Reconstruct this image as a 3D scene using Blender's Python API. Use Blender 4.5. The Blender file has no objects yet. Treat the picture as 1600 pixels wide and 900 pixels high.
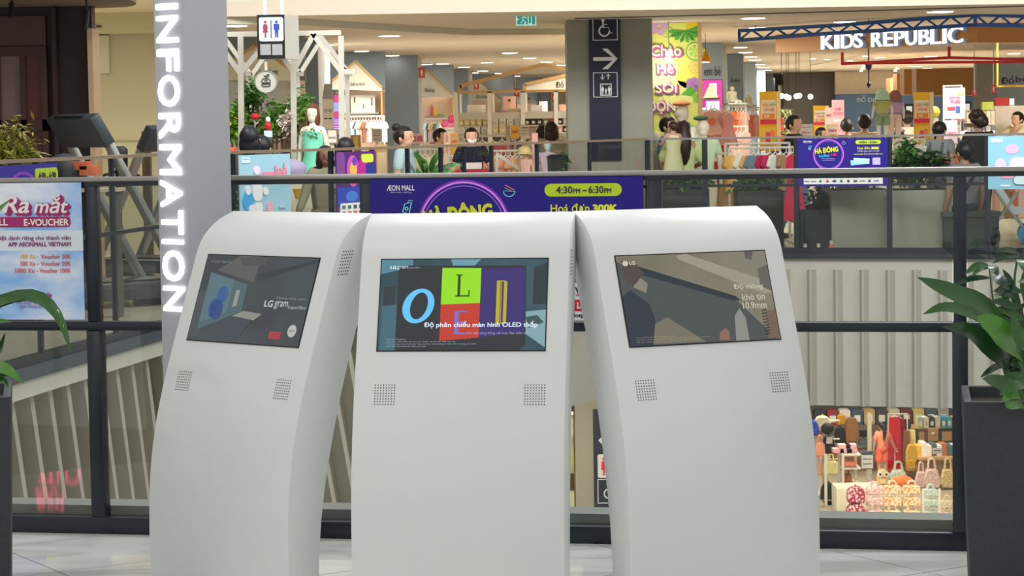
import bpy, bmesh, math, random
from mathutils import Vector, Matrix, Euler

# ---------------------------------------------------------------- camera, world, lights, exposure
SC = bpy.context.scene
COL = SC.collection
PI = math.pi
FPX, PITCH, ROLL, EYE = 3646.5, 0.0689, 0.0159, 1.5
cam_data = bpy.data.cameras.new('camera')
cam_data.sensor_width = 36.0
cam_data.lens = FPX / 1600 * 36.0
cam_data.clip_start, cam_data.clip_end = 0.2, 400
cam = bpy.data.objects.new('camera', cam_data)
COL.objects.link(cam)
CAMROT = (Matrix.Rotation(PI / 2 - PITCH, 3, 'X') @ Matrix.Rotation(-ROLL, 3, 'Z'))
cam.matrix_world = Matrix.Translation((0, 0, EYE)) @ CAMROT.to_4x4()
SC.camera = cam

world = bpy.data.worlds.new('mall_ambient')
SC.world = world
world.use_nodes = True
bg = world.node_tree.nodes['Background']
bg.inputs[0].default_value = (1.0, 0.99, 0.965, 1)
bg.inputs[1].default_value = 0.66

def area(name, loc, size, power, color=(1, 1, 1), rot=(0, 0, 0), shape='SQUARE', spread=PI, sy=None):
    d = bpy.data.lights.new(name, 'AREA')
    d.shape = shape if sy is None else 'RECTANGLE'; d.size = size; d.energy = power; d.color = color; d.spread = spread
    if sy is not None: d.size_y = sy
    o = bpy.data.objects.new(name, d); COL.objects.link(o)
    o.location = loc; o.rotation_euler = rot
    return o
# unseen fill lamps added above and behind the camera for frontal kiosk light
for x, y, p in ((-5.0, 1.0, 85), (-2.5, -1.0, 45), (0.5, -1.5, 26), (2.5, -0.5, 16), (-1.9, 6.6, 9), (0.5, 7.6, 9), (2.2, 7.6, 9)):
    area('gallery_fill_lamp', (x, y, 3.7), 0.7, p, (1.0, 0.975, 0.94), shape='DISK')
# rows of shop ceiling lamps beyond the atrium, and those of the floor below
for x, y, p in ((-6, 32, 280), (-2, 36, 260), (2.2, 34, 300), (6, 33, 240), (9.5, 35, 240), (-4, 44, 340), (2, 46, 400), (8, 46, 460), (-1, 58, 400), (10, 55, 420), (6, 54, 400)):
    area('shop_ceiling_lamp', (x, y, 2.755), 1.6, p * 0.66, (1.0, 0.96, 0.90))
for x, y in ((5.0, 38.0), (8.5, 38.0), (6.5, 43.5), (1.5, 40.0), (6.5, 49.0), (0.9, 33.0)):  # last one is a fill added to brighten the lower pillar
    area('lower_shop_lamp_and_fill', (x, y, -1.9), 1.6, 230, (1.0, 0.90, 0.76))
for x, y, p in ((3.5, 15, 420), (-1.0, 14, 260), (7.0, 16, 300)):
    area('atrium_lamp', (x, y, 7.5), 2.5, p, (0.95, 0.98, 1.0))
for x in (-3.5, 0.5, 4.5, 8.0):                       # unseen fill lamps added to front-light the people and goods opposite
    area('far_side_fill', (x, 19.5, 5.2), 1.6, 170, (1.0, 0.98, 0.95), rot=(math.radians(62), 0, 0))
area('gym_ceiling_lamp', (-5.0, 26.0, 2.9), 1.5, 180, (1.0, 0.96, 0.86))

SC.view_settings.view_transform = 'Standard'
SC.view_settings.look = 'None'
SC.view_settings.exposure = 0.0
SC.view_settings.gamma = 1.0
SC.view_settings.use_curve_mapping = False

# ---------------------------------------------------------------- helpers
def P(px, py, Y):
    """world point seen at pixel (px, py) of the 1600x900 frame, standing Y metres into the scene"""
    d = CAMROT @ Vector(((px - 800) / FPX, (450 - py) / FPX, -1.0))
    return Vector((0, 0, EYE)) + d * (Y / d.y)
def PX(px, Y, py=250): return P(px, py, Y).x
def PZ(py, Y, px=800): return P(px, py, Y).z
def R(x0, y0, x1, y1, Y):
    """pixel rectangle -> (x0, z0, x1, z1) in metres at depth Y"""
    xm, ym = (x0 + x1) / 2, (y0 + y1) / 2
    return P(x0, ym, Y).x, P(xm, y1, Y).z, P(x1, ym, Y).x, P(xm, y0, Y).z

ORD = ['first', 'second', 'third', 'fourth', 'fifth', 'sixth', 'seventh', 'eighth', 'ninth', 'tenth', 'eleventh', 'twelfth', 'thirteenth', 'fourteenth', 'fifteenth', 'sixteenth', 'seventeenth', 'eighteenth', 'nineteenth', 'twentieth'] + ['twenty-' + w for w in ('first', 'second', 'third', 'fourth', 'fifth', 'sixth', 'seventh', 'eighth', 'ninth')]
def lin(h):
    h = h.lstrip('#')
    out = []
    for i in (0, 2, 4):
        c = int(h[i:i + 2], 16) / 255
        out.append(c / 12.92 if c <= 0.04045 else ((c + 0.055) / 1.055) ** 2.4)
    return out
MATS = {}
def M(h, rough=0.6, metal=0.0, emit=0.0, var=0.08, scale=9.0, gain=1.3, spec=0.4, coat=0.0, name='paint'):
    key = (h, rough, metal, emit, var, scale, gain, spec, coat, name)
    if key in MATS: return MATS[key]
    m = bpy.data.materials.new(name + '_' + h.lstrip('#'))
    m.use_nodes = True
    nt = m.node_tree; b = nt.nodes['Principled BSDF']
    c = lin(h)
    if not emit: c = [min(0.9, v * gain) for v in c]
    tc = nt.nodes.new('ShaderNodeTexCoord')
    nz = nt.nodes.new('ShaderNodeTexNoise'); nz.inputs['Scale'].default_value = scale; nz.inputs['Detail'].default_value = 2
    nt.links.new(tc.outputs['Object'], nz.inputs['Vector'])
    mx = nt.nodes.new('ShaderNodeMix'); mx.data_type = 'RGBA'
    mx.inputs[6].default_value = [v * (1 - var) for v in c] + [1]
    mx.inputs[7].default_value = [min(1, v * (1 + var)) for v in c] + [1]
    nt.links.new(nz.outputs['Fac'], mx.inputs[0])
    nt.links.new(mx.outputs[2], b.inputs['Base Color'])
    b.inputs['Roughness'].default_value = rough
    b.inputs['Metallic'].default_value = metal
    b.inputs['Specular IOR Level'].default_value = spec
    b.inputs['Coat Weight'].default_value = coat
    if emit:
        nt.links.new(mx.outputs[2], b.inputs['Emission Color'])
        b.inputs['Emission Strength'].default_value = emit
        dk = nt.nodes.new('ShaderNodeRGB'); dk.outputs[0].default_value = (0.02, 0.02, 0.02, 1)
        nt.links.new(dk.outputs[0], b.inputs['Base Color'])
    MATS[key] = m
    return m
def glass_mat(name, tint, gloss=0.06, rough=0.0, ior=1.45):
    m = bpy.data.materials.new(name); m.use_nodes = True
    nt = m.node_tree; nt.nodes.clear()
    out = nt.nodes.new('ShaderNodeOutputMaterial')
    tr = nt.nodes.new('ShaderNodeBsdfTransparent')
    nz = nt.nodes.new('ShaderNodeTexNoise'); nz.inputs['Scale'].default_value = 3
    mxc = nt.nodes.new('ShaderNodeMix'); mxc.data_type = 'RGBA'
    mxc.inputs[6].default_value = [t * 0.98 for t in tint] + [1]; mxc.inputs[7].default_value = list(tint) + [1]
    nt.links.new(nz.outputs['Fac'], mxc.inputs[0]); nt.links.new(mxc.outputs[2], tr.inputs[0])
    gl = nt.nodes.new('ShaderNodeBsdfGlossy'); gl.inputs['Roughness'].default_value = rough
    gl.inputs[0].default_value = (0.95, 0.98, 0.97, 1)
    fr = nt.nodes.new('ShaderNodeFresnel'); fr.inputs[0].default_value = ior
    mul = nt.nodes.new('ShaderNodeMath'); mul.operation = 'ADD'; mul.inputs[1].default_value = gloss - 0.04
    mul.use_clamp = True
    nt.links.new(fr.outputs[0], mul.inputs[0])
    ms = nt.nodes.new('ShaderNodeMixShader')
    ge = nt.nodes.new('ShaderNodeNewGeometry'); front = nt.nodes.new('ShaderNodeMath'); front.operation = 'SUBTRACT'; front.inputs[0].default_value = 1.0
    nt.links.new(ge.outputs['Backfacing'], front.inputs[1]); both = nt.nodes.new('ShaderNodeMath'); both.operation = 'MULTIPLY'
    nt.links.new(mul.outputs[0], both.inputs[0]); nt.links.new(front.outputs[0], both.inputs[1])
    nt.links.new(both.outputs[0], ms.inputs[0]); nt.links.new(tr.outputs[0], ms.inputs[1]); nt.links.new(gl.outputs[0], ms.inputs[2])
    nt.links.new(ms.outputs[0], out.inputs[0])
    return m

class MB:
    """collects geometry and links it as ONE mesh object"""
    def __init__(s): s.v = []; s.f = []
    def add(s, vs, fs):
        n = len(s.v); s.v += [tuple(v) for v in vs]; s.f += [tuple(i + n for i in f) for f in fs]; return s
    def box(s, x0, y0, z0, x1, y1, z1):
        return s.add([(x0, y0, z0), (x1, y0, z0), (x1, y1, z0), (x0, y1, z0), (x0, y0, z1), (x1, y0, z1), (x1, y1, z1), (x0, y1, z1)],
                     [(0, 3, 2, 1), (4, 5, 6, 7), (0, 1, 5, 4), (1, 2, 6, 5), (2, 3, 7, 6), (3, 0, 4, 7)])
    def obox(s, c, size, rot=(0, 0, 0)):
        m = Euler(rot).to_matrix(); c = Vector(c); a, b, d = [v / 2 for v in size]
        vs = [c + m @ Vector((x * a, y * b, z * d)) for z in (-1, 1) for x, y in ((-1, -1), (1, -1), (1, 1), (-1, 1))]
        return s.add(vs, [(0, 3, 2, 1), (4, 5, 6, 7), (0, 1, 5, 4), (1, 2, 6, 5), (2, 3, 7, 6), (3, 0, 4, 7)])
    def tube(s, pts, rad, n=8, cap=True):
        pts = [Vector(p) for p in pts]
        if not hasattr(rad, '__len__'): rad = [rad] * len(pts)
        rings = []; up = None
        for i, p in enumerate(pts):
            d = (pts[min(i + 1, len(pts) - 1)] - pts[max(i - 1, 0)]).normalized()
            if up is None: up = Vector((0, 0, 1)) if abs(d.z) < 0.9 else Vector((0, 1, 0))
            a = d.cross(up)
            if a.length < 1e-5: a = d.cross(Vector((1, 0, 0)))
            a.normalize(); b = a.cross(d).normalized(); up = b
            rings.append([p + (a * math.cos(t) + b * math.sin(t)) * rad[i] for t in [k * 2 * PI / n + PI / n for k in range(n)]])
        vs = [v for r in rings for v in r]; fs = []
        for i in range(len(pts) - 1):
            for k in range(n):
                fs.append((i * n + k, i * n + (k + 1) % n, (i + 1) * n + (k + 1) % n, (i + 1) * n + k))
        if cap: fs += [tuple(range(n))[::-1], tuple((len(pts) - 1) * n + k for k in range(n))]
        return s.add(vs, fs)
    def bar(s, p, q, w, h=None):
        """square bar"""
        p, q = Vector(p), Vector(q); h = h or w
        d = (q - p).normalized(); up = Vector((0, 0, 1)) if abs(d.z) < 0.95 else Vector((0, 1, 0))
        a = d.cross(up).normalized() * w / 2; b = a.cross(d).normalized() * h / 2
        vs = [p - a - b, p + a - b, p + a + b, p - a + b, q - a - b, q + a - b, q + a + b, q - a + b]
        return s.add(vs, [(0, 3, 2, 1), (4, 5, 6, 7), (0, 1, 5, 4), (1, 2, 6, 5), (2, 3, 7, 6), (3, 0, 4, 7)])
    def lathe(s, prof, n=16, c=(0, 0, 0), sx=1, sy=1):
        c = Vector(c); vs = []; fs = []
        for r, z in prof:
            vs += [c + Vector((r * sx * math.cos(k * 2 * PI / n), r * sy * math.sin(k * 2 * PI / n), z)) for k in range(n)]
        for i in range(len(prof) - 1):
            for k in range(n): fs.append((i * n + k, i * n + (k + 1) % n, (i + 1) * n + (k + 1) % n, (i + 1) * n + k))
        fs += [tuple(range(n))[::-1], tuple((len(prof) - 1) * n + k for k in range(n))]
        return s.add(vs, fs)
    def ell(s, c, r, n=12, m=8, rot=None, zmin=None):
        c = Vector(c); vs = []; fs = []
        mm = Euler(rot).to_matrix() if rot else Matrix.Identity(3)
        if not hasattr(r, '__len__'): r = (r, r, r)
        for j in range(m + 1):
            t = -PI / 2 + PI * j / m
            rr = max(math.cos(t), 0.02)
            vs += [c + mm @ Vector((r[0] * rr * math.cos(k * 2 * PI / n), r[1] * rr * math.sin(k * 2 * PI / n), r[2] * math.sin(t))) for k in range(n)]
        for j in range(m):
            for k in range(n): fs.append((j * n + k, j * n + (k + 1) % n, (j + 1) * n + (k + 1) % n, (j + 1) * n + k))
        fs += [tuple(range(n))[::-1], tuple(m * n + k for k in range(n))]
        return s.add(vs, fs)
    def prism(s, poly, y0, y1):
        """polygon in x,z extruded along y"""
        n = len(poly)
        vs = [(x, y0, z) for x, z in poly] + [(x, y1, z) for x, z in poly]
        return s.add(vs, [tuple(range(n)), tuple(range(2 * n - 1, n - 1, -1))] + [(i, (i + 1) % n + 0, (i + 1) % n + n, i + n) for i in range(n)])
    def prismz(s, poly, z0, z1):
        n = len(poly)
        vs = [(x, y, z0) for x, y in poly] + [(x, y, z1) for x, y in poly]
        return s.add(vs, [tuple(range(n))[::-1], tuple(range(n, 2 * n))] + [(i, (i + 1) % n, (i + 1) % n + n, i + n) for i in range(n)])
    def prismx(s, poly, x0, x1):
        """polygon in y,z extruded along x"""
        n = len(poly)
        vs = [(x0, y, z) for y, z in poly] + [(x1, y, z) for y, z in poly]
        return s.add(vs, [tuple(range(n))[::-1], tuple(range(n, 2 * n))] + [(i, (i + 1) % n, (i + 1) % n + n, i + n) for i in range(n)])
    def ring(s, c, r0, r1, y0, y1, n=32, sx=1.0, a0=0.0, a1=2 * PI):
        """flat ring in the x,z plane with thickness along y"""
        full = abs(a1 - a0 - 2 * PI) < 1e-6; k = n if full else n + 1; vs = []
        for y in (y0, y1):
            for r in (r0, r1):
                vs += [(c[0] + r * sx * math.cos(a0 + (a1 - a0) * i / n), y, c[1] + r * math.sin(a0 + (a1 - a0) * i / n)) for i in range(k)]
        fs = []
        for i in range(n):
            j = (i + 1) % k
            fs += [(i, j, k + j, k + i), (2 * k + i, 3 * k + i, 3 * k + j, 2 * k + j), (k + i, k + j, 3 * k + j, 3 * k + i), (i, 2 * k + i, 2 * k + j, j)]
        return s.add(vs, fs)
    def disc(s, c, r, y0, y1, n=24, sx=1.0):
        return s.prism([(c[0] + r * sx * math.cos(i * 2 * PI / n), c[1] + r * math.sin(i * 2 * PI / n)) for i in range(n)], y0, y1)
    def rrect(s, x0, z0, x1, z1, r, y0, y1, n=5):
        pts = []
        for cx, cz, a in ((x1 - r, z1 - r, 0), (x0 + r, z1 - r, 90), (x0 + r, z0 + r, 180), (x1 - r, z0 + r, 270)):
            for i in range(n + 1):
                t = math.radians(a + 90 * i / n); pts.append((cx + r * math.cos(t), cz + r * math.sin(t)))
        return s.prism(pts, y0, y1)
    def xf(s, m):
        s.v = [tuple(m @ Vector(v)) for v in s.v]; return s
    def build(s, name, mat, parent=None, smooth=False, bevel=0.0, loc=None, rz=0.0, seg=2, ang=0.7):
        me = bpy.data.meshes.new(name)
        me.from_pydata(s.v, [], s.f)
        bm = bmesh.new(); bm.from_mesh(me)
        bmesh.ops.recalc_face_normals(bm, faces=bm.faces)
        if bevel:
            es = [e for e in bm.edges if len(e.link_faces) == 2 and e.calc_face_angle(0) > 0.5]
            bmesh.ops.bevel(bm, geom=es, offset=bevel, segments=seg, affect='EDGES', profile=0.5)
        bm.to_mesh(me); bm.free()
        if smooth or bevel:
            me.polygons.foreach_set('use_smooth', [True] * len(me.polygons))
            me.set_sharp_from_angle(angle=ang)
        me.materials.append(mat)
        o = bpy.data.objects.new(name, me); COL.objects.link(o)
        if parent is not None: o.parent = parent
        if loc is not None: o.location = loc
        if rz: o.rotation_euler = (0, 0, rz)
        return o

def tag(o, label, cat=None, group=None):
    o['label'] = label
    if cat: o['category'] = cat
    if group: o['group'] = group
    return o
def thing(name, label, cat, loc=(0, 0, 0), rz=0.0, group=None):
    o = bpy.data.objects.new(name, None); COL.objects.link(o)
    o.empty_display_size = 0.1
    o.location = loc; o.rotation_euler = (0, 0, rz)
    return tag(o, label, cat, group)
def one(name, mb, mat, label, cat, loc=(0, 0, 0), rz=0.0, group=None, **k):
    return tag(mb.build(name, mat, None, loc=loc, rz=rz, **k), label, cat, group)
def struct(name, mb, mat, **k):
    o = mb.build(name, mat, **k); o['kind'] = 'structure'; return o
def stuff(o): o['kind'] = 'stuff'; return o
def dup(root, loc, rz=None, label=None, group=None, scale=None):
    def cp(o, par):
        c = o.copy(); COL.objects.link(c)
        if par is not None: c.parent = par
        for ch in o.children: cp(ch, c)
        return c
    r = cp(root, None)
    r.location = loc
    if rz is not None: r.rotation_euler = (0, 0, rz)
    if label: r['label'] = label
    if group: r['group'] = group
    if scale: r.scale = scale
    return r
TXT = {}
def text(s, box, mat, parent, y=-0.003, ext=0.001, bold=0.0, name='lettering', rot=0.0, shear=0.0, fit=True, space=1.0, spin=None):
    """lettering fitted into box (x0, z0, x1, z1) in the x,z plane, facing -y"""
    key = (s, bold, shear, space)
    if key not in TXT:
        cu = bpy.data.curves.new('lettering', 'FONT'); cu.body = s; cu.size = 1; cu.shear = shear
        cu.space_character = space; cu.resolution_u = 3
        ob = bpy.data.objects.new('lettering', cu)
        me = bpy.data.meshes.new_from_object(ob)
        vs = [(v.co.x, v.co.y) for v in me.vertices]; fs = [tuple(p.vertices) for p in me.polygons]
        if bold:                                            # embolden: the same glyphs laid over one another a little apart
            k = 6 if bold < 0.04 else 12; n = len(vs); v0, f0 = list(vs), list(fs)
            for i in range(k):
                a, b = bold * math.cos(2 * PI * i / k), bold * math.sin(2 * PI * i / k)
                vs += [(x + a, z + b) for x, z in v0]; fs += [tuple(j + n * (i + 1) for j in f) for f in f0]
        bpy.data.objects.remove(ob); bpy.data.curves.remove(cu); bpy.data.meshes.remove(me)
        x0 = min(v[0] for v in vs); x1 = max(v[0] for v in vs); z0 = min(v[1] for v in vs); z1 = max(v[1] for v in vs)
        TXT[key] = ([((x - x0) / (x1 - x0), (z - z0) / (z1 - z0)) for x, z in vs], fs)
    vs, fs = TXT[key]
    x0, z0, x1, z1 = box; w, h = x1 - x0, z1 - z0; cx, cz = (x0 + x1) / 2, (z0 + z1) / 2
    pts = []
    for u, v in vs:
        a, b = (u - 0.5) * w, (v - 0.5) * h
        if rot: a, b = a * math.cos(rot) - b * math.sin(rot), a * math.sin(rot) + b * math.cos(rot)
        pts.append((cx + a, y, cz + b))
    if bold:
        n0 = len(vs) // (7 if bold < 0.04 else 13)
        pts = [(p[0], p[1] - (i // n0) * ext * 0.12, p[2]) for i, p in enumerate(pts)]
    mb = MB(); mb.v = pts; mb.f = list(fs)
    me = bpy.data.meshes.new(name); me.from_pydata(mb.v, [], mb.f)
    if ext:
        bm = bmesh.new(); bm.from_mesh(me)
        r = bmesh.ops.extrude_face_region(bm, geom=bm.faces[:])
        bmesh.ops.translate(bm, vec=(0, -ext, 0), verts=[g for g in r['geom'] if isinstance(g, bmesh.types.BMVert)])
        bmesh.ops.recalc_face_normals(bm, faces=bm.faces)
        bm.to_mesh(me); bm.free()
    me.materials.append(mat)
    o = bpy.data.objects.new(name, me); COL.objects.link(o)
    if parent is not None: o.parent = parent
    return o
def smoothstep(a, b, x):
    t = max(0.0, min(1.0, (x - a) / (b - a))); return t * t * (3 - 2 * t)
def catmull(pts, n):
    pts = [Vector(p) for p in pts]; out = []
    q = [pts[0] * 2 - pts[1]] + pts + [pts[-1] * 2 - pts[-2]]
    segs = len(pts) - 1
    for i in range(n + 1):
        t = i / n * segs; k = min(int(t), segs - 1); t -= k
        a, b, c, d = q[k:k + 4]
        out.append(0.5 * ((2 * b) + (c - a) * t + (2 * a - 5 * b + 4 * c - d) * t * t + (3 * b - a - 3 * c + d) * t ** 3))
    return out
def leaf_mb(pts, width, fold=0.25, n=12, side=None, wave=0.0, peak=0.45):
    """broad blade along a centre line, folded along its midrib, 1.5 mm thick"""
    mb = MB(); c = catmull(pts, n)
    up = side or Vector((0, -1, 0.4))
    vs = []
    for i, p in enumerate(c):
        t = i / n
        d = (c[min(i + 1, n)] - c[max(i - 1, 0)]).normalized()
        a = d.cross(up).normalized(); b = a.cross(d).normalized()
        w = width / 2 * max(0.04, math.sin(PI * min(1, t ** (math.log(0.5) / math.log(peak)))) ** 0.8)
        wv = wave * math.sin(t * 17) * width
        vs += [p + a * w + b * (w * fold + wv), p + a * w * 0.5 + b * w * fold * 0.4, p, p - a * w * 0.5 + b * w * fold * 0.4, p - a * w + b * (w * fold - wv)]
    fs = [(i * 5 + k, i * 5 + k + 1, i * 5 + k + 6, i * 5 + k + 5) for i in range(n) for k in range(4)]
    return mb.add(vs, fs)
def leaf_mat(dark, light, name):
    m = M(dark, 0.35, name=name, spec=0.5).copy(); m.name = name
    nt = m.node_tree; b = nt.nodes['Principled BSDF']
    w = nt.nodes.new('ShaderNodeTexWave'); w.inputs['Scale'].default_value = 30; w.inputs['Distortion'].default_value = 3
    mx = nt.nodes.new('ShaderNodeMix'); mx.data_type = 'RGBA'
    mx.inputs[6].default_value = lin(dark) + [1]; mx.inputs[7].default_value = lin(light) + [1]
    nt.links.new(w.outputs['Fac'], mx.inputs[0]); nt.links.new(mx.outputs[2], b.inputs['Base Color'])
    b.inputs['Coat Weight'].default_value = 0.15
    return m
# ---------------------------------------------------------------- near gallery: floor of marble tiles, kerb
def marble():
    m = bpy.data.materials.new('white_marble'); m.use_nodes = True
    nt = m.node_tree; b = nt.nodes['Principled BSDF']
    tc = nt.nodes.new('ShaderNodeNewGeometry')
    mp = nt.nodes.new('ShaderNodeMapping'); mp.inputs['Scale'].default_value = (0.5, 1.6, 1); mp.inputs['Rotation'].default_value = (0, 0, 0.5)
    nz = nt.nodes.new('ShaderNodeTexNoise'); nz.inputs['Scale'].default_value = 2.2; nz.inputs['Detail'].default_value = 6; nz.inputs['Distortion'].default_value = 1.2
    cr = nt.nodes.new('ShaderNodeValToRGB')
    cr.color_ramp.elements[0].position = 0.36; cr.color_ramp.elements[0].color = (0.62, 0.64, 0.60, 1)
    cr.color_ramp.elements[1].position = 0.56; cr.color_ramp.elements[1].color = (0.92, 0.93, 0.89, 1)
    nt.links.new(tc.outputs['Position'], mp.inputs[0]); nt.links.new(mp.outputs[0], nz.inputs['Vector'])
    nt.links.new(nz.outputs['Fac'], cr.inputs[0]); nt.links.new(cr.outputs[0], b.inputs['Base Color'])
    b.inputs['Roughness'].default_value = 0.035; b.inputs['Specular IOR Level'].default_value = 0.5
    return m
MARBLE = marble()
RX0, RY0, RDX, RDY = -1.5604, 8.7126, 1.0386, -0.2105          # first balustrade post and the step to the next
RAIL_ANG = math.atan2(RDY, RDX); RSTEP = math.hypot(RDX, RDY)
def railpt(t, off=0.0):
    """point on the balustrade line, t in posts, off metres behind it"""
    return RX0 + RDX * t - math.sin(RAIL_ANG) * off, RY0 + RDY * t + math.cos(RAIL_ANG) * off
a0, a1 = railpt(-3, 0.19), railpt(7, 0.19)
floor = struct('floor', MB().prismz([(a0[0], -3), (a1[0], -3), a1, a0], -0.30, -0.006), M('#2c2d2c', 0.8, gain=0.8, name='grout'))
TS = 0.59; ta = math.radians(32); e1 = Vector((math.sin(ta), -math.cos(ta))); e2 = Vector((math.sin(ta - PI / 2), -math.cos(ta - PI / 2)))
rows = {}
for i in range(-9, 3):
    for j in range(-4, 8):
        s1, s2 = -5.79 + TS * i, -2.87 - TS * j
        q = []
        for da, db in ((0.004, 0.004), (TS - 0.004, 0.004), (TS - 0.004, TS - 0.004), (0.004, TS - 0.004)):
            u, v = s1 + da, s2 + db
            q.append((e1 * u + e2 * v))
        cx, cy = sum((p.x for p in q)) / 4, sum((p.y for p in q)) / 4
        if not (-2.6 < cx < 2.6 and 6.2 < cy < 9.4): continue
        def inside(p):                                  # clip the tile to the line of the kerb
            return (p.x - RX0) * -math.sin(RAIL_ANG) + (p.y - RY0) * math.cos(RAIL_ANG) - 0.05
        out = []
        for k in range(4):
            p, r = q[k], q[(k + 1) % 4]; dp, dr = inside(p), inside(r)
            if dp <= 0: out.append(p)
            if dp * dr < 0: out.append(p + (r - p) * (dp / (dp - dr)))
        if len(out) < 3: continue
        MB().prismz([(p.x, p.y) for p in out], -0.012, 0.0).build('floor_tile', MARBLE, floor)
MB().box(-12, -3, -0.012, 12, 6.0, -0.001).build('floor_paving', MARBLE, floor)
kb = [railpt(-3, 0.05), railpt(7, 0.05), railpt(7, 0.2), railpt(-3, 0.2)]
struct('trim_1', MB().prismz(kb, -0.25, 0.095), M('#83877f', 0.5, name='kerb_stone'))

# ---------------------------------------------------------------- near balustrade
BLK = M('#0d1822', 0.35, var=0.15, name='black_steel', spec=0.5)
STEEL = M('#9a9892', 0.30, 0.85, gain=1.0, name='brushed_steel')
GLASS = glass_mat('clear_glass', (0.84, 0.855, 0.84), 0.045)
rail = thing('glass_balustrade', 'near glass balustrade with black posts and steel handrail behind the three white kiosks', 'railing', (RX0, RY0, 0), RAIL_ANG)
L0, L1 = -RSTEP * 1.2, RSTEP * 4.3
mb = MB(); mb.box(L0, -0.034, 1.320, L1, 0.034, 1.338); mb.build('handrail', STEEL, rail, bevel=0.004)
MB().box(L0, -0.022, 1.304, L1, 0.022, 1.3195).build('handrail_channel', BLK, rail)
mb = MB(); mb.box(L0, -0.025, 0.765, L1, 0.025, 0.800); mb.build('middle_rail', BLK, rail, bevel=0.006)
mb = MB(); mb.box(L0, -0.035, 0.0, L1, 0.030, 0.064); mb.build('bottom_rail', BLK, rail, bevel=0.004)
for i in range(-1, 5):
    x = RSTEP * i
    mb = MB(); mb.box(x - 0.022, -0.024, 0.80, x + 0.022, 0.024, 1.304); mb.box(x - 0.027, -0.030, 0.0, x + 0.027, 0.028, 0.765)
    mb.build('post', BLK, rail, bevel=0.002)
    if i < 4:
        for z0, z1 in ((0.064, 0.765), (0.80, 1.304)):
            MB().box(x + 0.027, 0.002, z0, x + RSTEP - 0.027, 0.010, z1).build('glass_pane', GLASS, rail)

# ---------------------------------------------------------------- kiosks
KWHITE = M('#dfe1df', 0.38, gain=1.0, var=0.015, name='kiosk_white', spec=0.4)
HOLE = M('#3a3c3c', 0.8, gain=0.5, name='speaker_hole')
FRAME = M('#15181a', 0.3, gain=0.8, name='screen_frame')
zf = [i * 0.01 for i in range(0, 123)]
def tilt(z):
    if z < 1.075: return 0.364 * smoothstep(0.10, 0.80, z)
    return 0.364 + 0.55 * smoothstep(1.075, 1.19, z) + 0.35 * smoothstep(1.17, 1.225, z)
front = [(0.0, 0.0)]; yy = 0.0
for k in range(1, len(zf)):
    yy += math.tan(tilt((zf[k] + zf[k - 1]) / 2)) * 0.01; front.append((yy, zf[k]))
def yfront(z):
    k = min(int(z / 0.01), len(front) - 2); t = z / 0.01 - k
    return front[k][0] * (1 - t) + front[k + 1][0] * t
ZC = 0.9444; YS = yfront(ZC)
fp = [f for i, f in enumerate(front) if i % 4 == 0 or f[1] > 1.06]
ytop = fp[-1][0]
back = [(ytop + 0.016, 1.2265), (ytop + 0.034, 1.218), (ytop + 0.047, 1.200), (ytop + 0.050, 1.17), (ytop + 0.046, 1.11)]
bz = [1.05, 0.95, 0.85, 0.75, 0.65, 0.55, 0.45, 0.35, 0.25, 0.15, 0.0]
yb0 = ytop + 0.046
for z in bz:
    y_par = yfront(z) + 0.135 + 0.045 * smoothstep(0.0, 0.6, z) + 0.02 * smoothstep(0.8, 1.1, z)
    back.append((min(yb0, y_par) if z > 0.9 else y_par, z))
KPROF = fp + back
KW = 0.668
def on_screen(parent):
    """empty-free frame of the tilted screen: matrix from screen (x, y, z) to kiosk coordinates"""
    return Matrix.Translation((0, YS, ZC)) @ Matrix.Rotation(-0.364, 4, 'X')
SW, SH = 0.53, 0.298
def place(o, mat):
    o.data.transform(mat); return o
def dots(xc, zc, nx, nz, step, r, side=None):
    mb = MB()
    for i in range(nx):
        for j in range(nz):
            a, b = (i - (nx - 1) / 2) * step, (j - (nz - 1) / 2) * step
            if side is None:
                t = tilt(zc); z = zc + b * math.cos(t); c = Vector((xc + a, yfront(z) - 0.0012, z)); u = Vector((1, 0, 0)); w = Vector((0, math.sin(t), math.cos(t)))
            else:
                t = tilt(zc); c = Vector((side * (KW / 2 + 0.0008), xc + a + b * math.tan(t), zc + b)); u = Vector((0, 1, 0)); w = Vector((0, 0, 1))
            mb.add([c + (u * math.cos(k * PI / 3) + w * math.sin(k * PI / 3)) * r for k in range(6)], [(0, 1, 2, 3, 4, 5)])
    return mb
def kiosk(X, Y, yaw, label):
    c, s = math.cos(yaw), math.sin(yaw)
    k = thing('information_kiosk', label, 'kiosk', (X + s * YS, Y - c * YS, 0), yaw, 'white curved information kiosks')
    MB().prismx(KPROF, -KW / 2, KW / 2).build('body', KWHITE, k, bevel=0.005, ang=0.5)
    m = on_screen(k)
    f = MB(); b = 0.0035
    f.box(-SW / 2 - b, -0.003, -SH / 2 - b, SW / 2 + b, 0.01, SH / 2 + b)
    fo = place(f.build('screen_bezel', FRAME, k), m)
    for sx in (-0.235, 0.238):
        stuff(dots(sx, 0.672, 8, 8, 0.0088, 0.0020).build('speaker_grille', HOLE, k))
    stuff(dots(0.285, 1.07, 5, 8, 0.0105, 0.0026, side=1).build('speaker_grille', HOLE, k))
    MB().box(-KW / 2 + 0.02, 0.02, 0.0, KW / 2 - 0.02, 0.12, 0.004).build('base_plate', FRAME, k)
    return k, m
def scr(px, py):          # fraction of the screen (0..1, 0..1 from top left) to screen metres
    return (px - 0.5) * SW, (0.5 - py) * SH
def spoly(k, m, name, pts, h, layer, emit=1.0, var=0.05):
    mb = MB(); mb.prism([scr(*p) for p in pts], -0.0034 - 0.0003 * layer, -0.003)
    return place(mb.build(name, M(h, 0.15, emit=emit, var=var, name='screen_glow'), k), m)
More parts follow.
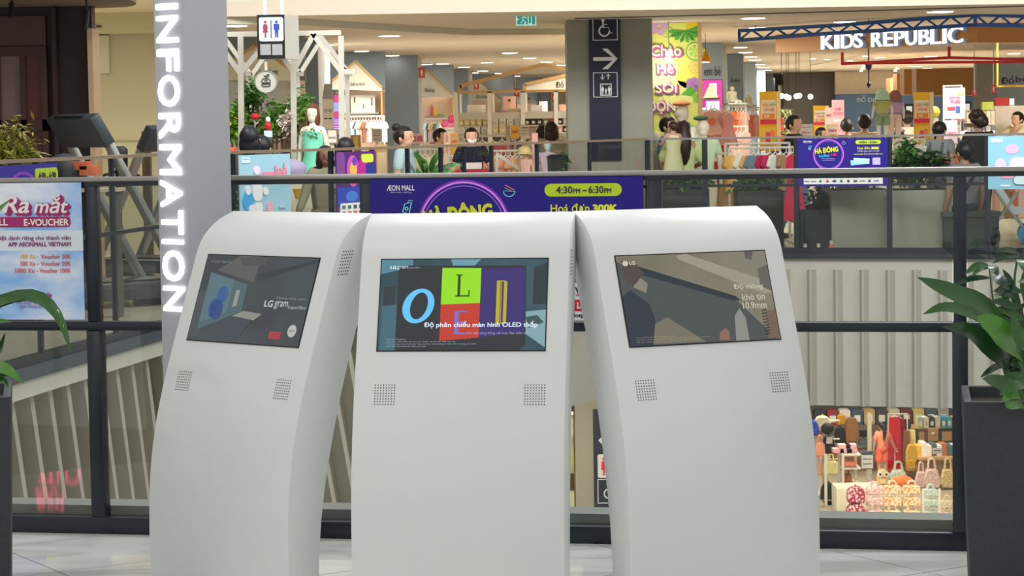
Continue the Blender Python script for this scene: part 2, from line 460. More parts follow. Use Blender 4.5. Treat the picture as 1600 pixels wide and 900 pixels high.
def stext(k, m, s, x0, y0, x1, y1, h, layer, emit=1.0, bold=0.0, **kw):
    a, b = scr(x0, y1), scr(x1, y0)
    return place(text(s, (a[0], a[1], b[0], b[1]), M(h, 0.2, emit=emit, var=0.02, name='screen_glow'), k, y=-0.0034 - 0.0003 * layer, ext=0.0002, bold=bold, **kw), m)
def sgrad(k, m, name, pts, cols, layer, emit=1.0):
    """display picture area: colours blended across with soft noise, given off by the screen"""
    mt = bpy.data.materials.new('display_picture'); mt.use_nodes = True
    nt = mt.node_tree; b = nt.nodes['Principled BSDF']
    tc = nt.nodes.new('ShaderNodeTexCoord')
    nz = nt.nodes.new('ShaderNodeTexNoise'); nz.inputs['Scale'].default_value = 7; nz.inputs['Detail'].default_value = 1
    cr = nt.nodes.new('ShaderNodeValToRGB'); cr.color_ramp.elements[0].position = 0.35; cr.color_ramp.elements[1].position = 0.65
    cr.color_ramp.elements[0].color = lin(cols[0]) + [1]; cr.color_ramp.elements[1].color = lin(cols[1]) + [1]
    nt.links.new(tc.outputs['Object'], nz.inputs['Vector']); nt.links.new(nz.outputs['Fac'], cr.inputs[0])
    nt.links.new(cr.outputs[0], b.inputs['Emission Color']); b.inputs['Emission Strength'].default_value = emit
    b.inputs['Base Color'].default_value = (0.015, 0.015, 0.015, 1); b.inputs['Roughness'].default_value = 0.12
    b.inputs['Specular IOR Level'].default_value = 0.3
    mb = MB(); mb.prism([scr(*p) for p in pts], -0.0034 - 0.0003 * layer, -0.003)
    return place(mb.build(name, mt, k), m)
FULL = [(0, 1), (1, 1), (1, 0), (0, 0)]

# left kiosk: dim laptop advertisement
k1, m1 = kiosk(-0.856, 7.678, -0.7075, 'left white kiosk turned to the left with a dim grey laptop picture on its screen')
sgrad(k1, m1, 'display', FULL, ['#3f464a', '#4a5457'], 0, 0.75)
spoly(k1, m1, 'picture', [(0.0, 0.45), (0.10, 0.40), (0.10, 0.95), (0.0, 0.98)], '#44494c', 1, 0.9)
spoly(k1, m1, 'picture', [(0.07, 0.88), (0.43, 0.64), (0.43, 0.33), (0.07, 0.20)], '#4d6870', 2, 0.8)
spoly(k1, m1, 'picture', [(0.07, 0.80), (0.30, 0.66), (0.30, 0.28), (0.07, 0.22)], '#587680', 3, 0.8)
for cx, cy, rx, ry, h in ((0.205, 0.64, 0.055, 0.12, '#26477f'), (0.225, 0.46, 0.05, 0.10, '#2f5a92'), (0.17, 0.62, 0.04, 0.11, '#294c86')):
    spoly(k1, m1, 'picture', [(cx + rx * math.cos(t * PI / 9), cy + ry * math.sin(t * PI / 9)) for t in range(18)], h, 4, 0.85)
spoly(k1, m1, 'picture', [(0.34, 0.60), (0.375, 0.58), (0.375, 0.40), (0.34, 0.40)], '#b0b4a8', 4, 0.6)
spoly(k1, m1, 'picture', [(0.07, 0.88), (0.43, 0.64), (0.56, 0.70), (0.44, 1.0), (0.36, 0.98)], '#3b464f', 5, 0.8)
spoly(k1, m1, 'picture', [(0.36, 0.70), (0.56, 0.735), (0.62, 0.66), (0.45, 0.635)], '#9b9c90', 6, 0.7)
spoly(k1, m1, 'picture', [(0.50, 0.20), (1.0, 0.02), (1.0, 0.04), (0.51, 0.28)], '#27343a', 3, 0.8)
spoly(k1, m1, 'picture', [(0.12, 0.18), (0.48, 0.30), (0.48, 0.20), (0.5, 0.0), (0.3, 0.0)], '#5c5d58', 1, 0.8)
spoly(k1, m1, 'picture', [(0.30, 0.02), (0.56, 0.0), (0.54, 0.10), (0.34, 0.12)], '#484a48', 2, 0.9)
stext(k1, m1, 'LG', 0.625, 0.50, 0.70, 0.575, '#c6cdca', 7, 0.9, bold=0.02)
stext(k1, m1, 'gram', 0.715, 0.505, 0.83, 0.595, '#c6cdca', 7, 0.9)
stext(k1, m1, 'SuperSlim', 0.835, 0.545, 0.995, 0.595, '#aab0ae', 7, 0.9)
stext(k1, m1, 'Mỏng nhẹ hơn', 0.72, 0.455, 0.97, 0.485, '#8c9492', 7, 0.9)
stext(k1, m1, 'LG gram SuperSlim', 0.05, 0.06, 0.24, 0.10, '#7d8583', 7, 0.8)
spoly(k1, m1, 'badge', [(0.73, 0.93), (0.83, 0.93), (0.83, 0.85), (0.73, 0.85)], '#a8303a', 7, 0.9)
spoly(k1, m1, 'badge', [(0.92 + 0.036 * math.cos(t * PI / 9), 0.83 + 0.07 * math.sin(t * PI / 9)) for t in range(18)], '#c9cbc6', 7, 0.75)
stext(k1, m1, 'slim', 0.895, 0.81, 0.945, 0.84, '#4a5052', 8, 0.9)

# middle kiosk: bright OLED advertisement
k2, m2 = kiosk(-0.1561, 7.3202, -0.1412, 'middle white kiosk with four big letters in coloured squares on its bright screen')
sgrad(k2, m2, 'display', FULL, ['#2f4a54', '#3c5862'], 0, 0.95)
spoly(k2, m2, 'picture', [(0, 0), (0.19, 0), (0.19, 0.08), (0, 0.16)], '#55889b', 1, 0.9)
spoly(k2, m2, 'picture', [(0.42, 0), (0.60, 0), (0.55, 0.10), (0.44, 0.10)], '#6c9fb0', 1, 0.9)
spoly(k2, m2, 'picture', [(0.02, 0.30), (0.09, 0.30), (0.09, 0.50), (0.02, 0.51)], '#27363c', 1, 0.9)
spoly(k2, m2, 'picture', [(0.02, 0.50), (0.11, 0.50), (0.11, 1.0), (0.01, 1.0)], '#3f6a78', 1, 0.9)
spoly(k2, m2, 'picture', [(0.88, 0.58), (1.0, 0.56), (1.0, 0.97), (0.88, 0.82)], '#86aeb8', 1, 0.85)
spoly(k2, m2, 'picture', [(0.88, 0.64), (0.95, 0.62), (0.99, 0.70), (0.90, 0.76)], '#3b5258', 2, 0.9)
spoly(k2, m2, 'picture', [(0.92, 0.10), (1.0, 0.04), (1.0, 0.5), (0.92, 0.5)], '#263338', 1, 0.9)
spoly(k2, m2, 'picture', [(0.105, 0.065), (0.875, 0.075), (0.885, 0.94), (0.85, 1.0), (0.105, 1.0)], '#252a2e', 3, 0.95)
spoly(k2, m2, 'picture', [(0.37, 0.095), (0.605, 0.10), (0.605, 0.485), (0.37, 0.50)], '#93dc10', 4, 1.0, 0.02)
spoly(k2, m2, 'picture', [(0.37, 0.50), (0.605, 0.485), (0.605, 0.865), (0.37, 0.90)], '#bf3420', 4, 1.0, 0.02)
spoly(k2, m2, 'picture', [(0.605, 0.10), (0.87, 0.10), (0.875, 0.80), (0.605, 0.865)], '#33246b', 4, 1.0, 0.02)
o = MB()
for lay in (0,):
    n = 40; a, b = scr(0.235, 0.515); outer = []; inner = []
    for i in range(n):
        t = 2 * PI * i / n
        sx, sz = 0.050 * math.cos(t), 0.057 * math.sin(t); outer.append((a + sx + sz * 0.16, b + sz + 0.0))
        sx, sz = 0.0275 * math.cos(t + 0.12), 0.044 * math.sin(t); inner.append((a + 0.002 + sx + sz * 0.25, b + sz))
    vs = [(x, -0.0052, z) for x, z in outer] + [(x, -0.0052, z) for x, z in inner] + [(x, -0.0046, z) for x, z in outer] + [(x, -0.0046, z) for x, z in inner]
    fs = []
    for i in range(n):
        j = (i + 1) % n
        fs += [(i, j, n + j, n + i), (i, 2 * n + i, 2 * n + j, j), (n + i, n + j, 3 * n + j, 3 * n + i)]
    o.add(vs, fs)
place(o.build('lettering', M('#62c2f5', 0.2, emit=1.0, var=0.02, name='screen_glow'), k2), m2)
def sb(mb, x0, y0, x1, y1, lay=6):
    a, b = scr(x0, y1), scr(x1, y0); mb.box(a[0], -0.0034 - 0.0003 * lay, a[1], b[0], -0.003, b[1])
mb = MB()
for r in ((0.455, 0.17, 0.495, 0.18), (0.467, 0.18, 0.483, 0.405), (0.455, 0.40, 0.54, 0.415), (0.533, 0.345, 0.54, 0.40)): sb(mb, *r)
place(mb.build('lettering', M('#173a10', 0.2, emit=1.0, name='screen_glow'), k2), m2)
mb = MB()
for r in ((0.458, 0.575, 0.472, 0.825), (0.47, 0.575, 0.53, 0.585), (0.478, 0.59, 0.482, 0.81), (0.47, 0.69, 0.52, 0.70), (0.47, 0.812, 0.53, 0.825), (0.515, 0.68, 0.52, 0.71)): sb(mb, *r)
place(mb.build('lettering', M('#5c7ae6', 0.2, emit=1.0, name='screen_glow'), k2), m2)
mb = MB()
for r in ((0.702, 0.24, 0.724, 0.715), (0.728, 0.245, 0.733, 0.71), (0.735, 0.24, 0.755, 0.25), (0.745, 0.25, 0.765, 0.70), (0.735, 0.70, 0.757, 0.715), (0.702, 0.24, 0.74, 0.248), (0.702, 0.70, 0.74, 0.715)): sb(mb, *r)
place(mb.build('lettering', M('#b7a818', 0.2, emit=1.0, name='screen_glow'), k2), m2)
stext(k2, m2, 'LG', 0.055, 0.07, 0.09, 0.105, '#e8f2f4', 8, 1.0, bold=0.03)
stext(k2, m2, 'gram', 0.095, 0.07, 0.16, 0.115, '#cfe0e6', 8, 1.0)
stext(k2, m2, 'SuperSlim', 0.165, 0.083, 0.235, 0.105, '#9fb4bc', 8, 1.0)
stext(k2, m2, 'Độ phản chiếu màn hình OLED thấp', 0.275, 0.685, 0.955, 0.765, '#d8ecfa', 9, 1.0, bold=0.022)
stext(k2, m2, 'Chi tiết sống động với màu đen chân thật hơn', 0.535, 0.795, 0.95, 0.838, '#a2a6d2', 9, 0.9)
for r, s in ((0.875, 'Hình ảnh mô phỏng'), (0.90, 'Độ phản chiếu được đo theo tiêu chuẩn của nhà sản xuất màn hình'), (0.925, 'Kết quả thực tế có thể khác nhau tùy theo môi trường và điều kiện sử dụng sản phẩm'), (0.95, 'Hình ảnh chỉ mang tính chất minh họa')):
    stext(k2, m2, s, 0.055, r, 0.055 + 0.0066 * len(s), r + 0.018, '#b9c4c6', 9, 0.8)

# right kiosk: edge of a laptop, hand, notebook
k3, m3 = kiosk(0.5948, 7.4443, 0.3758, 'right white kiosk, its screen showing a dark laptop edge and a hand')
sgrad(k3, m3, 'display', FULL, ['#7d7663', '#8a8470'], 0, 0.85)
spoly(k3, m3, 'picture', [(0.0, 0.06), (0.14, 0.20), (0.75, 0.545), (0.98, 1.0), (0.0, 1.0)], '#454d4a', 1, 0.9)
spoly(k3, m3, 'picture', [(0.02, 0.05), (0.75, 0.50), (0.78, 0.55), (0.72, 0.545), (0.12, 0.20)], '#1c2a33', 2, 0.9)
spoly(k3, m3, 'picture', [(0.40, 0.02), (0.46, 0.0), (1.0, 0.36), (1.0, 0.47), (0.95, 0.49), (0.41, 0.06)], '#a09b85', 2, 0.85)
spoly(k3, m3, 'picture', [(0.66, 0.0), (1.0, 0.0), (1.0, 0.30), (0.72, 0.05)], '#85806f', 3, 0.85)
spoly(k3, m3, 'picture', [(0.86, 0.0), (0.92, 0.0), (0.90, 0.10), (0.86, 0.08)], '#5a5750', 4, 0.85)
spoly(k3, m3, 'picture', [(0.93, 0.20), (1.0, 0.16), (1.0, 0.46), (0.93, 0.40)], '#64605a', 4, 0.85)
spoly(k3, m3, 'picture', [(0.0, 0.45), (0.06, 0.38), (0.17, 0.55), (0.19, 0.72), (0.15, 1.0), (0.0, 1.0)], '#222e3a', 3, 0.9)  # dark figure mirrored in the glass, painted into the display picture
spoly(k3, m3, 'picture', [(0.03, 0.12), (0.13, 0.10), (0.165, 0.20), (0.12, 0.32), (0.04, 0.30)], '#49403a', 3, 0.9)
spoly(k3, m3, 'picture', [(0.08, 0.35), (0.14, 0.25), (0.18, 0.32), (0.16, 0.42)], '#8d877a', 4, 0.85)
spoly(k3, m3, 'picture', [(0.17, 0.78), (0.27, 0.70), (0.50, 0.99), (0.14, 0.99)], '#77705f', 2, 0.9)
spoly(k3, m3, 'picture', [(0.70, 1.0), (0.72, 0.72), (0.76, 0.64), (0.79, 0.75), (0.79, 1.0)], '#8b8d84', 4, 0.9)
spoly(k3, m3, 'picture', [(0.59, 0.985), (0.60, 0.90), (0.645, 0.85), (0.665, 0.90), (0.66, 0.985)], '#8a6656', 5, 0.9)
spoly(k3, m3, 'picture', [(0.92, 0.99), (0.935, 0.68), (1.0, 0.68), (1.0, 0.99)], '#735c48', 4, 0.9)
for i in range(9):
    spoly(k3, m3, 'picture', [(0.905, 0.95 - 0.033 * i), (0.94, 0.94 - 0.033 * i), (0.94, 0.927 - 0.033 * i), (0.905, 0.937 - 0.033 * i)], '#2f2a26', 6, 0.8)
spoly(k3, m3, 'badge', [(0.055 + 0.018 * math.cos(t * PI / 8), 0.085 + 0.03 * math.sin(t * PI / 8)) for t in range(16)], '#cfc8b4', 6, 0.9)
stext(k3, m3, 'LG', 0.08, 0.063, 0.118, 0.105, '#cfc8b4', 6, 0.9, bold=0.03)
for s, a, b, c in (('Độ mỏng', 0.745, 0.375, 0.945), ('khó tin', 0.79, 0.49, 0.945), ('10.9mm', 0.785, 0.585, 0.945)):
    stext(k3, m3, s, a, b - 0.01, c, b + 0.065, '#c3bea5', 7, 0.95, bold=0.01)
for r, w in ((0.905, 0.32), (0.93, 0.60), (0.955, 0.50)):
    stext(k3, m3, 'Hình ảnh mô phỏng chỉ mang tính chất minh họa, kết quả thực tế có thể khác', 0.045, r, 0.045 + w * 0.8, r + 0.014, '#b5ae97', 7, 0.8)

# ---------------------------------------------------------------- information totem
TY = 8.22
tl, tc_, tr = PX(238.5, TY), PX(292, TY), PX(353.5, TY)
ta_ = math.radians(41); wl = (tc_ - tl) / math.cos(ta_); wr = (tr - tc_) / math.sin(ta_) * 0.98
tot = thing('information_totem', 'tall grey square totem with glowing white lettering down its side, behind the left kiosk', 'sign', (tc_, TY, 0), -ta_)
TOT = M('#a7a8ae', 0.45, gain=1.2, var=0.02, name='totem_grey')
mb = MB(); mb.box(-wl, 0, 0, 0, wr, 2.9); mb.build('column', TOT, tot, bevel=0.003)
LIT = M('#fbfdff', 0.3, emit=1.6, var=0.0, name='lit_letter')
# glyphs stacked down the left face, each turned a quarter clockwise
for ch, y0, y1 in (('I', 5, 15), ('N', 24, 67), ('F', 76, 112), ('O', 117, 167), ('R', 176, 217), ('M', 225, 274), ('A', 281, 324), ('T', 328, 367), ('I', 374, 382), ('O', 391, 440), ('N', 447, 487)):
    z1, z0 = P(268, y0, TY + 0.04).z, P(268, y1, TY + 0.04).z
    zc, hh = (z0 + z1) / 2, z1 - z0
    xc = -wl * 0.475; cap = wl * 0.70
    o = text(ch, (-hh / 2, -cap / 2, hh / 2, cap / 2), LIT, tot, y=0.0, ext=0.006, bold=0.02)
    o.data.transform(Matrix.Translation((xc, -0.004, zc)) @ Matrix.Rotation(PI / 2, 4, 'Y'))

# ---------------------------------------------------------------- posters on the near balustrade
def sky_mat():
    m = bpy.data.materials.new('sky_print'); m.use_nodes = True
    nt = m.node_tree; b = nt.nodes['Principled BSDF']
    tc = nt.nodes.new('ShaderNodeTexCoord')
    mp = nt.nodes.new('ShaderNodeMapping'); mp.inputs['Scale'].default_value = (2.2, 2.2, 4.5)
    nz = nt.nodes.new('ShaderNodeTexNoise'); nz.inputs['Scale'].default_value = 1.3; nz.inputs['Detail'].default_value = 4
    cr = nt.nodes.new('ShaderNodeValToRGB')
    cr.color_ramp.elements[0].position = 0.38; cr.color_ramp.elements[0].color = lin('#55aaf4') + [1]
    cr.color_ramp.elements[1].position = 0.66; cr.color_ramp.elements[1].color = lin('#f4f9ff') + [1]
    nt.links.new(tc.outputs['Object'], mp.inputs[0]); nt.links.new(mp.outputs[0], nz.inputs['Vector'])
    nt.links.new(nz.outputs['Fac'], cr.inputs[0]); nt.links.new(cr.outputs[0], b.inputs['Base Color'])
    b.inputs['Roughness'].default_value = 0.4
    return m
SKYP = sky_mat()
def rail_frame(t, off):
    x, y = railpt(t, off); return (x, y, 0)
def rel(px, py, t_off=-0.03):
    """pixel on the balustrade plane -> (distance along it from the first post, height)"""
    Y = RY0
    for _ in range(6):
        p = P(px, py, Y); t = (p.x - RX0) / RDX; Y = RY0 + RDY * t + t_off
    p = P(px, py, Y)
    return (p.x - RX0) / math.cos(RAIL_ANG), p.z
def rbox(x0, y0, x1, y1):
    a = rel(x0, (y0 + y1) / 2)[0]; b = rel(x1, (y0 + y1) / 2)[0]; xm = (x0 + x1) / 2
    return a, rel(xm, y1)[1], b, rel(xm, y0)[1]
po = thing('voucher_poster', 'sky blue printed voucher poster on the near balustrade at the left edge', 'poster', (RX0, RY0, 0), RAIL_ANG)
offy = -0.036
def pbox(parent, px, mat, name, lay, r=0.0, ob=None):
    b = rbox(*px); y1 = offy; y0 = offy - 0.003 - 0.0012 * lay
    mb = MB()
    if r: mb.rrect(b[0], b[1], b[2], b[3], r, y0, y1)
    else: mb.box(b[0], y0, b[1], b[2], y1, b[3])
    return mb.build(name, mat, parent)
def ptext(parent, s, px, h, lay, bold=0.0, shear=0.0, gain=1.1, rot=0.0, dx=0.0, dz=0.0, emit=0):
    b = rbox(*px); b = (b[0] + dx, b[1] + dz, b[2] + dx, b[3] + dz)
    return text(s, b, M(h, 0.5, gain=gain, emit=emit, var=0.03, name='print'), parent, y=offy - 0.003 - 0.0012 * lay, ext=0.0006, bold=bold, shear=shear, rot=rot)
pbox(po, (-70, 286, 133.5, 499), SKYP, 'panel', 0)
pbox(po, (-70, 360, 133.5, 392), M('#dce6f0', 0.5, gain=1.05, name='print'), 'white_band', 1)
for s, px in (('Ra', (9, 306, 50, 333)), ('mắt', (57, 303, 111, 333))):
    for i in range(5, 0, -1): ptext(po, s, px, '#a02468', 2 + (5 - i) * 0.15, bold=0.075, shear=0.25, dx=0.0022 * i, dz=-0.0022 * i)
    ptext(po, s, px, '#f0e4e4', 4, bold=0.018, shear=0.25)
pbox(po, (-70, 339, 114, 355), M('#96205f', 0.5, name='print'), 'red_band', 2, r=0.012)
ptext(po, 'E-VOUCHER', (42, 341.5, 112, 352.5), '#f3e3d2', 3, bold=0.03); ptext(po, 'AEONMALL', (-60, 341.5, 17, 352.5), '#f3e3d2', 3, bold=0.03)
ptext(po, 'biệt dành riêng cho thành viên', (0, 367.5, 115, 377), '#8a3a78', 2, bold=0.01)
ptext(po, 'APP AEONMALL VIETNAM', (17, 377.8, 115, 385), '#8a3a78', 2, bold=0.03)
for y, xs, a, b in ((398, 36, '300 Xu -', 'Voucher 30K'), (409, 36, '500 Xu -', 'Voucher 50K'), (420, 28, '1000 Xu -', 'Voucher 100K')):
    ptext(po, a, (xs, y - 1, 64, y + 6), '#e7b45c' if y == 398 else '#d8605e', 2, bold=0.012)
    ptext(po, b, (68 if y < 420 else 66, y - 1, 115, y + 6), '#d0605e', 2, bold=0.01)
ptext(po, 'Quét QR Code', (25, 456, 85, 466), '#8a3a78', 2, bold=0.02)
ptext(po, 'để xem danh sách', (30, 468, 86, 475), '#a57aa8', 2)
ptext(po, 'gian hàng áp dụng', (35, 475.5, 86, 482), '#a57aa8', 2)

def banner(name, label, ox, oy, oz, rz, W, H, yo=0.0, full=True, k=1.0):
    """deep blue event banner; the same print hangs in several sizes. W x H metres, origin at its lower left"""
    b = thing(name, label, 'banner', (ox, oy, oz), rz, 'blue event banners on the glass balustrades')
    s = W / 427.0; hh = H
    fx = lambda x: (x - 583) * s
    fz = lambda y: hh - (y - 279) * s
    d = 0.0012 * k
    def bx(x0, y0, x1, y1, h, lay, nm='print_patch', r=0, gain=1.2):
        mb = MB()
        if r: mb.rrect(fx(x0), fz(y1), fx(x1), fz(y0), r * s, -0.002 - d * lay, 0)
        else: mb.box(fx(x0), -0.002 - d * lay, fz(y1), fx(x1), 0, fz(y0))
        mb.build(nm, M(h, 0.5, gain=gain, var=0.05, name='print'), b)
    def tx(t, x0, y0, x1, y1, h, lay, bold=0.0, rot=0.0):
        text(t, (fx(x0), fz(y1), fx(x1), fz(y0)), M(h, 0.5, gain=1.2, var=0.02, name='print'), b, y=-0.002 - d * lay, ext=0.0004 * k, bold=bold, rot=rot)
    bx(583, 279, 1010, 279 + H / s, '#1e0590', 0, 'panel', gain=.8)
    for r0, r1, h in ((71, 74, '#7a2ab4'), (68.5, 71, '#e08ae0'), (67.2, 68.5, '#5030c0'), (63.5, 65, '#a060d8')):
        mb = MB(); mb.ring((fx(731), fz(355)), r0 * s, r1 * s, -0.002 - d * 1.5, 0, n=48); mb.build('ring', M(h, 0.5, gain=1.2, name='print'), b)
    
    tx('ÆON MALL', 610, 288.5, 654, 297, '#e8e6f4', 1, 0.015)
    tx('AEON MALL Hà Đông', 615, 298.5, 649, 301.5, '#b8b4dc', 1)
    tx('HÀ ĐÔNG', 666, 317, 777, 347, '#c9cf2a', 2.5, 0.05, 0.10)
    tx('THƯỞNG', 684, 352, 735, 368, '#2aa0d8', 2.5, 0.05, 0.08)
    tx('HÈ', 742, 348, 770, 362, '#c02a6a', 2.5, 0.05, 0.08)
    for y in (372, 380): bx(700, y, 760, y + 2, '#8a86c8', 2)
    # cup with a straw, bowl with noodles (line icons)
    mb = MB()
    for p, q in (((637, 318), (649, 315)), ((649, 315), (645, 333)), ((645, 333), (635, 330)), ((635, 330), (638, 318)), ((643, 316), (645, 312)), ((645, 312), (651, 312.5))):
        mb.bar((fx(p[0]), -0.004 - d, fz(p[1])), (fx(q[0]), -0.004 - d, fz(q[1])), 1.3 * s, 0.002)
    mb.ring((fx(641), fz(325)), 1.6 * s, 3 * s, -0.004 - d, 0, n=12)
    mb.build('cup_icon', M('#7ed0e6', 0.5, name='print'), b)
    mb = MB(); mb.ring((fx(803), fz(299)), 8.2 * s, 9.6 * s, -0.004 - d, 0, n=16, a0=PI * 1.05, a1=PI * 2.0); mb.bar((fx(794), -0.004, fz(299)), (fx(812), -0.004, fz(300)), 1.3 * s, 0.002); mb.build('bowl_icon', M('#6cb8dc', 0.5, name='print'), b)
    mb = MB(); mb.bar((fx(797), -0.004, fz(290)), (fx(811), -0.004, fz(298)), 2.2 * s, 0.002); mb.bar((fx(796), -0.004, fz(294)), (fx(808), -0.004, fz(300)), 2.2 * s, 0.002); mb.build('bowl_icon', M('#d88a8a', 0.5, name='print'), b)
    bx(858, 289, 977, 308.5, '#b4cc20', 1, 'time_plate', r=9.5)
    tx('4:30', 876, 293.2, 901, 304, '#2a2a50', 2, 0.02); tx('PM', 902, 296.5, 913, 304, '#2a2a50', 2, 0.02)
    tx('-', 917, 299, 923, 301, '#2a2a50', 2, 0.02)
    tx('6:30', 926, 293.2, 949, 304, '#2a2a50', 2, 0.02); tx('PM', 950, 296.5, 961, 304, '#2a2a50', 2, 0.02)
    tx('Hoá đơn', 867, 319.5, 927, 333, '#d8dc3c', 1, 0.01); tx('300K', 932, 321, 970, 333, '#d8dc3c', 1, 0.055)
    tx('Nhận ngay thêm ưu đãi', 869, 336, 969, 346, '#c8c4ec', 1)
    tx('VOUCHER ĂN UỐNG MIỄN PHÍ', 850, 350, 985, 357, '#d8dc3c', 1, 0.02)
    for i, (a, c) in enumerate(((-0.10, '#7fc4cc'), (0.06, '#a4dcd8'))):
        mb = MB(); mb.obox((fx(872 + 14 * i), -0.004 - 0.001 * i, fz(392 - 6 * i)), (74 * s, 0.004, 24 * s), (0, a, 0)); mb.build('ticket_picture', M(c, 0.5, name='print'), b)
    bx(938, 372, 974, 405, '#b0a8e0', 1, 'code_plate')
    if full:
        bx(612, 430, 985, 494, '#eceaf0', 1, 'logo_plate')
        rnd = random.Random(5)
        for r, y in enumerate((441, 460, 480)):
            for i in range(11):
                x = 626 + i * 33; h = rnd.choice(['#a33a3a', '#3a6a4a', '#34346a', '#b03034', '#5a5a5a', '#2a7a5a', '#b8862a'])
                q = rnd.random()
                if q < 0.35:
                    mb = MB(); mb.disc((fx(x), fz(y)), 6.5 * s, -0.002 - d * 2, 0, n=14); mb.build('logo', M(h, 0.5, name='print'), b)
                elif q < 0.6: bx(x - 9, y - 5, x + 9, y + 5, h, 2, 'logo', r=2)
                else: bx(x - 12, y - 2, x + 12, y + 2, h, 2, 'logo')
    return b
b0 = rel(583.5, 390); b1 = rel(1009.5, 390); bt = rel(800, 277.5)[1]; bb = rel(800, 499)[1]
ca, sa = math.cos(RAIL_ANG), math.sin(RAIL_ANG)
nb = banner('event_banner', 'big deep blue event banner on the near balustrade behind the middle kiosk', RX0 + b0[0] * ca + 0.036 * sa, RY0 + b0[0] * sa - 0.036 * ca, bb, RAIL_ANG, b1[0] - b0[0], bt - bb, full=False)
# the strip of sponsor names at the foot of this banner, seen between two kiosks
sW = b1[0] - b0[0]; s_ = sW / 427
def nbx(x0, y0, x1, y1, h, lay, nm='print_patch', r=0):
    fz = lambda y: (bt - bb) - (y - 279) * s_; fx = lambda x: (x - 583) * s_
    mb = MB()
    if r: mb.rrect(fx(x0), fz(y1), fx(x1), fz(y0), r * s_, -0.002 - 0.0012 * lay, 0)
    else: mb.box(fx(x0), -0.002 - 0.0012 * lay, fz(y1), fx(x1), 0, fz(y0))
    return mb.build(nm, M(h, 0.5, gain=1.1, name='print'), nb)
nbx(600, 440, 990, 497, '#e4e4ea', 1.2, 'logo_plate')
for i, (y, h) in enumerate(((378, '#b48ad0'), (384, '#8a5ab8'), (392, '#d8d0e4'), (398, '#6a6a86'), (404, '#d4d4d8'), (411, '#9a9aa8'))):
    nbx(884, y, 940, y + 5, h, 1.3, 'print_patch')
nbx(901, 466, 926, 484, '#c81e2c', 2, 'logo')
def ntx(t, x0, y0, x1, y1, h, lay, bold=0.02):
    fz = lambda y: (bt - bb) - (y - 279) * s_; fx = lambda x: (x - 583) * s_
    text(t, (fx(x0), fz(y1), fx(x1), fz(y0)), M(h, 0.5, name='print'), nb, y=-0.002 - 0.0012 * lay, ext=0.0005, bold=bold)
ntx('VR', 903, 447, 920, 456, '#2a2028', 2, 0.04); ntx('VR GAME', 904, 457.5, 922, 461, '#a02030', 2)
ntx('LO', 906, 470, 920, 480, '#f4e4e4', 3, 0.05); ntx('Hotpot', 896, 487, 926, 495, '#2a2028', 2, 0.03)
for i in range(8): nbx(615 + i * 34, 450, 637 + i * 34, 462, ['#a33a3a', '#3a6a4a', '#34346a', '#5a5a5a'][i % 4], 2, 'logo')

# ---------------------------------------------------------------- planters with broad-leaved plants
PLANT = M('#33343a', 0.55, var=0.25, scale=60, gain=1.0, name='planter_stone')
SOIL = M('#2a241d', 0.95, scale=40, var=0.4, name='soil')
LG = leaf_mat('#173d12', '#2f6a1c', 'leaf_green'); LD = leaf_mat('#0e2a14', '#1d4a20', 'leaf_dark'); LL = leaf_mat('#2e5f18', '#5a9a2c', 'leaf_bright')
STEM = M('#3a5a2c', 0.6, name='stem_green')
def planter(X, Y, h, wt, wb, rz, label):
    t = thing('square_planter', label, 'planter', (X, Y, 0), rz)
    a, b = wt / 2, wb / 2; i = a - 0.025
    mb = MB()
    vs = [(-b, -b, 0), (b, -b, 0), (b, b, 0), (-b, b, 0), (-a, -a, h), (a, -a, h), (a, a, h), (-a, a, h), (-i, -i, h), (i, -i, h), (i, i, h), (-i, i, h), (-i, -i, h - 0.05), (i, -i, h - 0.05), (i, i, h - 0.05), (-i, i, h - 0.05)]
    fs = [(0, 3, 2, 1)] + [(k, (k + 1) % 4, 4 + (k + 1) % 4, 4 + k) for k in range(4)] + [(4 + k, 4 + (k + 1) % 4, 8 + (k + 1) % 4, 8 + k) for k in range(4)] + [(8 + k, 8 + (k + 1) % 4, 12 + (k + 1) % 4, 12 + k) for k in range(4)] + [(12, 13, 14, 15)]
    mb.add(vs, fs); mb.build('pot', PLANT, t, bevel=0.004)
    MB().box(-i, -i, h - 0.06, i, i, h - 0.035).build('soil', SOIL, t)
    return t
PRY = 7.15
planter(PX(1508, PRY, 620) + 0.268, PRY + 0.22, PZ(629, PRY, 1550), 0.46, 0.42, -0.17, 'dark stone square planter at the right edge in front of the balustrade')
pr = thing('broadleaf_plant', 'big broad-leaved green plant growing in the planter at the right edge', 'plant', (PX(1600, 7.37, 620), 7.37, 0.64))
def plant_leaf(root, pts, w, mat, wave=0.04, fold=0.2, side=None):
    """pts: list of (px, py, Y)"""
    q = [P(*p) - Vector(root.location) for p in pts]
    leaf_mb(q, w, fold=fold, wave=wave, side=side).build('leaf', mat, root, smooth=True, ang=1.2)
k5 = 1 / 500.0
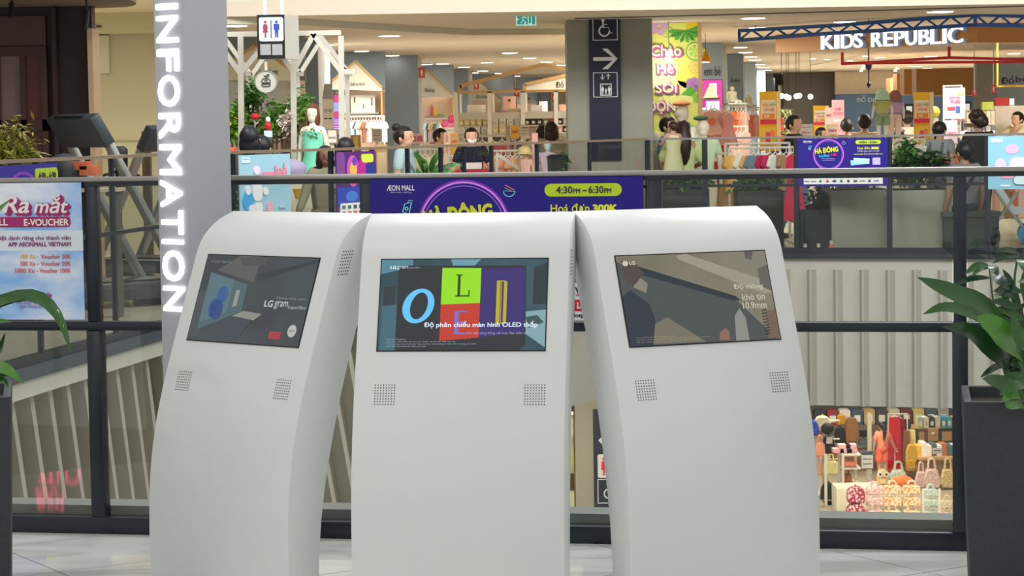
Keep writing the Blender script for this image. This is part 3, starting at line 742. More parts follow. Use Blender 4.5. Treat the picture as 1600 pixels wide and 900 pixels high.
for pts, w, mt in (
    ([(1600, 560, 7.3), (1545, 487, 7.15), (1490, 458, 7.05), (1432, 433, 7.0)], 34, LG),
    ([(1590, 545, 7.25), (1530, 496, 7.1), (1478, 480, 7.0), (1442, 491, 6.98)], 19, LG),
    ([(1600, 590, 7.3), (1560, 556, 7.12), (1515, 518, 7.02), (1473, 511, 6.98)], 32, LD),
    ([(1605, 565, 7.2), (1578, 535, 7.05), (1550, 508, 7.0), (1526, 494, 7.0)], 40, LL),
    ([(1600, 552, 7.25), (1580, 520, 7.2), (1556, 500, 7.2), (1540, 505, 7.2)], 26, LD),
    ([(1580, 575, 7.3), (1560, 572, 7.25), (1545, 580, 7.2), (1532, 590, 7.2)], 11, LD),
    ([(1610, 612, 7.2), (1580, 604, 7.1), (1552, 596, 7.05), (1535, 592, 7.0)], 26, LG),
    ([(1610, 605, 7.1), (1590, 602, 7.0), (1572, 609, 6.98), (1562, 618, 6.98)], 16, LG),
    ([(1600, 625, 7.15), (1588, 616, 7.05), (1576, 618, 7.0), (1566, 628, 7.0)], 18, LL),
    ([(1600, 600, 7.2), (1580, 590, 7.15), (1572, 580, 7.15), (1568, 560, 7.15)], 12, LD),
    ([(1620, 600, 7.2), (1600, 560, 7.15), (1590, 540, 7.1), (1575, 530, 7.1)], 30, LG),
    ([(1600, 520, 7.3), (1580, 500, 7.3), (1560, 488, 7.3), (1530, 487, 7.3)], 12, LD),
    ([(1600, 500, 7.3), (1585, 492, 7.3), (1565, 484, 7.3), (1550, 486, 7.3)], 14, LG),
    ([(1600, 480, 7.3), (1580, 478, 7.3), (1562, 472, 7.3), (1548, 470, 7.3)], 14, LD),
    ([(1600, 560, 7.3), (1590, 545, 7.3), (1580, 530, 7.3), (1582, 510, 7.3)], 16, LD),
    ([(1610, 575, 7.25), (1592, 570, 7.2), (1578, 566, 7.2), (1560, 575, 7.2)], 14, LG),
    ([(1610, 590, 7.25), (1596, 580, 7.2), (1585, 575, 7.2), (1578, 590, 7.2)], 14, LD),
    ([(1590, 625, 7.3), (1575, 605, 7.3), (1560, 600, 7.3), (1548, 606, 7.3)], 14, LD),
    ([(1620, 610, 7.3), (1590, 575, 7.25), (1570, 548, 7.2), (1545, 540, 7.15)], 22, LD),
    ([(1620, 560, 7.35), (1600, 530, 7.3), (1585, 515, 7.3), (1560, 520, 7.3)], 18, LG),
    ([(1620, 640, 7.2), (1600, 610, 7.1), (1590, 590, 7.1), (1570, 585, 7.1)], 20, LG),
    ([(1610, 540, 7.4), (1590, 480, 7.4), (1578, 440, 7.4), (1566, 420, 7.4)], 14, LD),
    ([(1610, 520, 7.4), (1606, 470, 7.4), (1600, 440, 7.4), (1612, 400, 7.4)], 16, LG),
    ([(1605, 640, 7.15), (1590, 632, 7.05), (1578, 634, 7.0), (1570, 630, 7.0)], 16, LL),
    ([(1630, 560, 7.1), (1605, 540, 7.0), (1590, 520, 7.0), (1580, 488, 7.0)], 24, LG)):
    plant_leaf(pr, pts, w * k5, mt)
# thin upright sprig with small leaves
pts = [(1575, 600, 7.4), (1562, 520, 7.4), (1552, 470, 7.4), (1545, 415, 7.4)]
mb = MB(); mb.tube([P(*p) - Vector(pr.location) for p in catmull(pts, 12)], [0.005 - 0.00025 * i for i in range(13)], n=5); mb.build('stem', STEM, pr, smooth=True)
mb = MB(); mb.tube([P(*p) - Vector(pr.location) for p in catmull([(1600, 600, 7.4), (1592, 500, 7.4), (1585, 440, 7.4), (1592, 395, 7.4)], 12)], 0.004, n=5); mb.build('stem', STEM, pr, smooth=True)
for (bx, by), (ex, ey), w in (((1545, 414), (1507, 428), 13), ((1545, 418), (1518, 432), 9), ((1546, 415), (1559, 432), 15), ((1548, 434), (1489, 446), 10), ((1550, 432), (1577, 454), 19), ((1592, 396), (1553, 394), 9),
                              ((1592, 400), (1550, 412), 9), ((1592, 405), (1600, 425), 14), ((1552, 455), (1600, 458), 15), ((1553, 460), (1580, 478), 15), ((1556, 475), (1520, 470), 9), ((1558, 490), (1600, 500), 16),
                              ((1590, 470), (1560, 462), 10), ((1586, 450), (1560, 448), 8), ((1590, 440), (1610, 448), 12), ((1562, 520), (1590, 535), 14), ((1560, 510), (1530, 520), 10), ((1590, 520), (1612, 530), 14),
                              ((1565, 540), (1545, 552), 11), ((1592, 485), (1612, 480), 12)):
    mx_, my_ = (bx + ex) / 2, (by + ey) / 2 - 5
    plant_leaf(pr, [(bx, by, 7.38), (mx_, my_, 7.33), (ex, ey, 7.3)], w * k5, LG if (bx + ey) % 2 else LD, wave=0.0, fold=0.15)
planter(PX(17, PRY, 620) - 0.28, PRY + 0.22, PZ(622, PRY, 10), 0.46, 0.42, 0.2, 'dark stone square planter cut off by the left edge of the picture')
pl = thing('arching_plant', 'plant with long arching green leaves in the planter at the left edge', 'plant', (PX(-40, 7.3, 620), 7.3, 0.64))
for pts, w, mt in (
    ([(-60, 600, 7.3), (-20, 488, 7.15), (48, 462, 7.05), (90, 492, 7.0), (112, 553, 6.98)], 21, LG),
    ([(-60, 560, 7.3), (-30, 490, 7.2), (0, 472, 7.1), (40, 466, 7.05)], 18, LG),
    ([(-40, 540, 7.3), (-15, 510, 7.2), (0, 502, 7.15), (19, 503, 7.1)], 10, LL),
    ([(-60, 600, 7.3), (-20, 575, 7.2), (10, 577, 7.1), (37, 599, 7.1)], 20, LL),
    ([(-50, 610, 7.3), (-20, 590, 7.2), (0, 585, 7.15), (30, 584, 7.1)], 14, LG),
    ([(-40, 620, 7.3), (-10, 600, 7.2), (5, 595, 7.15), (14, 606, 7.1)], 12, LG),
    ([(-60, 400, 7.3), (-30, 345, 7.2), (-5, 330, 7.15), (16, 312, 7.1)], 13, LL),
    ([(-40, 600, 7.3), (-15, 560, 7.2), (0, 545, 7.15), (8, 520, 7.1)], 14, LD),
    ([(-60, 620, 7.3), (-40, 500, 7.2), (-40, 420, 7.2), (-60, 400, 7.3)], 12, LD)):
    plant_leaf(pl, pts, w * k5, mt)
# neon sign of a photo shop behind the camera; it shows as a faint pink reflection in floor and glass
gx, gy = rel(92, 762)[0] * ca + RX0, rel(92, 762)[0] * sa + RY0; G0 = Vector((gx, gy, rel(92, 762)[1])); dn = (G0 - Vector((0, 0, EYE))); nn = Vector((-sa, ca, 0))
rv = dn - nn * (2 * dn.dot(nn)); k_ = (G0.y + 1.5) / -rv.y; S0 = G0 + rv * k_; sc_ = dn.length * (1 + k_) / FPX
ns = thing('neon_sign', 'pink neon sign behind the camera, mirrored faintly in the left glass', 'sign', (S0.x, S0.y, 0), PI)
NEON = M('#ff2f6e', .4, emit=30.0, var=0, name='neon_pink')
for w, z, x0, x1 in (('FOUR', -S0.z + 20 * sc_, -42 * sc_, 8 * sc_), ('CUTS', -S0.z - 22 * sc_, -36 * sc_, 40 * sc_)):
    text(w, (-x1, z - 17 * sc_, -x0, z + 17 * sc_), NEON, ns, y=-.03, ext=.01)
MB().box(-60 * sc_, -.02, -S0.z - 60 * sc_, 60 * sc_, .02, -S0.z + 60 * sc_).build('back_plate', BLK, ns); MB().box(-.03, -.02, 0, .03, .02, -S0.z).build('pole', BLK, ns)
# ---------------------------------------------------------------- far side of the atrium: slabs, fascias, ceiling, walls
LR = [(-120, 13.1), (0, 14.6), (240, 17.6), (345, 18.4), (590, 20.6), (1010, 27.0)]
RR = [(1010, 27.0), (1245, 26.5), (1600, 25.7), (1800, 25.2)]
def gp(px, Y): return Vector((PX(px, Y, 230), Y, 0))
LP = [gp(*q) for q in LR]; RP = [gp(*q) for q in RR]
slab = [(p.x, p.y - 0.0) for p in LP] + [(p.x, p.y) for p in RP[1:]] + [(24, 25.2), (24, 82), (-24, 82), (-24, 13.1)]
FARFLOOR = M('#c9bda6', 0.22, var=0.10, scale=0.8, gain=1.0, name='polished_floor', spec=0.5)
struct('floor.001', MB().prismz(slab, -0.03, 0.0), FARFLOOR)
struct('floor.002', MB().box(-24, 10, -5.7, 24, 82, -5.5), M('#b3a793', 0.3, gain=1.0, scale=2, name='lower_floor'))
struct('ceiling', MB().box(-3.4, 26.2, 2.78, 26, 82, 2.95), M('#d2c6b4', 0.9, gain=1.15, var=0.03, name='shop_ceiling'))
struct('ceiling.001', MB().box(-24, 20.6, 3.02, -3.42, 82, 3.2), M('#d6cdb2', 0.9, gain=1.1, var=0.03, name='gym_ceiling'))
struct('wall_back', MB().box(-24, 80, -5.5, 26, 80.3, 3.2), M('#b7a98f', 0.8, name='back_wall'))
struct('wall_right', MB().box(20.0, 26, -5.5, 20.3, 80, 3.2), M('#b7a98f', 0.8, name='side_wall'))
def ribbon(pts, off0, off1, z0, z1):
    """wall of a given thickness along a plan line"""
    a, b = [], []
    for i, p in enumerate(pts):
        d = (pts[min(i + 1, len(pts) - 1)] - pts[max(i - 1, 0)]).normalized(); n = Vector((-d.y, d.x, 0))
        a.append(p + n * off0); b.append(p + n * off1)
    poly = [(p.x, p.y) for p in a] + [(p.x, p.y) for p in b[::-1]]
    return MB().prismz(poly, z0, z1)
BH1 = [gp(335, 26.2), gp(400, 26.4), gp(480, 27.0), gp(600, 28.6), gp(740, 30.5), gp(960, 31)]
struct('trim_2', ribbon(BH1, 0, 0.12, 2.70, 4.6), M('#d2d0c0', 0.8, var=0.02, gain=1.0, name='cove_lit_bulkhead'))  # brightness of the cove light put into this pale colour
BH2 = [gp(900, 27.9), gp(1200, 27.4), gp(1700, 26.4)]
struct('trim_3', ribbon(BH2, 0, 0.12, 2.77, 4.6), M('#7c8086', 0.8, var=0.02, gain=0.6, name='grey_bulkhead'))
# fascias of the far slab: smooth board with standing fins on the right, leaning white fins on the left
FAS = M('#9c9a92', 0.6, var=0.03, gain=1.5, name='fascia_board'); FIN = M('#94938b', 0.55, var=0.03, gain=1.45, name='fascia_fin')
fr = struct('trim_4', ribbon(RP, 0.02, 0.12, -1.72, -0.03), FAS)
struct('trim_5', ribbon(RP, -0.03, 0.16, -0.045, 0.015), M('#22282c', 0.4, name='dark_edge'))
tot_ = 0.0
def along(pts, s):
    for a, b in zip(pts, pts[1:]):
        L = (b - a).length
        if s <= L: return a + (b - a) * (s / L), (b - a).normalized()
        s -= L
    return pts[-1], (pts[-1] - pts[-2]).normalized()
finR = MB().prismz([(-0.010, -0.07), (0.010, -0.07), (0.06, 0.03), (-0.06, 0.03)], -1.715, -0.17).build('fin', FIN, fr)
d0 = (RP[-1] - RP[0]).normalized()
px_f = [941 + 41.0 * i for i in range(16)]
first = True
for px in px_f:
    for a, b in zip(RP, RP[1:]):
        k = (px - 800) / FPX; t = (k * a.y - a.x) / ((b.x - a.x) - k * (b.y - a.y)) if abs((b.x - a.x) - k * (b.y - a.y)) > 1e-9 else -1
        if 0 <= t <= 1: break
    p = a + (b - a) * t
    o = finR if first else finR.copy()
    if not first: COL.objects.link(o); o.parent = fr
    o.location = (p.x, p.y - 0.0, 0); o.rotation_euler = (0, 0, math.atan2(d0.y, d0.x)); first = False
TAUPE = M('#7d7868', 0.7, var=0.03, gain=1.3, name='taupe_board')
LPC = gp(835, 24.34)
fl = struct('trim_6', ribbon(LP[:5] + [LPC], 0.14, 0.22, -2.2, -0.15), TAUPE)
struct('trim_14', ribbon([LPC, LP[5]], 0.10, 0.18, -1.55, -0.03), FAS)
struct('trim_7', ribbon(LP, -0.06, 0.18, -0.17, -0.06), M('#c9c9be', 0.6, var=0.02, gain=1.0, name='white_beam'))
struct('trim_8', ribbon(LP, -0.08, 0.10, -0.055, 0.02), M('#3a444c', 0.4, name='dark_edge'))
finL = None
WF = M('#b4b2a4', 0.6, var=0.03, gain=1.05, name='white_fin')
for i in range(74):
    p, d = along(LP, 0.25 + 0.335 * i)
    if p.y > 23.6: break
    if finL is None:
        finL = MB().add([(-0.035, -0.07, -0.16), (0.035, -0.07, -0.16), (0.035, 0.06, -0.16), (-0.035, 0.06, -0.16), (0.55, -0.07, -2.15), (0.61, -0.07, -2.15), (0.61, 0.06, -2.15), (0.55, 0.06, -2.15)],
                        [(0, 3, 2, 1), (4, 5, 6, 7), (0, 1, 5, 4), (1, 2, 6, 5), (2, 3, 7, 6), (3, 0, 4, 7)]).build('fin', WF, fl); o = finL
    else: o = finL.copy(); COL.objects.link(o); o.parent = fl
    n = Vector((-d.y, d.x, 0)) * 0.08
    o.location = (p.x + n.x, p.y + n.y, 0); o.rotation_euler = (0, 0, math.atan2(d.y, d.x))
# far balustrades
FGLASS = glass_mat('far_glass', (0.88, 0.90, 0.88), 0.05, ior=1.12)
BRONZE = M('#a08c74', 0.35, 0.5, gain=1.0, name='bronze_rail')
def online(pts, px):
    k = (px - 800) / FPX
    for a, b in zip(pts, pts[1:]):
        den = (b.x - a.x) - k * (b.y - a.y)
        if abs(den) < 1e-9: continue
        t = (k * a.y - a.x) / den
        if -1e-6 <= t <= 1 + 1e-6: return a + (b - a) * t, (b - a).normalized()
    return (pts[0], (pts[1] - pts[0]).normalized()) if px < 500 else (pts[-1], (pts[-1] - pts[-2]).normalized())
def far_rail(label, pts, posts, railmat):
    o0 = pts[0].copy(); t = thing('glass_balustrade', label, 'railing', o0)
    loc = [p - o0 for p in pts]
    ribbon(loc, -0.03, 0.03, 1.322, 1.345).build('handrail', railmat, t)
    ribbon(loc, -0.02, 0.02, 0.775, 0.805).build('middle_rail', BLK, t)
    ribbon(loc, -0.03, 0.03, 0.021, 0.08).build('bottom_rail', BLK, t)
    for z0, z1 in ((0.08, 0.775), (0.805, 1.322)):
        ribbon(loc, -0.004, 0.004, z0, z1).build('glass_pane', FGLASS, t)
    for px in posts:
        p, d = online(pts, px); p = p - o0
        w = .034 if px < 1000 else .055; MB().obox((p.x, p.y, 0.67), (w, w, 1.30), (0, 0, math.atan2(d.y, d.x))).build('post', BLK, t)
far_rail('far glass balustrade running back along the left side of the atrium', LP, (-60, 60, 178, 300, 367, 450, 520, 585, 640, 692, 728, 771, 842, 924), BRONZE)
far_rail('far glass balustrade in front of the toy and clothes shop on the right', RP, (1015, 1104, 1247, 1392, 1545, 1690), STEEL)

# ---------------------------------------------------------------- pillar with the hanging wayfinding strip
PY = 28.4
x0, _, x1, _ = R(887, 100, 1020, 200, PY)
struct('wall_pillar', MB().box(x0, PY, 0, x1, PY + 1.0, 2.79), M('#8d8c80', 0.6, var=0.04, gain=1.0, name='pillar_paint'))
NAVY = M('#0a1030', 0.35, gain=0.9, name='sign_navy'); WPR = M('#d8dadc', 0.5, gain=1.1, var=0.02, name='print_white'); RED = M('#c03048', 0.5, name='print_red'); BLU = M('#2434a8', 0.5, name='print_blue')
def icon_woman(mb, cx, z, h, y0, y1):
    mb.disc((cx, z + h * 0.92), h * 0.085, y0, y1, n=12)
    mb.prism([(cx - h * .10, z + h * .80), (cx + h * .10, z + h * .80), (cx + h * .16, z + h * .52), (cx + h * .11, z + h * .50), (cx + h * .17, z + h * .30), (cx + h * .05, z + h * .30), (cx + h * .05, z), (cx - h * .05, z), (cx - h * .05, z + h * .30), (cx - h * .17, z + h * .30), (cx - h * .11, z + h * .50), (cx - h * .16, z + h * .52)], y0, y1)
def icon_man(mb, cx, z, h, y0, y1):
    mb.disc((cx, z + h * 0.92), h * 0.085, y0, y1, n=12)
    mb.prism([(cx - h * .16, z + h * .81), (cx + h * .16, z + h * .81), (cx + h * .17, z + h * .45), (cx + h * .11, z + h * .45), (cx + h * .09, z), (cx + h * .015, z), (cx, z + h * .40), (cx - h * .015, z), (cx - h * .09, z), (cx - h * .11, z + h * .45), (cx - h * .17, z + h * .45)], y0, y1)
def frame_box(mb, x0, z0, x1, z1, w, y0, y1):
    for a in ((x0, z0, x1, z0 + w), (x0, z1 - w, x1, z1), (x0, z0 + w, x0 + w, z1 - w), (x1 - w, z0 + w, x1, z1 - w)): mb.box(a[0], y0, a[1], a[2], y1, a[3])
def icon_wheel(mb, cx, cz, s, y0, y1):
    """wheelchair user"""
    mb.disc((cx - s * .12, cz + s * .42), s * .09, y0, y1, n=12)
    mb.ring((cx - s * .05, cz - s * .15), s * .24, s * .32, y0, y1, n=20, a0=PI * 0.62, a1=PI * 1.98)
    for p, q in (((-.12, .34), (-.10, .02)), ((-.10, .05), (.18, .03)), ((.18, .04), (.30, -.30)), ((.28, -.30), (.42, -.25)), ((-.10, .2), (.12, .2))):
        mb.bar((cx + p[0] * s, (y0 + y1) / 2, cz + p[1] * s), (cx + q[0] * s, (y0 + y1) / 2, cz + q[1] * s), s * .085, abs(y1 - y0))
ws = thing('wayfinding_sign', 'tall navy wayfinding strip with white pictograms on the grey pillar', 'sign', (PX(945.5, PY - 0.06), PY - 0.001, 0))
def wr(x0, y0, x1, y1):
    a = R(x0, y0, x1, y1, PY - 0.06); o = ws.location.x; return a[0] - o, a[1], a[2] - o, a[3]
a = wr(921, -20, 970, 250); MB().box(a[0], -0.05, a[1], a[2], 0, a[3]).build('board', NAVY, ws)
a = wr(926, -14, 965, 22); MB().box(a[0], -0.056, a[1], a[2], -0.05, a[3]).build('plate', WPR, ws)
mb = MB(); icon_woman(mb, (a[0] * 0.73 + a[2] * 0.27), a[1] + 0.04, 0.22, -0.060, -0.056); mb.build('pictogram', RED, ws)
mb = MB(); icon_man(mb, (a[0] * 0.27 + a[2] * 0.73), a[1] + 0.04, 0.22, -0.060, -0.056); mb.build('pictogram', BLU, ws)
mb = MB(); mb.box((a[0] + a[2]) / 2 - .006, -0.06, a[1] + 0.05, (a[0] + a[2]) / 2 + .006, -0.056, a[3]); mb.build('divider', NAVY, ws)
a = wr(926, 25, 965, 63); mb = MB(); frame_box(mb, a[0], a[1], a[2], a[3], 0.008, -0.056, -0.05); icon_wheel(mb, (a[0] + a[2]) / 2, (a[1] + a[3]) / 2, 0.22, -0.056, -0.05); mb.build('pictogram', WPR, ws)
a = wr(927, 76, 965, 108); zc = (a[1] + a[3]) / 2; w = a[2] - a[0]; h = a[3] - a[1]
mb = MB(); mb.prism([(a[0], zc - .022), (a[0] + w * .78, zc - .022), (a[0] + w * .36, a[1]), (a[0] + w * .60, a[1]), (a[2], zc), (a[0] + w * .60, a[3]), (a[0] + w * .36, a[3]), (a[0] + w * .78, zc + .022), (a[0], zc + .022)], -0.056, -0.05); mb.build('arrow', WPR, ws)
a = wr(927, 113, 965, 152); mb = MB(); frame_box(mb, a[0], a[1], a[2], a[3], 0.008, -0.056, -0.05)
cx = (a[0] + a[2]) / 2; frame_box(mb, cx - .065, a[1] + .02, cx + .075, a[1] + .165, .012, -0.056, -0.05)
for dx, hh in ((-.035, .10), (.005, .07), (.045, .10)): icon_man(mb, cx + dx, a[1] + .035, hh, -0.056, -0.05)
for sx, up in ((-.035, -1), (.035, 1)):
    z0 = a[3] - 0.085; mb.box(cx + sx - .005, -0.056, z0, cx + sx + .005, -0.05, z0 + .065)
    zt = z0 + .065 if up > 0 else z0
    mb.bar((cx + sx - .025, -0.053, zt - up * .028), (cx + sx, -0.053, zt), .010, .006); mb.bar((cx + sx + .025, -0.053, zt - up * .028), (cx + sx, -0.053, zt), .010, .006)
mb.build('pictogram', WPR, ws)

# ---------------------------------------------------------------- recessed ceiling lights
LAMP = M('#fff1dc', 0.4, emit=9.0, var=0.0, name='lamp_glow'); LRIM = M('#e8e2d6', 0.5, name='lamp_rim')
CZ = 2.78
proto_l = None
def downlight(px, py, r, zc=CZ):
    global proto_l
    Y = 30.0
    for _ in range(8):
        d = P(px, py, Y); Y *= (zc - EYE) / (d.z - EYE)
    loc = (P(px, py, Y).x, Y, zc - 0.001)
    if proto_l is None:
        t = thing('downlight', 'x', 'ceiling light', loc)
        MB().lathe([(0.13, -0.012), (0.145, -0.006), (0.145, 0.0)], 16).build('rim', LRIM, t)
        MB().lathe([(0.115, -0.016), (0.118, -0.012)], 16).build('diffuser', LAMP, t)
        proto_l = t
    else: t = dup(proto_l, loc)
    t.scale = (r, r, 1)
    return t
dl = [(365, 39, 1.4), (508, 69, 1), (514, 78, .8), (565, 79, 1), (555, 84, .8), (597, 89, 1), (613, 86, 1), (631, 95, .9), (664, 100, 1.2), (691, 99, 1), (691, 105, .7), (725, 104, 1), (718, 109, .8), (754, 110, 1), (742, 113, .7), (765, 116, .7), (781, 114, 1), (608, 55, 1.2),
      (785, 119, .8), (805, 118, 1), (796, 82, 1.1), (827, 90, 1), (854, 96, 1), (878, 101, 1), (828, 121, .8), (822, 125, .8), (761, 97, 1),
      (1177, 27, 1.2), (1187, 42, 1.2), (1157, 73, 1), (1165, 81, 1), (1173, 88, 1), (1180, 93, 1), (1187, 100, 1), (1193, 105, 1), (1198, 109, 1), (1203, 122, 1), (1211, 133, 1), (1229, 114, 1), (1320, 33, 1.2), (1469, 17, 1.3),
      (1374, 89, .9), (1454, 87, 1), (1431, 103, 1), (1449, 106, 1), (1474, 111, 1), (1532, 103, 1), (1541, 101, .9), (1568, 90, 1), (1584, 83, 1), (1270, 91, .5), (1292, 92, .5), (1328, 94, .5), (1352, 87, .5)]
cn = {'left': 0, 'right': 0}
for px, py, r in sorted(dl):
    t = downlight(px, py, r); sd = 'left' if px < 900 else 'right'
    t['label'] = '%s round ceiling light from the left, of those %s of the grey pillar' % (ORD[cn[sd]], sd); cn[sd] += 1
    t['group'] = 'ceiling lights %s of the pillar' % sd

# ---------------------------------------------------------------- hanging toilet sign and green exit sign
DK = M('#12161c', 0.4, gain=0.9, name='dark_case')
wc = thing('toilet_sign', 'hanging lit toilet sign with a red woman and a blue man, near the totem', 'sign', (PX(423, 23.0), 23.0, 0), 0.0)
def wq(x0, y0, x1, y1):
    a = R(x0, y0, x1, y1, 23.0); o = wc.location.x; return a[0] - o, a[1], a[2] - o, a[3]
a = wq(402, 23, 445, 92); e = wq(402, 23, 463, 92)
MB().prismz([(a[0], 0), (a[2], 0), (e[2], 0.28), (a[0] + 0.05, 0.28)], a[1], a[3]).build('case', M('#cfcdc2', 0.5, gain=.85, name='sign_case'), wc)
fb = MB(); fb.box(a[0], -0.012, a[1], a[2], 0, a[3]); fb.build('front_frame', DK, wc)
b = wq(405, 27, 443, 64.5); MB().rrect(b[0], b[1], b[2], b[3], 0.02, -0.018, -0.012).build('lit_panel', M('#eef4ff', 0.4, emit=1.1, var=0.0, name='lit_panel'), wc)
mb = MB(); icon_woman(mb, b[0] * .74 + b[2] * .26, b[1] + .035, .165, -0.022, -0.018); mb.build('pictogram', M('#b8405c', 0.5, emit=0.9, name='lit_print'), wc)
mb = MB(); icon_man(mb, b[0] * .28 + b[2] * .72, b[1] + .035, .165, -0.022, -0.018); mb.build('pictogram', M('#1c48c8', 0.5, emit=0.9, name='lit_print'), wc)
MB().box((b[0] + b[2]) / 2 - .006, -0.022, b[1] + .03, (b[0] + b[2]) / 2 + .004, -0.018, b[3] - .03).build('divider', M('#5a6068', 0.5, emit=0.8, name='lit_print'), wc)
for q in ((407, 69, 423.5, 86), (425.5, 69, 441.5, 86)):
    c = wq(*q); MB().box(c[0], -0.018, c[1], c[2], -0.012, c[3]).build('blank_plate', M('#9a9c9c', 0.5, gain=1.0, name='plate'), wc)
for x in (-0.05, 0.12): MB().box(x, 0.1, a[3], x + .03, 0.13, 2.78).build('hanger', M('#cfcfc4', 0.5, name='sign_case'), wc)
ex = thing('exit_sign', 'small green exit sign with a white running figure below the ceiling', 'sign', (PX(821.5, 27.2), 27.2, 0))
a = R(806, 17, 838, 40, 27.2); o_ = ex.location.x
MB().box(a[0] - o_, 0, a[1], a[2] - o_, 0.05, a[3]).build('case', M('#bfeee0', 0.5, emit=0.7, name='exit_edge'), ex)
w = 0.016; MB().box(a[0] - o_ + w, -0.006, a[1] + w, a[2] - o_ - w, 0, a[3] - w - .02).build('green_face', M('#1d8a78', 0.5, emit=0.9, name='exit_green'), ex)
mb = MB(); zc = (a[1] + a[3]) / 2 - .01
mb.disc((0.015, zc + .045), .013, -0.011, -0.006, n=10)
for p, q in (((.01, .03), (-.01, -.01)), ((.01, .025), (.04, .01)), ((.0, .025), (-.03, .01)), ((-.01, -.01), (.02, -.03)), ((.02, -.03), (.015, -.06)), ((-.01, -.01), (-.035, -.05)), ((-.085, .0), (-.05, .0)), ((-.085, 0), (-.07, .015)), ((-.085, 0), (-.07, -.015))):
    mb.bar((p[0], -0.0085, zc + p[1]), (q[0], -0.0085, zc + q[1]), .012, .005)
frame_box(mb, 0.05, zc - .06, 0.095, zc + .055, .008, -0.011, -0.006)
mb.build('pictogram', M('#e4fff6', 0.5, emit=0.9, name='exit_white'), ex)
for x in (-0.07, 0.055): MB().box(x, 0.02, a[3], x + .015, 0.035, 2.78).build('hanger', LRIM, ex)

# ---------------------------------------------------------------- left: dark timber shop front, round soffit, gym behind the balustrade
WY = 22.0
WOOD = M('#3a1d18', 0.45, var=0.25, scale=3, gain=1.1, name='dark_timber'); WOODD = M('#200c12', 0.5, var=0.2, scale=3, gain=1.1, name='dark_panel'); WOODR = M('#4a1a12', 0.4, var=0.2, scale=3, gain=1.1, name='red_panel')
def wx(px): return PX(px, WY)
def wz(py, px=60): return PZ(py, WY, px)
struct('wall_left', MB().box(wx(-700), WY + 0.1, 0, wx(146), WY + 0.3, 3.0), WOODD)
dr = struct('door_1', MB().box(wx(-40), WY + 0.085, 0, wx(76), WY + 0.0995, wz(72)), WOODD)
mb = MB()
for q in ((-40, 72, 76, 87), (0, 87, 3, 480), (34, 87, 43, 480), (67, 87, 76, 480), (-40, 187, 76, 205)):
    mb.box(wx(q[0]), WY + 0.02, wz(min(q[3], 455)), wx(q[2]), WY + 0.0845, wz(q[1]))
mb.build('door_frame', WOOD, dr)
for q, m in (((3, 87, 34, 187), M('#6a5450', 0.3, gain=1.1, name='grey_pane')), ((43, 87, 67, 187), WOODR), ((3, 205, 34, 455), WOODR), ((43, 205, 67, 455), WOODR), ((-40, 87, 0, 187), WOODR)):
    MB().box(wx(q[0]), WY + 0.05, wz(q[3]), wx(q[2]), WY + 0.0846, wz(q[1])).build('pane', m, dr)
MB().box(wx(-60), WY + 0.06, wz(71), wx(75), WY + 0.0995, wz(24)).build('transom', M('#4a342e', 0.5, var=0.1, gain=1.1, name='transom'), dr)
struct('trim_9', MB().box(wx(142), WY - 0.02, 0, wx(150), WY + 0.35, wz(44, 145)), M('#a08668', 0.5, name='tan_trim'))
struct('trim_10', MB().box(wx(85), WY + 0.03, 0, wx(92), WY + 0.099, 2.75), M('#2c141c', 0.5, gain=1.1, name='dark_panel'))
# round soffit over the shop front
pts = [(wx(-700), 19.5), (PX(150, 19.5), 19.5)]
ce = PX(150, 21.3); pts += [(ce + 0.36 * math.sin(t * PI / 10), 20.7 - 1.2 * math.cos(t * PI / 10) + 0.6) for t in range(1, 10)] + [(PX(100, 22.7), 22.7), (wx(-700), 22.7)]
struct('ceiling.002', MB().prismz(pts, 2.70, 2.9), M('#7a6a58', 0.8, var=0.05, gain=1.0, name='soffit'))
for px, py0, py1, w, lab in ((26, 4, 27, 8, 'black spotlight under the round soffit at the left edge'), (142, 16, 45, 9, 'black spotlight at the tip of the round soffit beside the tan trim')):
    t = thing('spotlight', lab, 'ceiling light', (PX(px, 21), 21.0, 2.70))
    z1, z0 = PZ(py0, 21, px) - 2.70, PZ(py1, 21, px) - 2.70
    MB().tube([(0, 0, 0.0), (0, 0, z1 - .02)], 0.012, 6).build('stem', DK, t)
    MB().tube([(0, 0.0, z1), (-0.01, -0.03, z0)], w / 2 / 174, 10).build('lamp_head', DK, t)
BY = 30.0
struct('wall_left.001', MB().box(PX(60, BY), BY, 0, PX(345, BY), BY + 0.2, 3.02), M('#b9b294', 0.7, var=0.02, gain=1.05, name='beige_wall'))
a = R(152, 56, 172, 115, BY); struct('trim_11', MB().box(a[0], BY - 0.08, a[1], a[2], BY, a[3]), M('#c8c3ad', 0.7, var=0.02, gain=1.05, name='boxed_duct'))
a = R(150, 30, 260, 53, BY); struct('trim_12', MB().box(a[0], BY - 0.35, a[1], a[2], BY, 3.02), M('#b7b193', 0.7, var=0.02, name='beige_bulkhead'))
a = R(150, 219, 260, 221.5, BY); struct('trim_13', MB().box(a[0], BY - 0.015, a[1], a[2], BY, a[3]), M('#8d8770', 0.7, name='wall_joint'))
t = thing('air_vent', 'small grey vent high on the beige wall', 'vent', (PX(168, BY), BY - 0.352, PZ(43, BY, 168)))
MB().box(-0.035, -0.015, -0.012, 0.035, 0, 0.012).build('frame', M('#5a5648', 0.6, name='vent_grey'), t); MB().box(-0.03, -0.018, -0.004, 0.03, -0.015, 0.004).build('slat', DK, t)
a = R(222, 205, 236, 300, 25.0); one('standing_board', MB().box(0, 0, 0, a[2] - a[0], 0.05, a[3]), M('#6b5545', 0.5, name='brown_board'), 'narrow brown standing board in front of the beige wall', 'board', (a[0], 25.0, 0))

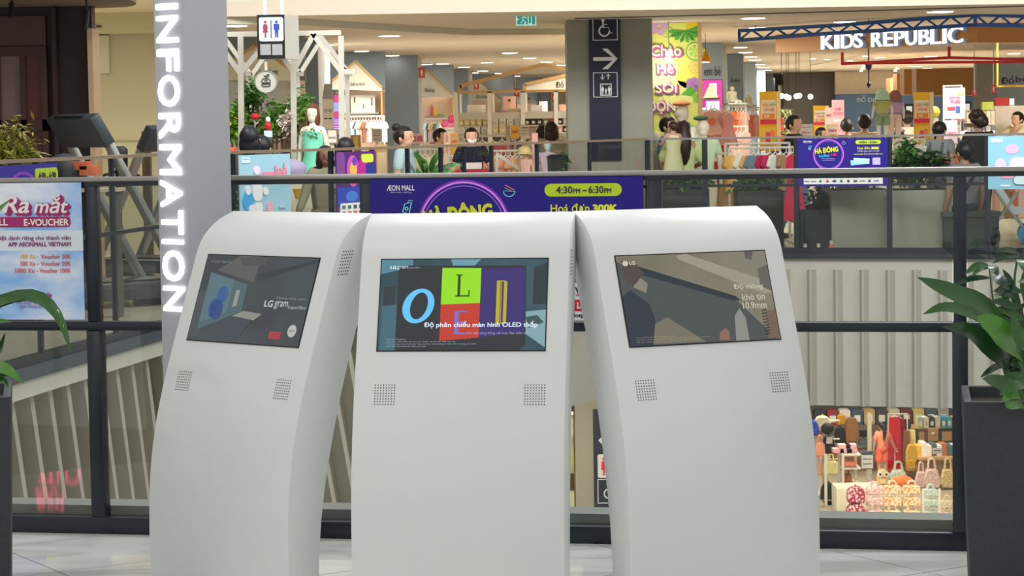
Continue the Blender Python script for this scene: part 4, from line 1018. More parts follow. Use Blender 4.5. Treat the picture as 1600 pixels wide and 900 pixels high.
def treadmill(X, Y, rz, label, s=1.0):
    t = thing('treadmill', label, 'treadmill', (X, Y, 0), rz); t.scale = (s, s, s)
    G = M('#3c4248', 0.4, gain=1.0, name='machine_grey'); S = M('#9a9c9a', 0.35, 0.3, gain=1.0, name='machine_silver')
    MB().box(-0.9, -0.36, 0.06, 0.85, 0.36, 0.2).build('deck', G, t, bevel=0.02)
    MB().box(-0.85, -0.24, 0.2, 0.6, 0.24, 0.215).build('belt', DK, t)
    for sy in (-0.34, 0.34):
        mb = MB(); mb.bar((0.74, sy, 0.1), (0.02, sy, 1.40), 0.11, 0.05); mb.build('upright', S, t, bevel=0.01)
        MB().tube([(0.22, sy, 1.04), (-0.1, sy, 1.04), (-0.25, sy, 0.98)], 0.022, 8).build('handlebar', DK, t, smooth=True)
    MB().obox((-0.02, 0, 1.44), (0.10, 0.80, 0.28), (0, -0.55, 0)).build('console', G, t, bevel=0.02)
    MB().obox((-0.07, 0, 1.47), (0.02, 0.5, 0.2), (0, -0.55, 0)).build('console_screen', DK, t)
    for x in (-0.8, 0.65): MB().box(x - .05, -0.34, 0.0, x + .05, 0.34, 0.06).build('foot', DK, t)
    return t
treadmill(PX(130, 20.2), 20.2, 0.65, 'grey treadmill with slanted silver uprights left of the totem', 1.06)
treadmill(PX(262, 24.2), 24.2, 2.6, 'second treadmill, half hidden behind the grey totem')
# upright exercise bike with round dark head between the two
t = thing('exercise_bike', 'exercise bike with a dark rounded display, between the treadmills and the beige wall', 'exercise bike', (PX(184, 24.5), 24.5, 0), 0.3)
G = M('#23262e', 0.4, name='machine_black')
MB().prism([(-.10, 1.14), (.10, 1.14), (.105, 1.33), (.06, 1.37), (-.06, 1.37), (-.105, 1.33)], -0.03, 0.03).build('display', G, t, bevel=0.01)
MB().tube([(0, 0, 0.25), (0, .0, 1.16)], 0.03, 8).build('stem', G, t); MB().tube([(-.22, -0.05, 1.05), (0, 0.02, 1.1), (.22, -0.05, 1.05)], 0.016, 8).build('handlebar', G, t)
MB().tube([(0.0, .02, .3), (.0, .35, .75), (0, .38, .82)], .03, 8).build('seat_post', G, t); MB().ell((0, .42, .86), (.09, .15, .05)).build('saddle', G, t)
mb = MB(); mb.disc((0, .3), .24, -0.03, 0.03); mb.xf(Matrix.Rotation(PI / 2, 4, 'Z')); mb.build('flywheel', G, t); MB().box(-.25, -.35, 0, .25, .5, .06).build('base', G, t)

# ---------------------------------------------------------------- leafy growth made of many small leaves
def leaf_cloud(vols, n, size, seed, squash=0.5):
    """n small folded leaves scattered in ellipsoids [(centre, radii)]"""
    rnd = random.Random(seed); mb = MB()
    for i in range(n):
        c, r = vols[i % len(vols)]
        u = Vector((rnd.gauss(0, .45), rnd.gauss(0, .45), rnd.gauss(0, .45)))
        p = Vector((c[0] + u.x * r[0], c[1] + u.y * r[1], c[2] + u.z * r[2]))
        a = Vector((rnd.uniform(-1, 1), rnd.uniform(-1, 1), rnd.uniform(-.7, .5))).normalized(); b = a.cross(Vector((rnd.uniform(-.4, .4), rnd.uniform(-.4, .4), 1))).normalized()
        L = size * rnd.uniform(.6, 1.3); w = L * squash * .5; dn = Vector((0, 0, -L * .12))
        mb.add([p, p + a * L * .5 + b * w, p + a * L + dn, p + a * L * .5 - b * w, p + a * L * .5 + Vector((0, 0, -w * .4))], [(0, 1, 4), (1, 2, 4), (2, 3, 4), (3, 0, 4)])
    return mb
t = thing('bamboo_palm', 'bushy yellow-green palm in front of the dark timber shop front', 'plant', (PX(12, 18.5), 18.5, 0))
YG = leaf_mat('#6a6a20', '#a8a648', 'palm_leaf')
MB().box(-.22, -.2, 0, .22, .2, .9).build('pot', DK, t, bevel=.01)
stuff(leaf_cloud([((-.12, 0, 1.42), (.20, .2, .16)), ((.02, 0, 1.46), (.20, .2, .16)), ((.12, 0, 1.34), (.14, .15, .10)), ((-.05, 0, 1.25), (.25, .2, .2))], 900, .10, 3, .28).build('foliage', YG, t))
mb = MB(); [mb.tube([(x * .1, 0, .9), (x * .3, 0, 1.3)], .008, 5) for x in (-1, -.3, .4, 1)]; stuff(mb.build('stems', STEM, t))
# low things on the gym floor seen between the two handrails
for px, py, w, h, col, lab in ((100, 268, .32, .30, '#23282c', 'dark rounded gym bag on a stand behind the far left balustrade'), (124, 259, .16, .07, '#b8523a', 'orange box on the display stand behind the far left balustrade'), (140, 266, .14, .08, '#c2603e', 'larger orange box below the first on the display stand')):
    Yq = 19.0; z = PZ(py, Yq, px) - h / 2
    if 'bag' in lab: one('gym_bag', MB().ell((0, 0, h / 2), (w / 2, .15, h / 2)), M(col, .6, name='cloth'), lab, 'bag', (PX(px, Yq), Yq, z), smooth=True)
    else: one('cardboard_box', MB().box(-w / 2, -.1, 0, w / 2, .1, h), M(col, .6, name='box'), lab, 'box', (PX(px, Yq), Yq, z), bevel=.004)
t = thing('display_stand', 'pale display stand behind the far left balustrade', 'stand', (PX(120, 19.05), 19.05, 0))
zt = PZ(273, 19.0, 120)
[MB().box(x - .015, -.1, 0, x + .015, .1, zt - .14).build('leg', M('#5a5650', .6, name='grey_wood'), t) for x in (-.32, .32)]; MB().box(-.36, -.16, zt - .14, .36, .18, zt - .115).build('top', M('#c8b8a0', .6, name='pale_wood'), t)
# ---------------------------------------------------------------- people and mannequins: one continuous skinned body each
SKINS = []
def skin(name, verts, edges, root, mat, parent, sub=1):
    """verts: {key: (x, y, z, r)}; grown with a Skin modifier rooted at `root`"""
    keys = list(verts)
    me = bpy.data.meshes.new(name); bm = bmesh.new()
    lay = bm.verts.layers.skin.verify(); vs = {}
    for k in keys:
        x, y, z, r = verts[k]; v = bm.verts.new((x, y, z)); v[lay].radius = r if isinstance(r, tuple) else (r, r); v[lay].use_root = (k == root); vs[k] = v
    for a, b in edges: bm.edges.new((vs[a], vs[b]))
    bm.to_mesh(me); bm.free(); me.materials.append(mat)
    o = bpy.data.objects.new(name, me); COL.objects.link(o)
    if parent is not None: o.parent = parent
    m = o.modifiers.new('skin', 'SKIN'); m.use_smooth_shade = True
    m = o.modifiers.new('sub', 'SUBSURF'); m.levels = sub; m.render_levels = sub
    SKINS.append(o)
    return o
def bake_skins():
    dg = bpy.context.evaluated_depsgraph_get()
    new = [(o, bpy.data.meshes.new_from_object(o.evaluated_get(dg))) for o in SKINS]
    for o, me in new:
        if o.get('head') is not None:                       # skull and jaw, joined into the body mesh
            ln_, dz = o['head']; mb = MB(); mb.ell((0, .002 + ln_, 1.584 + dz), (.086, .104, .106), 16, 12); mb.ell((0, -.022 + ln_, 1.527 + dz), (.064, .075, .07), 12, 8)
            bm = bmesh.new(); bm.from_mesh(me); vv = [bm.verts.new(v) for v in mb.v]
            for f in mb.f: bm.faces.new([vv[i] for i in f]).smooth = True
            bm.to_mesh(me); bm.free(); del o['head']
        old = o.data; o.modifiers.clear(); o.data = me; me.name = o.name; bpy.data.meshes.remove(old)
    SKINS.clear()
def chain(*ks): return list(zip(ks, ks[1:]))
def person(label, X, Y, rz, h, skin_c='#c9a183', top='#888888', bottom='#333a48', hair='#17120f', style='short', larm=None, rarm=None, sleeve=0.6, face=False,
           kind='person', sit=False, dress=None, z0=0.0, body_mat=None, plain=False, cat='person', shorts=False, lean=0.0, skirt=False, legs=None, group=None, bare=False):
    """figure of height h standing at X, Y; rz = 0 looks towards the camera. arms: (elbow offset, wrist offset) from the shoulder, for a 1.70 m body"""
    t = thing(kind, label, cat, (X, Y, z0), rz, group); t.scale = (h / 1.7,) * 3
    sk = body_mat or M(skin_c, 0.5, var=0.05, name='skin')
    larm = larm or ((0.06, 0.02, -0.28), (0.07, -0.06, -0.53)); rarm = rarm or ((-0.06, 0.02, -0.28), (-0.07, -0.06, -0.53))
    dz = -0.42 if sit else 0.0
    V = {'pel': (0, 0, .95 + dz, .125), 'wai': (0, 0.005, 1.08 + dz, .115), 'che': (0, lean * .5, 1.28 + dz, (.15, .115)), 'nb': (0, .01 + lean, 1.425 + dz, .064), 'ne': (0, .005 + lean, 1.47 + dz, .055),
         'h0': (0, .0 + lean, 1.53 + dz, .045)}
    E_ = chain('pel', 'wai', 'che', 'nb', 'ne', 'h0')
    arms = {}
    for sd, s, am in (('l', 1, larm), ('r', -1, rarm)):
        S0 = Vector((.168 * s, .01 + lean * .8, 1.39 + dz)); E0 = S0 + Vector(am[0]); W0 = S0 + Vector(am[1]); arms[sd] = (S0, E0, W0)
        V[sd + 'sh'] = (*S0, .058); V[sd + 'el'] = (*E0, .042); V[sd + 'wr'] = (*W0, .029)
        d = (W0 - E0).normalized(); pm = W0 + d * .055; V[sd + 'pm'] = (*pm, (.034, .022))
        E_ += chain('che', sd + 'sh', sd + 'el', sd + 'wr', sd + 'pm')
        if not plain:
            side = d.cross(Vector((0, 1, 0.3))).normalized(); cur = side.cross(d).normalized()
            for i, (o_, L) in enumerate(((-.027, .060), (-.009, .072), (.009, .068), (.027, .052))):
                a = pm + d * .035 + side * o_; b = a + d * L * .5 + cur * .008; c = a + d * L * .9 + cur * .03
                for nm, q, r in (('a', a, .010), ('b', b, .009), ('c', c, .0075)): V['%sf%d%s' % (sd, i, nm)] = (*q, r)
                E_ += chain(sd + 'pm', '%sf%da' % (sd, i), '%sf%db' % (sd, i), '%sf%dc' % (sd, i))
            ta_1 = W0 + d * .03 - side * .03; tb = ta_1 + d * .03 - side * .025; tc1 = tb + d * .03
            for nm, q, r in (('ta', ta_1, .012), ('tb', tb, .010), ('tc', tc1, .008)): V[sd + nm] = (*q, r)
            E_ += chain(sd + 'wr', sd + 'ta', sd + 'tb', sd + 'tc')
    LG_ = {}
    for sd, s in (('l', 1), ('r', -1)):
        st = (legs or {}).get(sd, 0.0)
        if sit: pts = {'hi': (.09 * s, -.02, .52, .085), 'kn': (.10 * s, -.42, .48, .062), 'an': (.10 * s, -.40, .09, .042), 'to': (.10 * s, -.53, .035, .034)}
        else: pts = {'hi': (.088 * s, 0, .88, .09), 'kn': (.088 * s, -.015 + st * .5, .49, .062), 'an': (.085 * s, .02 + st, .085, .042), 'to': (.09 * s, -.12 + st, .036, .034)}
        for k, v in pts.items(): V[sd + k] = v
        LG_[sd] = pts; E_ += chain('pel', sd + 'hi', sd + 'kn', sd + 'an', sd + 'to')
    skin('body', V, E_, 'pel', sk, t)['head'] = (lean, dz)
    if bare: return t
    if dress:
        # bodice and flared skirt
        mb = MB(); mb.lathe([(.40, .12 + dz), (.37, .3 + dz), (.27, .7 + dz), (.18, 1.0 + dz), (.15, 1.08 + dz), (.175, 1.25 + dz), (.15, 1.36 + dz)] if dress == 'long' else [(.24, .62 + dz), (.21, .8 + dz), (.165, 1.05 + dz), (.18, 1.27 + dz), (.13, 1.39 + dz)], 20, (0, .005, 0), 1.0, .78)
        for i, v in enumerate(mb.v):
            a = math.atan2(v[1], v[0]); k = 1 + .05 * math.sin(a * 9) * max(0, (1.1 + dz - v[2])); mb.v[i] = (v[0] * k, v[1] * k, v[2])
        mb.build('dress', M(top, .75, var=.06, name='cloth'), t, smooth=True, ang=1.5)
        if sleeve:
            for sd in 'lr':
                S0, E0, W0 = arms[sd]
                MB().tube([S0 + Vector((0, 0, .03)), S0 + (E0 - S0) * .3, S0 + (E0 - S0) * .75, S0 + (E0 - S0)], [.05, .08, .085, .045], 10).build('sleeve', M(top, .75, var=.06, name='cloth'), t, smooth=True, ang=1.5)
    else:
        S = {'a': (0, .0, .90 + dz, (.165, .135)), 'b': (0, .0, 1.08 + dz, (.155, .128)), 'c': (0, lean * .5, 1.28 + dz, (.178, .132)), 'd': (0, .01 + lean, 1.42 + dz, .088)}
        SE = chain('a', 'b', 'c', 'd')
        for sd in 'lr':
            S0, E0, W0 = arms[sd]
            S[sd + '0'] = (*S0, .075); SE.append(('c', sd + '0'))
            if sleeve <= 1:
                q = S0 + (E0 - S0) * sleeve; S[sd + '1'] = (*q, .066); SE.append((sd + '0', sd + '1'))
            else:
                S[sd + '1'] = (*E0, .057); q = E0 + (W0 - E0) * .92; S[sd + '2'] = (*q, .043); SE += chain(sd + '0', sd + '1', sd + '2')
        skin('shirt', S, SE, 'b', M(top, .8, var=.05, name='cloth'), t)
        bm_ = M(bottom, .8, var=.05, name='cloth')
        if skirt: MB().lathe([(.25, .55 + dz), (.2, .8 + dz), (.165, .98 + dz)], 16, (0, 0, 0), 1, .8).build('skirt', bm_, t, smooth=True, ang=1.5)
        else:
            mb = MB(); mb.ell((0, 0, .93 + dz), (.168, .138, .13), 16, 8)
            for sd in 'lr':
                a, b, c = [Vector(LG_[sd][k][:3]) for k in ('hi', 'kn', 'an')]
                if shorts: mb.tube([a + Vector((0, 0, .03)), a + (b - a) * .35, a + (b - a) * .75], [.09, .108, .105], 12)
                else: mb.tube([a + Vector((0, 0, .03)), a + (b - a) * .35, b, b + (c - b) * .93], [.09, .104, .082, .066], 12)
            mb.build('shorts' if shorts else 'trousers', bm_, t, smooth=True, ang=1.2)
    shoe = M('#2a2a30' if not plain else '#d8d0c4', .6, name='shoe')
    if not plain:
        for sd in 'lr':
            g = LG_[sd]; a, b = Vector(g['an'][:3]), Vector(g['to'][:3]); c = (a + b) / 2
            MB().ell((c.x, c.y - .01, .04), (.05, .13, .042), 10, 6).build('shoe', shoe, t, smooth=True)
    hz = 1.572 + dz
    hc = Vector((0, .01 + lean, hz))
    if hair:
        hm = M(hair, .45, var=.25, scale=40, gain=1.0, name='hair')
        mb = MB(); n, m = 18, 12
        for j in range(m + 1):
            tt = -PI / 2 + PI * j / m
            for k in range(n):
                a = 2 * PI * k / n; u = Vector((math.cos(tt) * math.cos(a), math.cos(tt) * math.sin(a), math.sin(tt)))
                r = Vector((.103, .121, .120)); q = Vector((u.x * r.x, u.y * r.y + .008, u.z * r.z + .012))
                lim = 0.045 if u.y < -.35 else (-.02 if u.y < .25 else -.085)
                if q.z < lim: q = Vector((u.x * .06, u.y * .065 + .02, max(q.z, lim - .03) * .9 + .0))
                mb.v.append(tuple(hc + q))
        for j in range(m):
            for k in range(n): mb.f.append((j * n + k, j * n + (k + 1) % n, (j + 1) * n + (k + 1) % n, (j + 1) * n + k))
        if style == 'long':
            mb.tube([hc + Vector((0, .05, .05)), hc + Vector((0, .085, -.08)), hc + Vector((0, .10, -.24)), hc + Vector((0, .11, -.38)), hc + Vector((0, .11, -.46))], [.07, .10, .095, .07, .03], 12)
        if style == 'bob':
            for s in (-1, 1): mb.ell(hc + Vector((.07 * s, .02, -.06)), (.035, .075, .10), 10, 8)
            mb.ell(hc + Vector((0, .07, -.06)), (.09, .045, .12), 10, 8)
        if style == 'ponytail':
            mb.ell(hc + Vector((0, .115, .06)), (.035, .035, .035), 8, 6)
            mb.tube([hc + Vector((0, .12, .06)), hc + Vector((0, .17, .0)), hc + Vector((0, .17, -.12)), hc + Vector((0, .15, -.25))], [.03, .045, .04, .012], 10)
        if style == 'bun': mb.ell(hc + Vector((0, .09, .11)), (.055, .055, .05), 10, 8)
        if style == 'fluffy':
            rnd = random.Random(4)
            for i in range(16): mb.ell(hc + Vector((rnd.uniform(-.10, .10), rnd.uniform(-.05, .12), rnd.uniform(-.02, .12))), .055, 8, 6)
        mb.build('hair', hm, t, smooth=True, ang=1.2)
    if not plain:
        for s in (-1, 1): MB().ell(hc + Vector((.09 * s, .012, -.02)), (.014, .022, .034), 8, 6).build('ear', sk, t, smooth=True)
        if face:
            mb = MB(); mb.tube([hc + Vector((0, -.097, .0)), hc + Vector((0, -.113, -.030))], [.008, .016], 8); mb.ell(hc + Vector((0, -.106, -.034)), (.018, .014, .011), 8, 6); mb.build('nose', sk, t, smooth=True)
            for s in (-1, 1): MB().ell(hc + Vector((.034 * s, -.092, .004)), (.014, .010, .008), 8, 6).build('eye', DK, t, smooth=True)
            for s in (-1, 1): MB().obox(hc + Vector((.034 * s, -.095, .026)), (.034, .008, .006), (0, .1 * s, 0)).build('eyebrow', DK, t)
            MB().ell(hc + Vector((0, -.094, -.066)), (.026, .009, .008), 8, 6).build('mouth', M('#a0564e', .5, name='lip'), t, smooth=True)
    return t
def strap(t, pts, w, mat, name='strap'):
    MB().tube(pts, w, 6).build(name, mat, t)
def rot(yaw): return math.radians(yaw)
HB = '#15161e'
# behind the left balustrade
person('person with long dark hair seen from behind, above the light blue poster', PX(391, 20.6), 20.6, PI, 1.55, top='#4a3f3a', bottom='#2a2a34', hair='#10121c', style='bob')
person('child with dark hair beside the long haired person behind the light blue poster', PX(411, 20.9), 20.9, PI * .9, 1.46, top='#7a6a70', bottom='#2a2a34', hair='#10121a', style='short')
p = person('person in a khaki smock, head bent, one arm reaching left behind the balustrade', PX(507, 21.3), 21.3, rot(20), 1.36, skin_c='#7d5a48', top='#7c7460', bottom='#6c6450', hair='#1c1614', style='bob', sleeve=1.5, larm=((.05, -.12, -.25), (-.10, -.28, -.22)), rarm=((-.10, -.06, -.26), (-.22, -.20, -.46)), face=True, lean=-.05, skirt=True)
person('person in dark blue, mostly hidden by the purple poster', PX(541, 21.8), 21.8, rot(160), 1.43, top='#16263a', bottom='#141c2c', hair='#141216')
p = person('woman with tied-up dark hair in a pale blue top, face turned right', PX(633, 24.0), 24.0, rot(75), 1.53, skin_c='#b98f74', top='#9fb2b8', bottom='#3a4250', hair='#1a1412', style='bun', sleeve=.8, face=True)
MB().tube([(-.16, -.02, 1.40), (-.10, -.13, 1.2), (.0, -.14, 1.0)], .014, 6).build('bag_strap', M('#55656a', .6, name='cloth'), p)
p = person('boy in a black printed T-shirt and face mask, looking down at a trolley', PX(737, 28.5), 28.5, rot(8), 1.50, skin_c='#c79f84', top='#15181e', bottom='#30343c', hair='#14100e', larm=((.10, -.05, -.26), (.02, -.25, -.40)), rarm=((-.10, -.05, -.26), (-.06, -.26, -.38)), face=True, sleeve=.75, lean=-.03)
MB().ell((0, -.080, 1.52), (.066, .05, .045), 12, 8).build('face_mask', M('#d8d8d0', .6, name='mask'), p, smooth=True)
MB().box(-.12, -.155, 1.13, .12, -.140, 1.22).build('shirt_print', M('#d9c9c6', .6, name='print'), p)
t = thing('shopping_trolley', 'small shopping trolley with a red handle in front of the boy in black', 'trolley', (PX(738, 28.1), 28.1, 0))
MB().tube([(-.26, 0, .98), (.26, 0, .98)], .018, 8).build('handle', M('#b02038', .4, name='red_plastic'), t)
WIRE = M('#9a9c9c', .3, .6, gain=1.0, name='wire')
mb = MB()
for x in (-.24, -.12, 0, .12, .24): mb.bar((x, 0, .95), (x, -.04, .55), .01)
for z in (.6, .72, .84, .94): mb.bar((-.25, -.02, z), (.25, -.02, z), .01)
for s in (-.25, .25): mb.bar((s, 0, .96), (s, .0, .1), .02); mb.bar((s, -.3, .12), (s, .05, .12), .02)
stuff(mb.build('wire_basket', WIRE, t))
for s in (-.25, .25):
    for y in (-.3, .05): MB().tube([(s - .012, y, .06), (s + .012, y, .06)], .06, 10).build('wheel', DK, t)
person('dark-haired person half hidden behind the orange standee', PX(690, 31.0), 31.0, rot(70), 1.50, top='#b4a08c', bottom='#333a48', hair='#241a14', face=True)
person('dark-haired shopper in white with a pale blue scarf, seen from behind by the shelves', PX(849, 31.2), 31.2, rot(170), 1.53, top='#dcd8d0', bottom='#444a55', hair='#1a1616')
person('brown-haired shopper seen from behind by the shelves, hair down to the neck', PX(862, 30.6), 30.6, rot(185), 1.57, top='#8a8470', bottom='#444a55', hair='#2a1210', style='bob')
# couple by the summer poster
person('man in a slate blue shirt, face turned right, beside the summer poster', PX(1046, 28.8), 28.8, rot(62), 1.60, skin_c='#a5826c', top='#56697a', bottom='#2c3440', hair='#12100f', sleeve=.8, face=True)
p = person('small child with brown hair carried on the shoulder of the woman in pale green', PX(1052, 28.0), 28.0, rot(200), 0.92, dress='short', sleeve=0, skin_c='#a88672', top='#b7b58e', bottom='#a8a684', hair='#3a241c', z0=.62, larm=((.06, -.1, -.2), (.02, -.3, -.2)), rarm=((-.06, -.1, -.2), (-.02, -.3, -.2)))
p = person('woman with long brown hair in a pale green dress, seen from behind, holding a child', PX(1067, 28.25), 28.25, rot(185), 1.55, skin_c='#a5806a', top='#b4bb85', hair='#2c1a16', style='long', dress='long', larm=((.10, -.05, -.24), (.02, -.25, -.18)), rarm=((-.10, -.05, -.26), (-.05, -.25, -.30)))
person('boy in a red shirt with a black cap between the yellow and pink standees', PX(1285, 36), 36, rot(60), 1.42, skin_c='#9a755e', top='#8e2426', bottom='#333a48', hair='#141216', face=True)
person('man in a dark brown shirt seen from behind, left of the two small mannequins', PX(1323, 33.5), 33.5, rot(178), 1.55, skin_c='#b98f74', top='#5a4334', bottom='#333a48', hair='#181412')
p = person('man in a beige T-shirt with a black strap across his back', PX(1351, 31.5), 31.5, rot(175), 1.60, skin_c='#b98f74', top='#c3b191', bottom='#333a48', hair='#161210')
MB().tube([(.15, .115, 1.37), (.02, .145, 1.2), (-.13, .145, .98)], .014, 6).build('strap', DK, p)
person('man in a white shirt seen from behind under the wall screen', PX(1417, 36.0), 36.0, rot(185), 1.66, skin_c='#a88066', top='#c9bda6', bottom='#333a48', hair='#1c1614')
person('child with a fringe beside the man in the white shirt', PX(1407, 33.0), 33.0, rot(110), 1.40, skin_c='#b98f74', top='#d8cabb', bottom='#333a48', hair='#241a16', face=True)
p = person('man in a light grey top with dark braces, head turned right', PX(1469, 29.0), 29.0, rot(140), 1.49, skin_c='#b08a72', top='#84898c', bottom='#4a5260', hair='#15110f', face=True)
for s in (-1, 1): MB().tube([(.10 * s, .10, 1.40), (.09 * s, .142, 1.2), (.05 * s, .145, .98)], .016, 6).build('brace', M('#4c5a60', .6, name='cloth'), p)
person('person in black with thick dark brown hair, right of the man with braces', PX(1529, 28.3), 28.3, rot(195), 1.60, skin_c='#8a6a58', top='#1c1a1c', bottom='#1a1a20', hair='#2a1a14', style='fluffy', sleeve=1.5)
t = thing('bench', 'dark bench behind the right balustrade, under the man in grey', 'bench', (PX(1512, 26.6), 26.6, 0))
MB().box(-.32, -.2, .40, .34, .22, .46).build('seat', M('#4a5450', .5, name='bench_grey'), t, bevel=.01)
MB().box(-.30, -.17, .03, .32, .19, .40).build('base', M('#3a4442', .5, name='bench_grey'), t)
p = person('man in a grey T-shirt sitting on the bench, seen from behind', PX(1506, 26.62), 26.62, rot(205), 1.72, skin_c='#a07a66', top='#7a7a80', bottom='#33363e', hair='#161412', sit=True, z0=-.03)
MB().tube([(-.12, .12, .98), (.02, .15, .82), (.16, .12, .62)], .02, 6).build('strap', DK, p)
person('person in beige at the back right, one arm stretched out to the left', PX(1589, 38), 38, rot(-60), 1.62, skin_c='#c9a183', top='#c8b48e', bottom='#555a60', hair='#161210', sleeve=1.5, larm=((.05, -.20, -.10), (.05, -.42, -.16)), rarm=((-.06, -.20, -.12), (-.06, -.42, -.2)), face=True)
p = person('person in black with blue jeans walking with a black bag, left of the white notice', PX(1242, 30.2), 30.2, rot(60), 1.60, top='#1a1a1e', sleeve=1.5, bottom='#5f7d9c', hair='#1a1614', legs={'l': -.16, 'r': .2})
MB().ell((.2, .05, .72), (.06, .14, .18)).build('shoulder_bag', DK, p, smooth=True)
# ---------------------------------------------------------------- shop furniture helpers
GREYW = M('#6a757e', 0.7, var=0.02, gain=1.9, name='grey_paint'); GREYL = M('#b9bcb8', 0.6, var=0.02, gain=1.0, name='lit_side_tone')  # GREYL: light on the pier sides put into a paler tone
CREAM = M('#d3cdbb', 0.7, var=0.03, gain=1.1, name='cream_board'); TANW = M('#b08a58', 0.5, var=0.10, scale=6, name='light_wood'); PINKW = M('#dcb9a0', 0.7, name='peach_board')
WHITEM = M('#dcd8cc', 0.5, var=0.02, gain=1.0, name='white_metal'); OAK = M('#a8895a', 0.5, var=0.12, scale=8, name='oak')
nstruct = [1]
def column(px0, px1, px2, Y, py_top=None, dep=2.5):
    """grey wall pier with the light on its side put into a paler panel, px1 to px2"""
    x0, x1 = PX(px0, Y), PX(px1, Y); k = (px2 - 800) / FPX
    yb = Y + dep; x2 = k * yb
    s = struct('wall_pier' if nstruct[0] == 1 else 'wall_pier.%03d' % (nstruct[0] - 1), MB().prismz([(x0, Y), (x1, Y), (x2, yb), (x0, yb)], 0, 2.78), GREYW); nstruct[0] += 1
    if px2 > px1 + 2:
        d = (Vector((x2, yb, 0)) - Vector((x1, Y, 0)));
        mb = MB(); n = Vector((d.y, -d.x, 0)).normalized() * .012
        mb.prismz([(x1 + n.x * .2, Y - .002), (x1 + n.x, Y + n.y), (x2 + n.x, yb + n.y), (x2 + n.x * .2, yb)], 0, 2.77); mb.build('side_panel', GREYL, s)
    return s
def bay(pts, Y, words, wbox, label, side=True, back=PINKW, zlow=0.0):
    """house-shaped shop bay: gable board (pixel outline), back board and a wood side cheek"""
    xy = [P(x, y, Y) for x, y in pts]; xs = [p.x for p in xy]; o = Vector(((min(xs) + max(xs)) / 2, Y, 0))
    t = thing('house_bay', label, 'shop bay', o)
    poly = [(p.x - o.x, p.z) for p in xy]
    MB().prism(poly, 0, .06).build('gable', CREAM, t)
    ap = max(range(len(poly)), key=lambda i: poly[i][1]); n = len(poly)
    for j in (ap - 1, (ap + 1) % n):
        a, b = poly[ap], poly[j]
        if abs(a[0] - b[0]) > .05: MB().bar((a[0], .03, a[1] + .015), (b[0], .03, b[1] + .015), .12, .035).build('roof_edge', OAK, t)
    x0, x1 = min(p[0] for p in poly), max(p[0] for p in poly); zb = min(p[1] for p in poly)
    MB().box(x0, .75, 0, x1, .80, zb + .02).build('back_board', back, t); MB().box(x0 - .1, .82, zb, x1 + .01, .9, 2.775).build('upper_wall', GREYW, t)
    if side: MB().box(x1 - .03, .06, 0, x1, .75, zb).build('side_cheek', TANW, t)
    a = R(*wbox, Y)
    text(words, (a[0] - o.x, a[1], a[2] - o.x, a[3]), M('#4a463e', .6, gain=.8, name='print'), t, y=-.004, ext=.004, bold=0.0)
    return t, o
def garment_mb(w, L, kind='shirt'):
    """hanging garment, front in the x,z plane, neck at z = 0, with soft fold relief"""
    h = w / 2
    if kind == 'shirt': pl = [(-.10 * w, 0), (-.32 * w, -.05 * w), (-h, -.30 * L), (-.37 * w, -.36 * L), (-.33 * w, -.26 * L), (-.34 * w, -L), (-.1 * w, -.97 * L), (.12 * w, -L), (.34 * w, -.98 * L), (.33 * w, -.26 * L), (.37 * w, -.36 * L), (h, -.30 * L), (.32 * w, -.05 * w), (.10 * w, 0), (0, -.06 * w)]
    elif kind == 'dress': pl = [(-.10 * w, 0), (-.22 * w, -.04 * w), (-.30 * w, -.16 * L), (-.20 * w, -.34 * L), (-.36 * w, -.7 * L), (-h, -L), (-.25 * w, -.95 * L), (0, -L), (.25 * w, -.96 * L), (h, -L), (.36 * w, -.7 * L), (.20 * w, -.34 * L), (.30 * w, -.16 * L), (.22 * w, -.04 * w), (.10 * w, 0), (0, -.05 * w)]
    elif kind == 'trousers': pl = [(-.3 * w, 0), (-.4 * w, -.5 * L), (-.42 * w, -L), (-.08 * w, -L), (0, -.35 * L), (.08 * w, -L), (.42 * w, -L), (.4 * w, -.5 * L), (.3 * w, 0)]
    return MB().prism(pl, -.025, .025)
HANG = M('#e8e2d4', .4, name='hanger_white')
PG = {}
def garment(kind, w, L, col, loc, rz, label, group):
    key = (kind, round(w, 2), round(L, 2), col)
    if key not in PG:
        t = thing('hanging_' + ('shirt' if kind == 'shirt' else kind), label, 'clothes', loc, rz, group)
        garment_mb(w, L, kind).build('garment', M(col, .85, var=.12, scale=14, name='cloth'), t, bevel=.008, seg=1)
        mb = MB(); mb.tube([(-.3 * w, 0, -.035), (0, 0, .03), (.3 * w, 0, -.035)], .008, 5); mb.tube([(0, 0, .03), (.0, 0, .075), (.015, 0, .09)], .005, 5); mb.build('hanger', HANG, t)
        PG[key] = t; return t
    return dup(PG[key], loc, rz, label, group)
CN = {}
def cname(c):
    r, g, b = [int(c[i:i + 2], 16) for i in (1, 3, 5)]
    mx, mn = max(r, g, b), min(r, g, b)
    if mx < 60: return 'black'
    if mx - mn < 22: return 'white' if mx > 205 else ('pale grey' if mx > 160 else 'grey')
    import colorsys
    h, s, v = colorsys.rgb_to_hsv(r / 255, g / 255, b / 255); h *= 360
    if s < .22 and v > .75: return 'cream' if 20 < h < 75 else ('pale pink' if h < 20 or h > 320 else ('pale blue' if 170 < h < 250 else ('lilac' if 250 <= h < 320 else 'pale green')))
    if h < 14 or h >= 345: return ('pink' if s < .55 else 'red') if v > .55 else 'maroon'
    if h < 40: return ('peach' if s < .45 else 'orange') if v > .75 else 'brown'
    if h < 68: return 'yellow' if v > .6 else 'olive'
    if h < 165: return 'green'
    if h < 200: return 'teal'
    if h < 255: return 'blue'
    if h < 300: return 'purple'
    return 'pink'
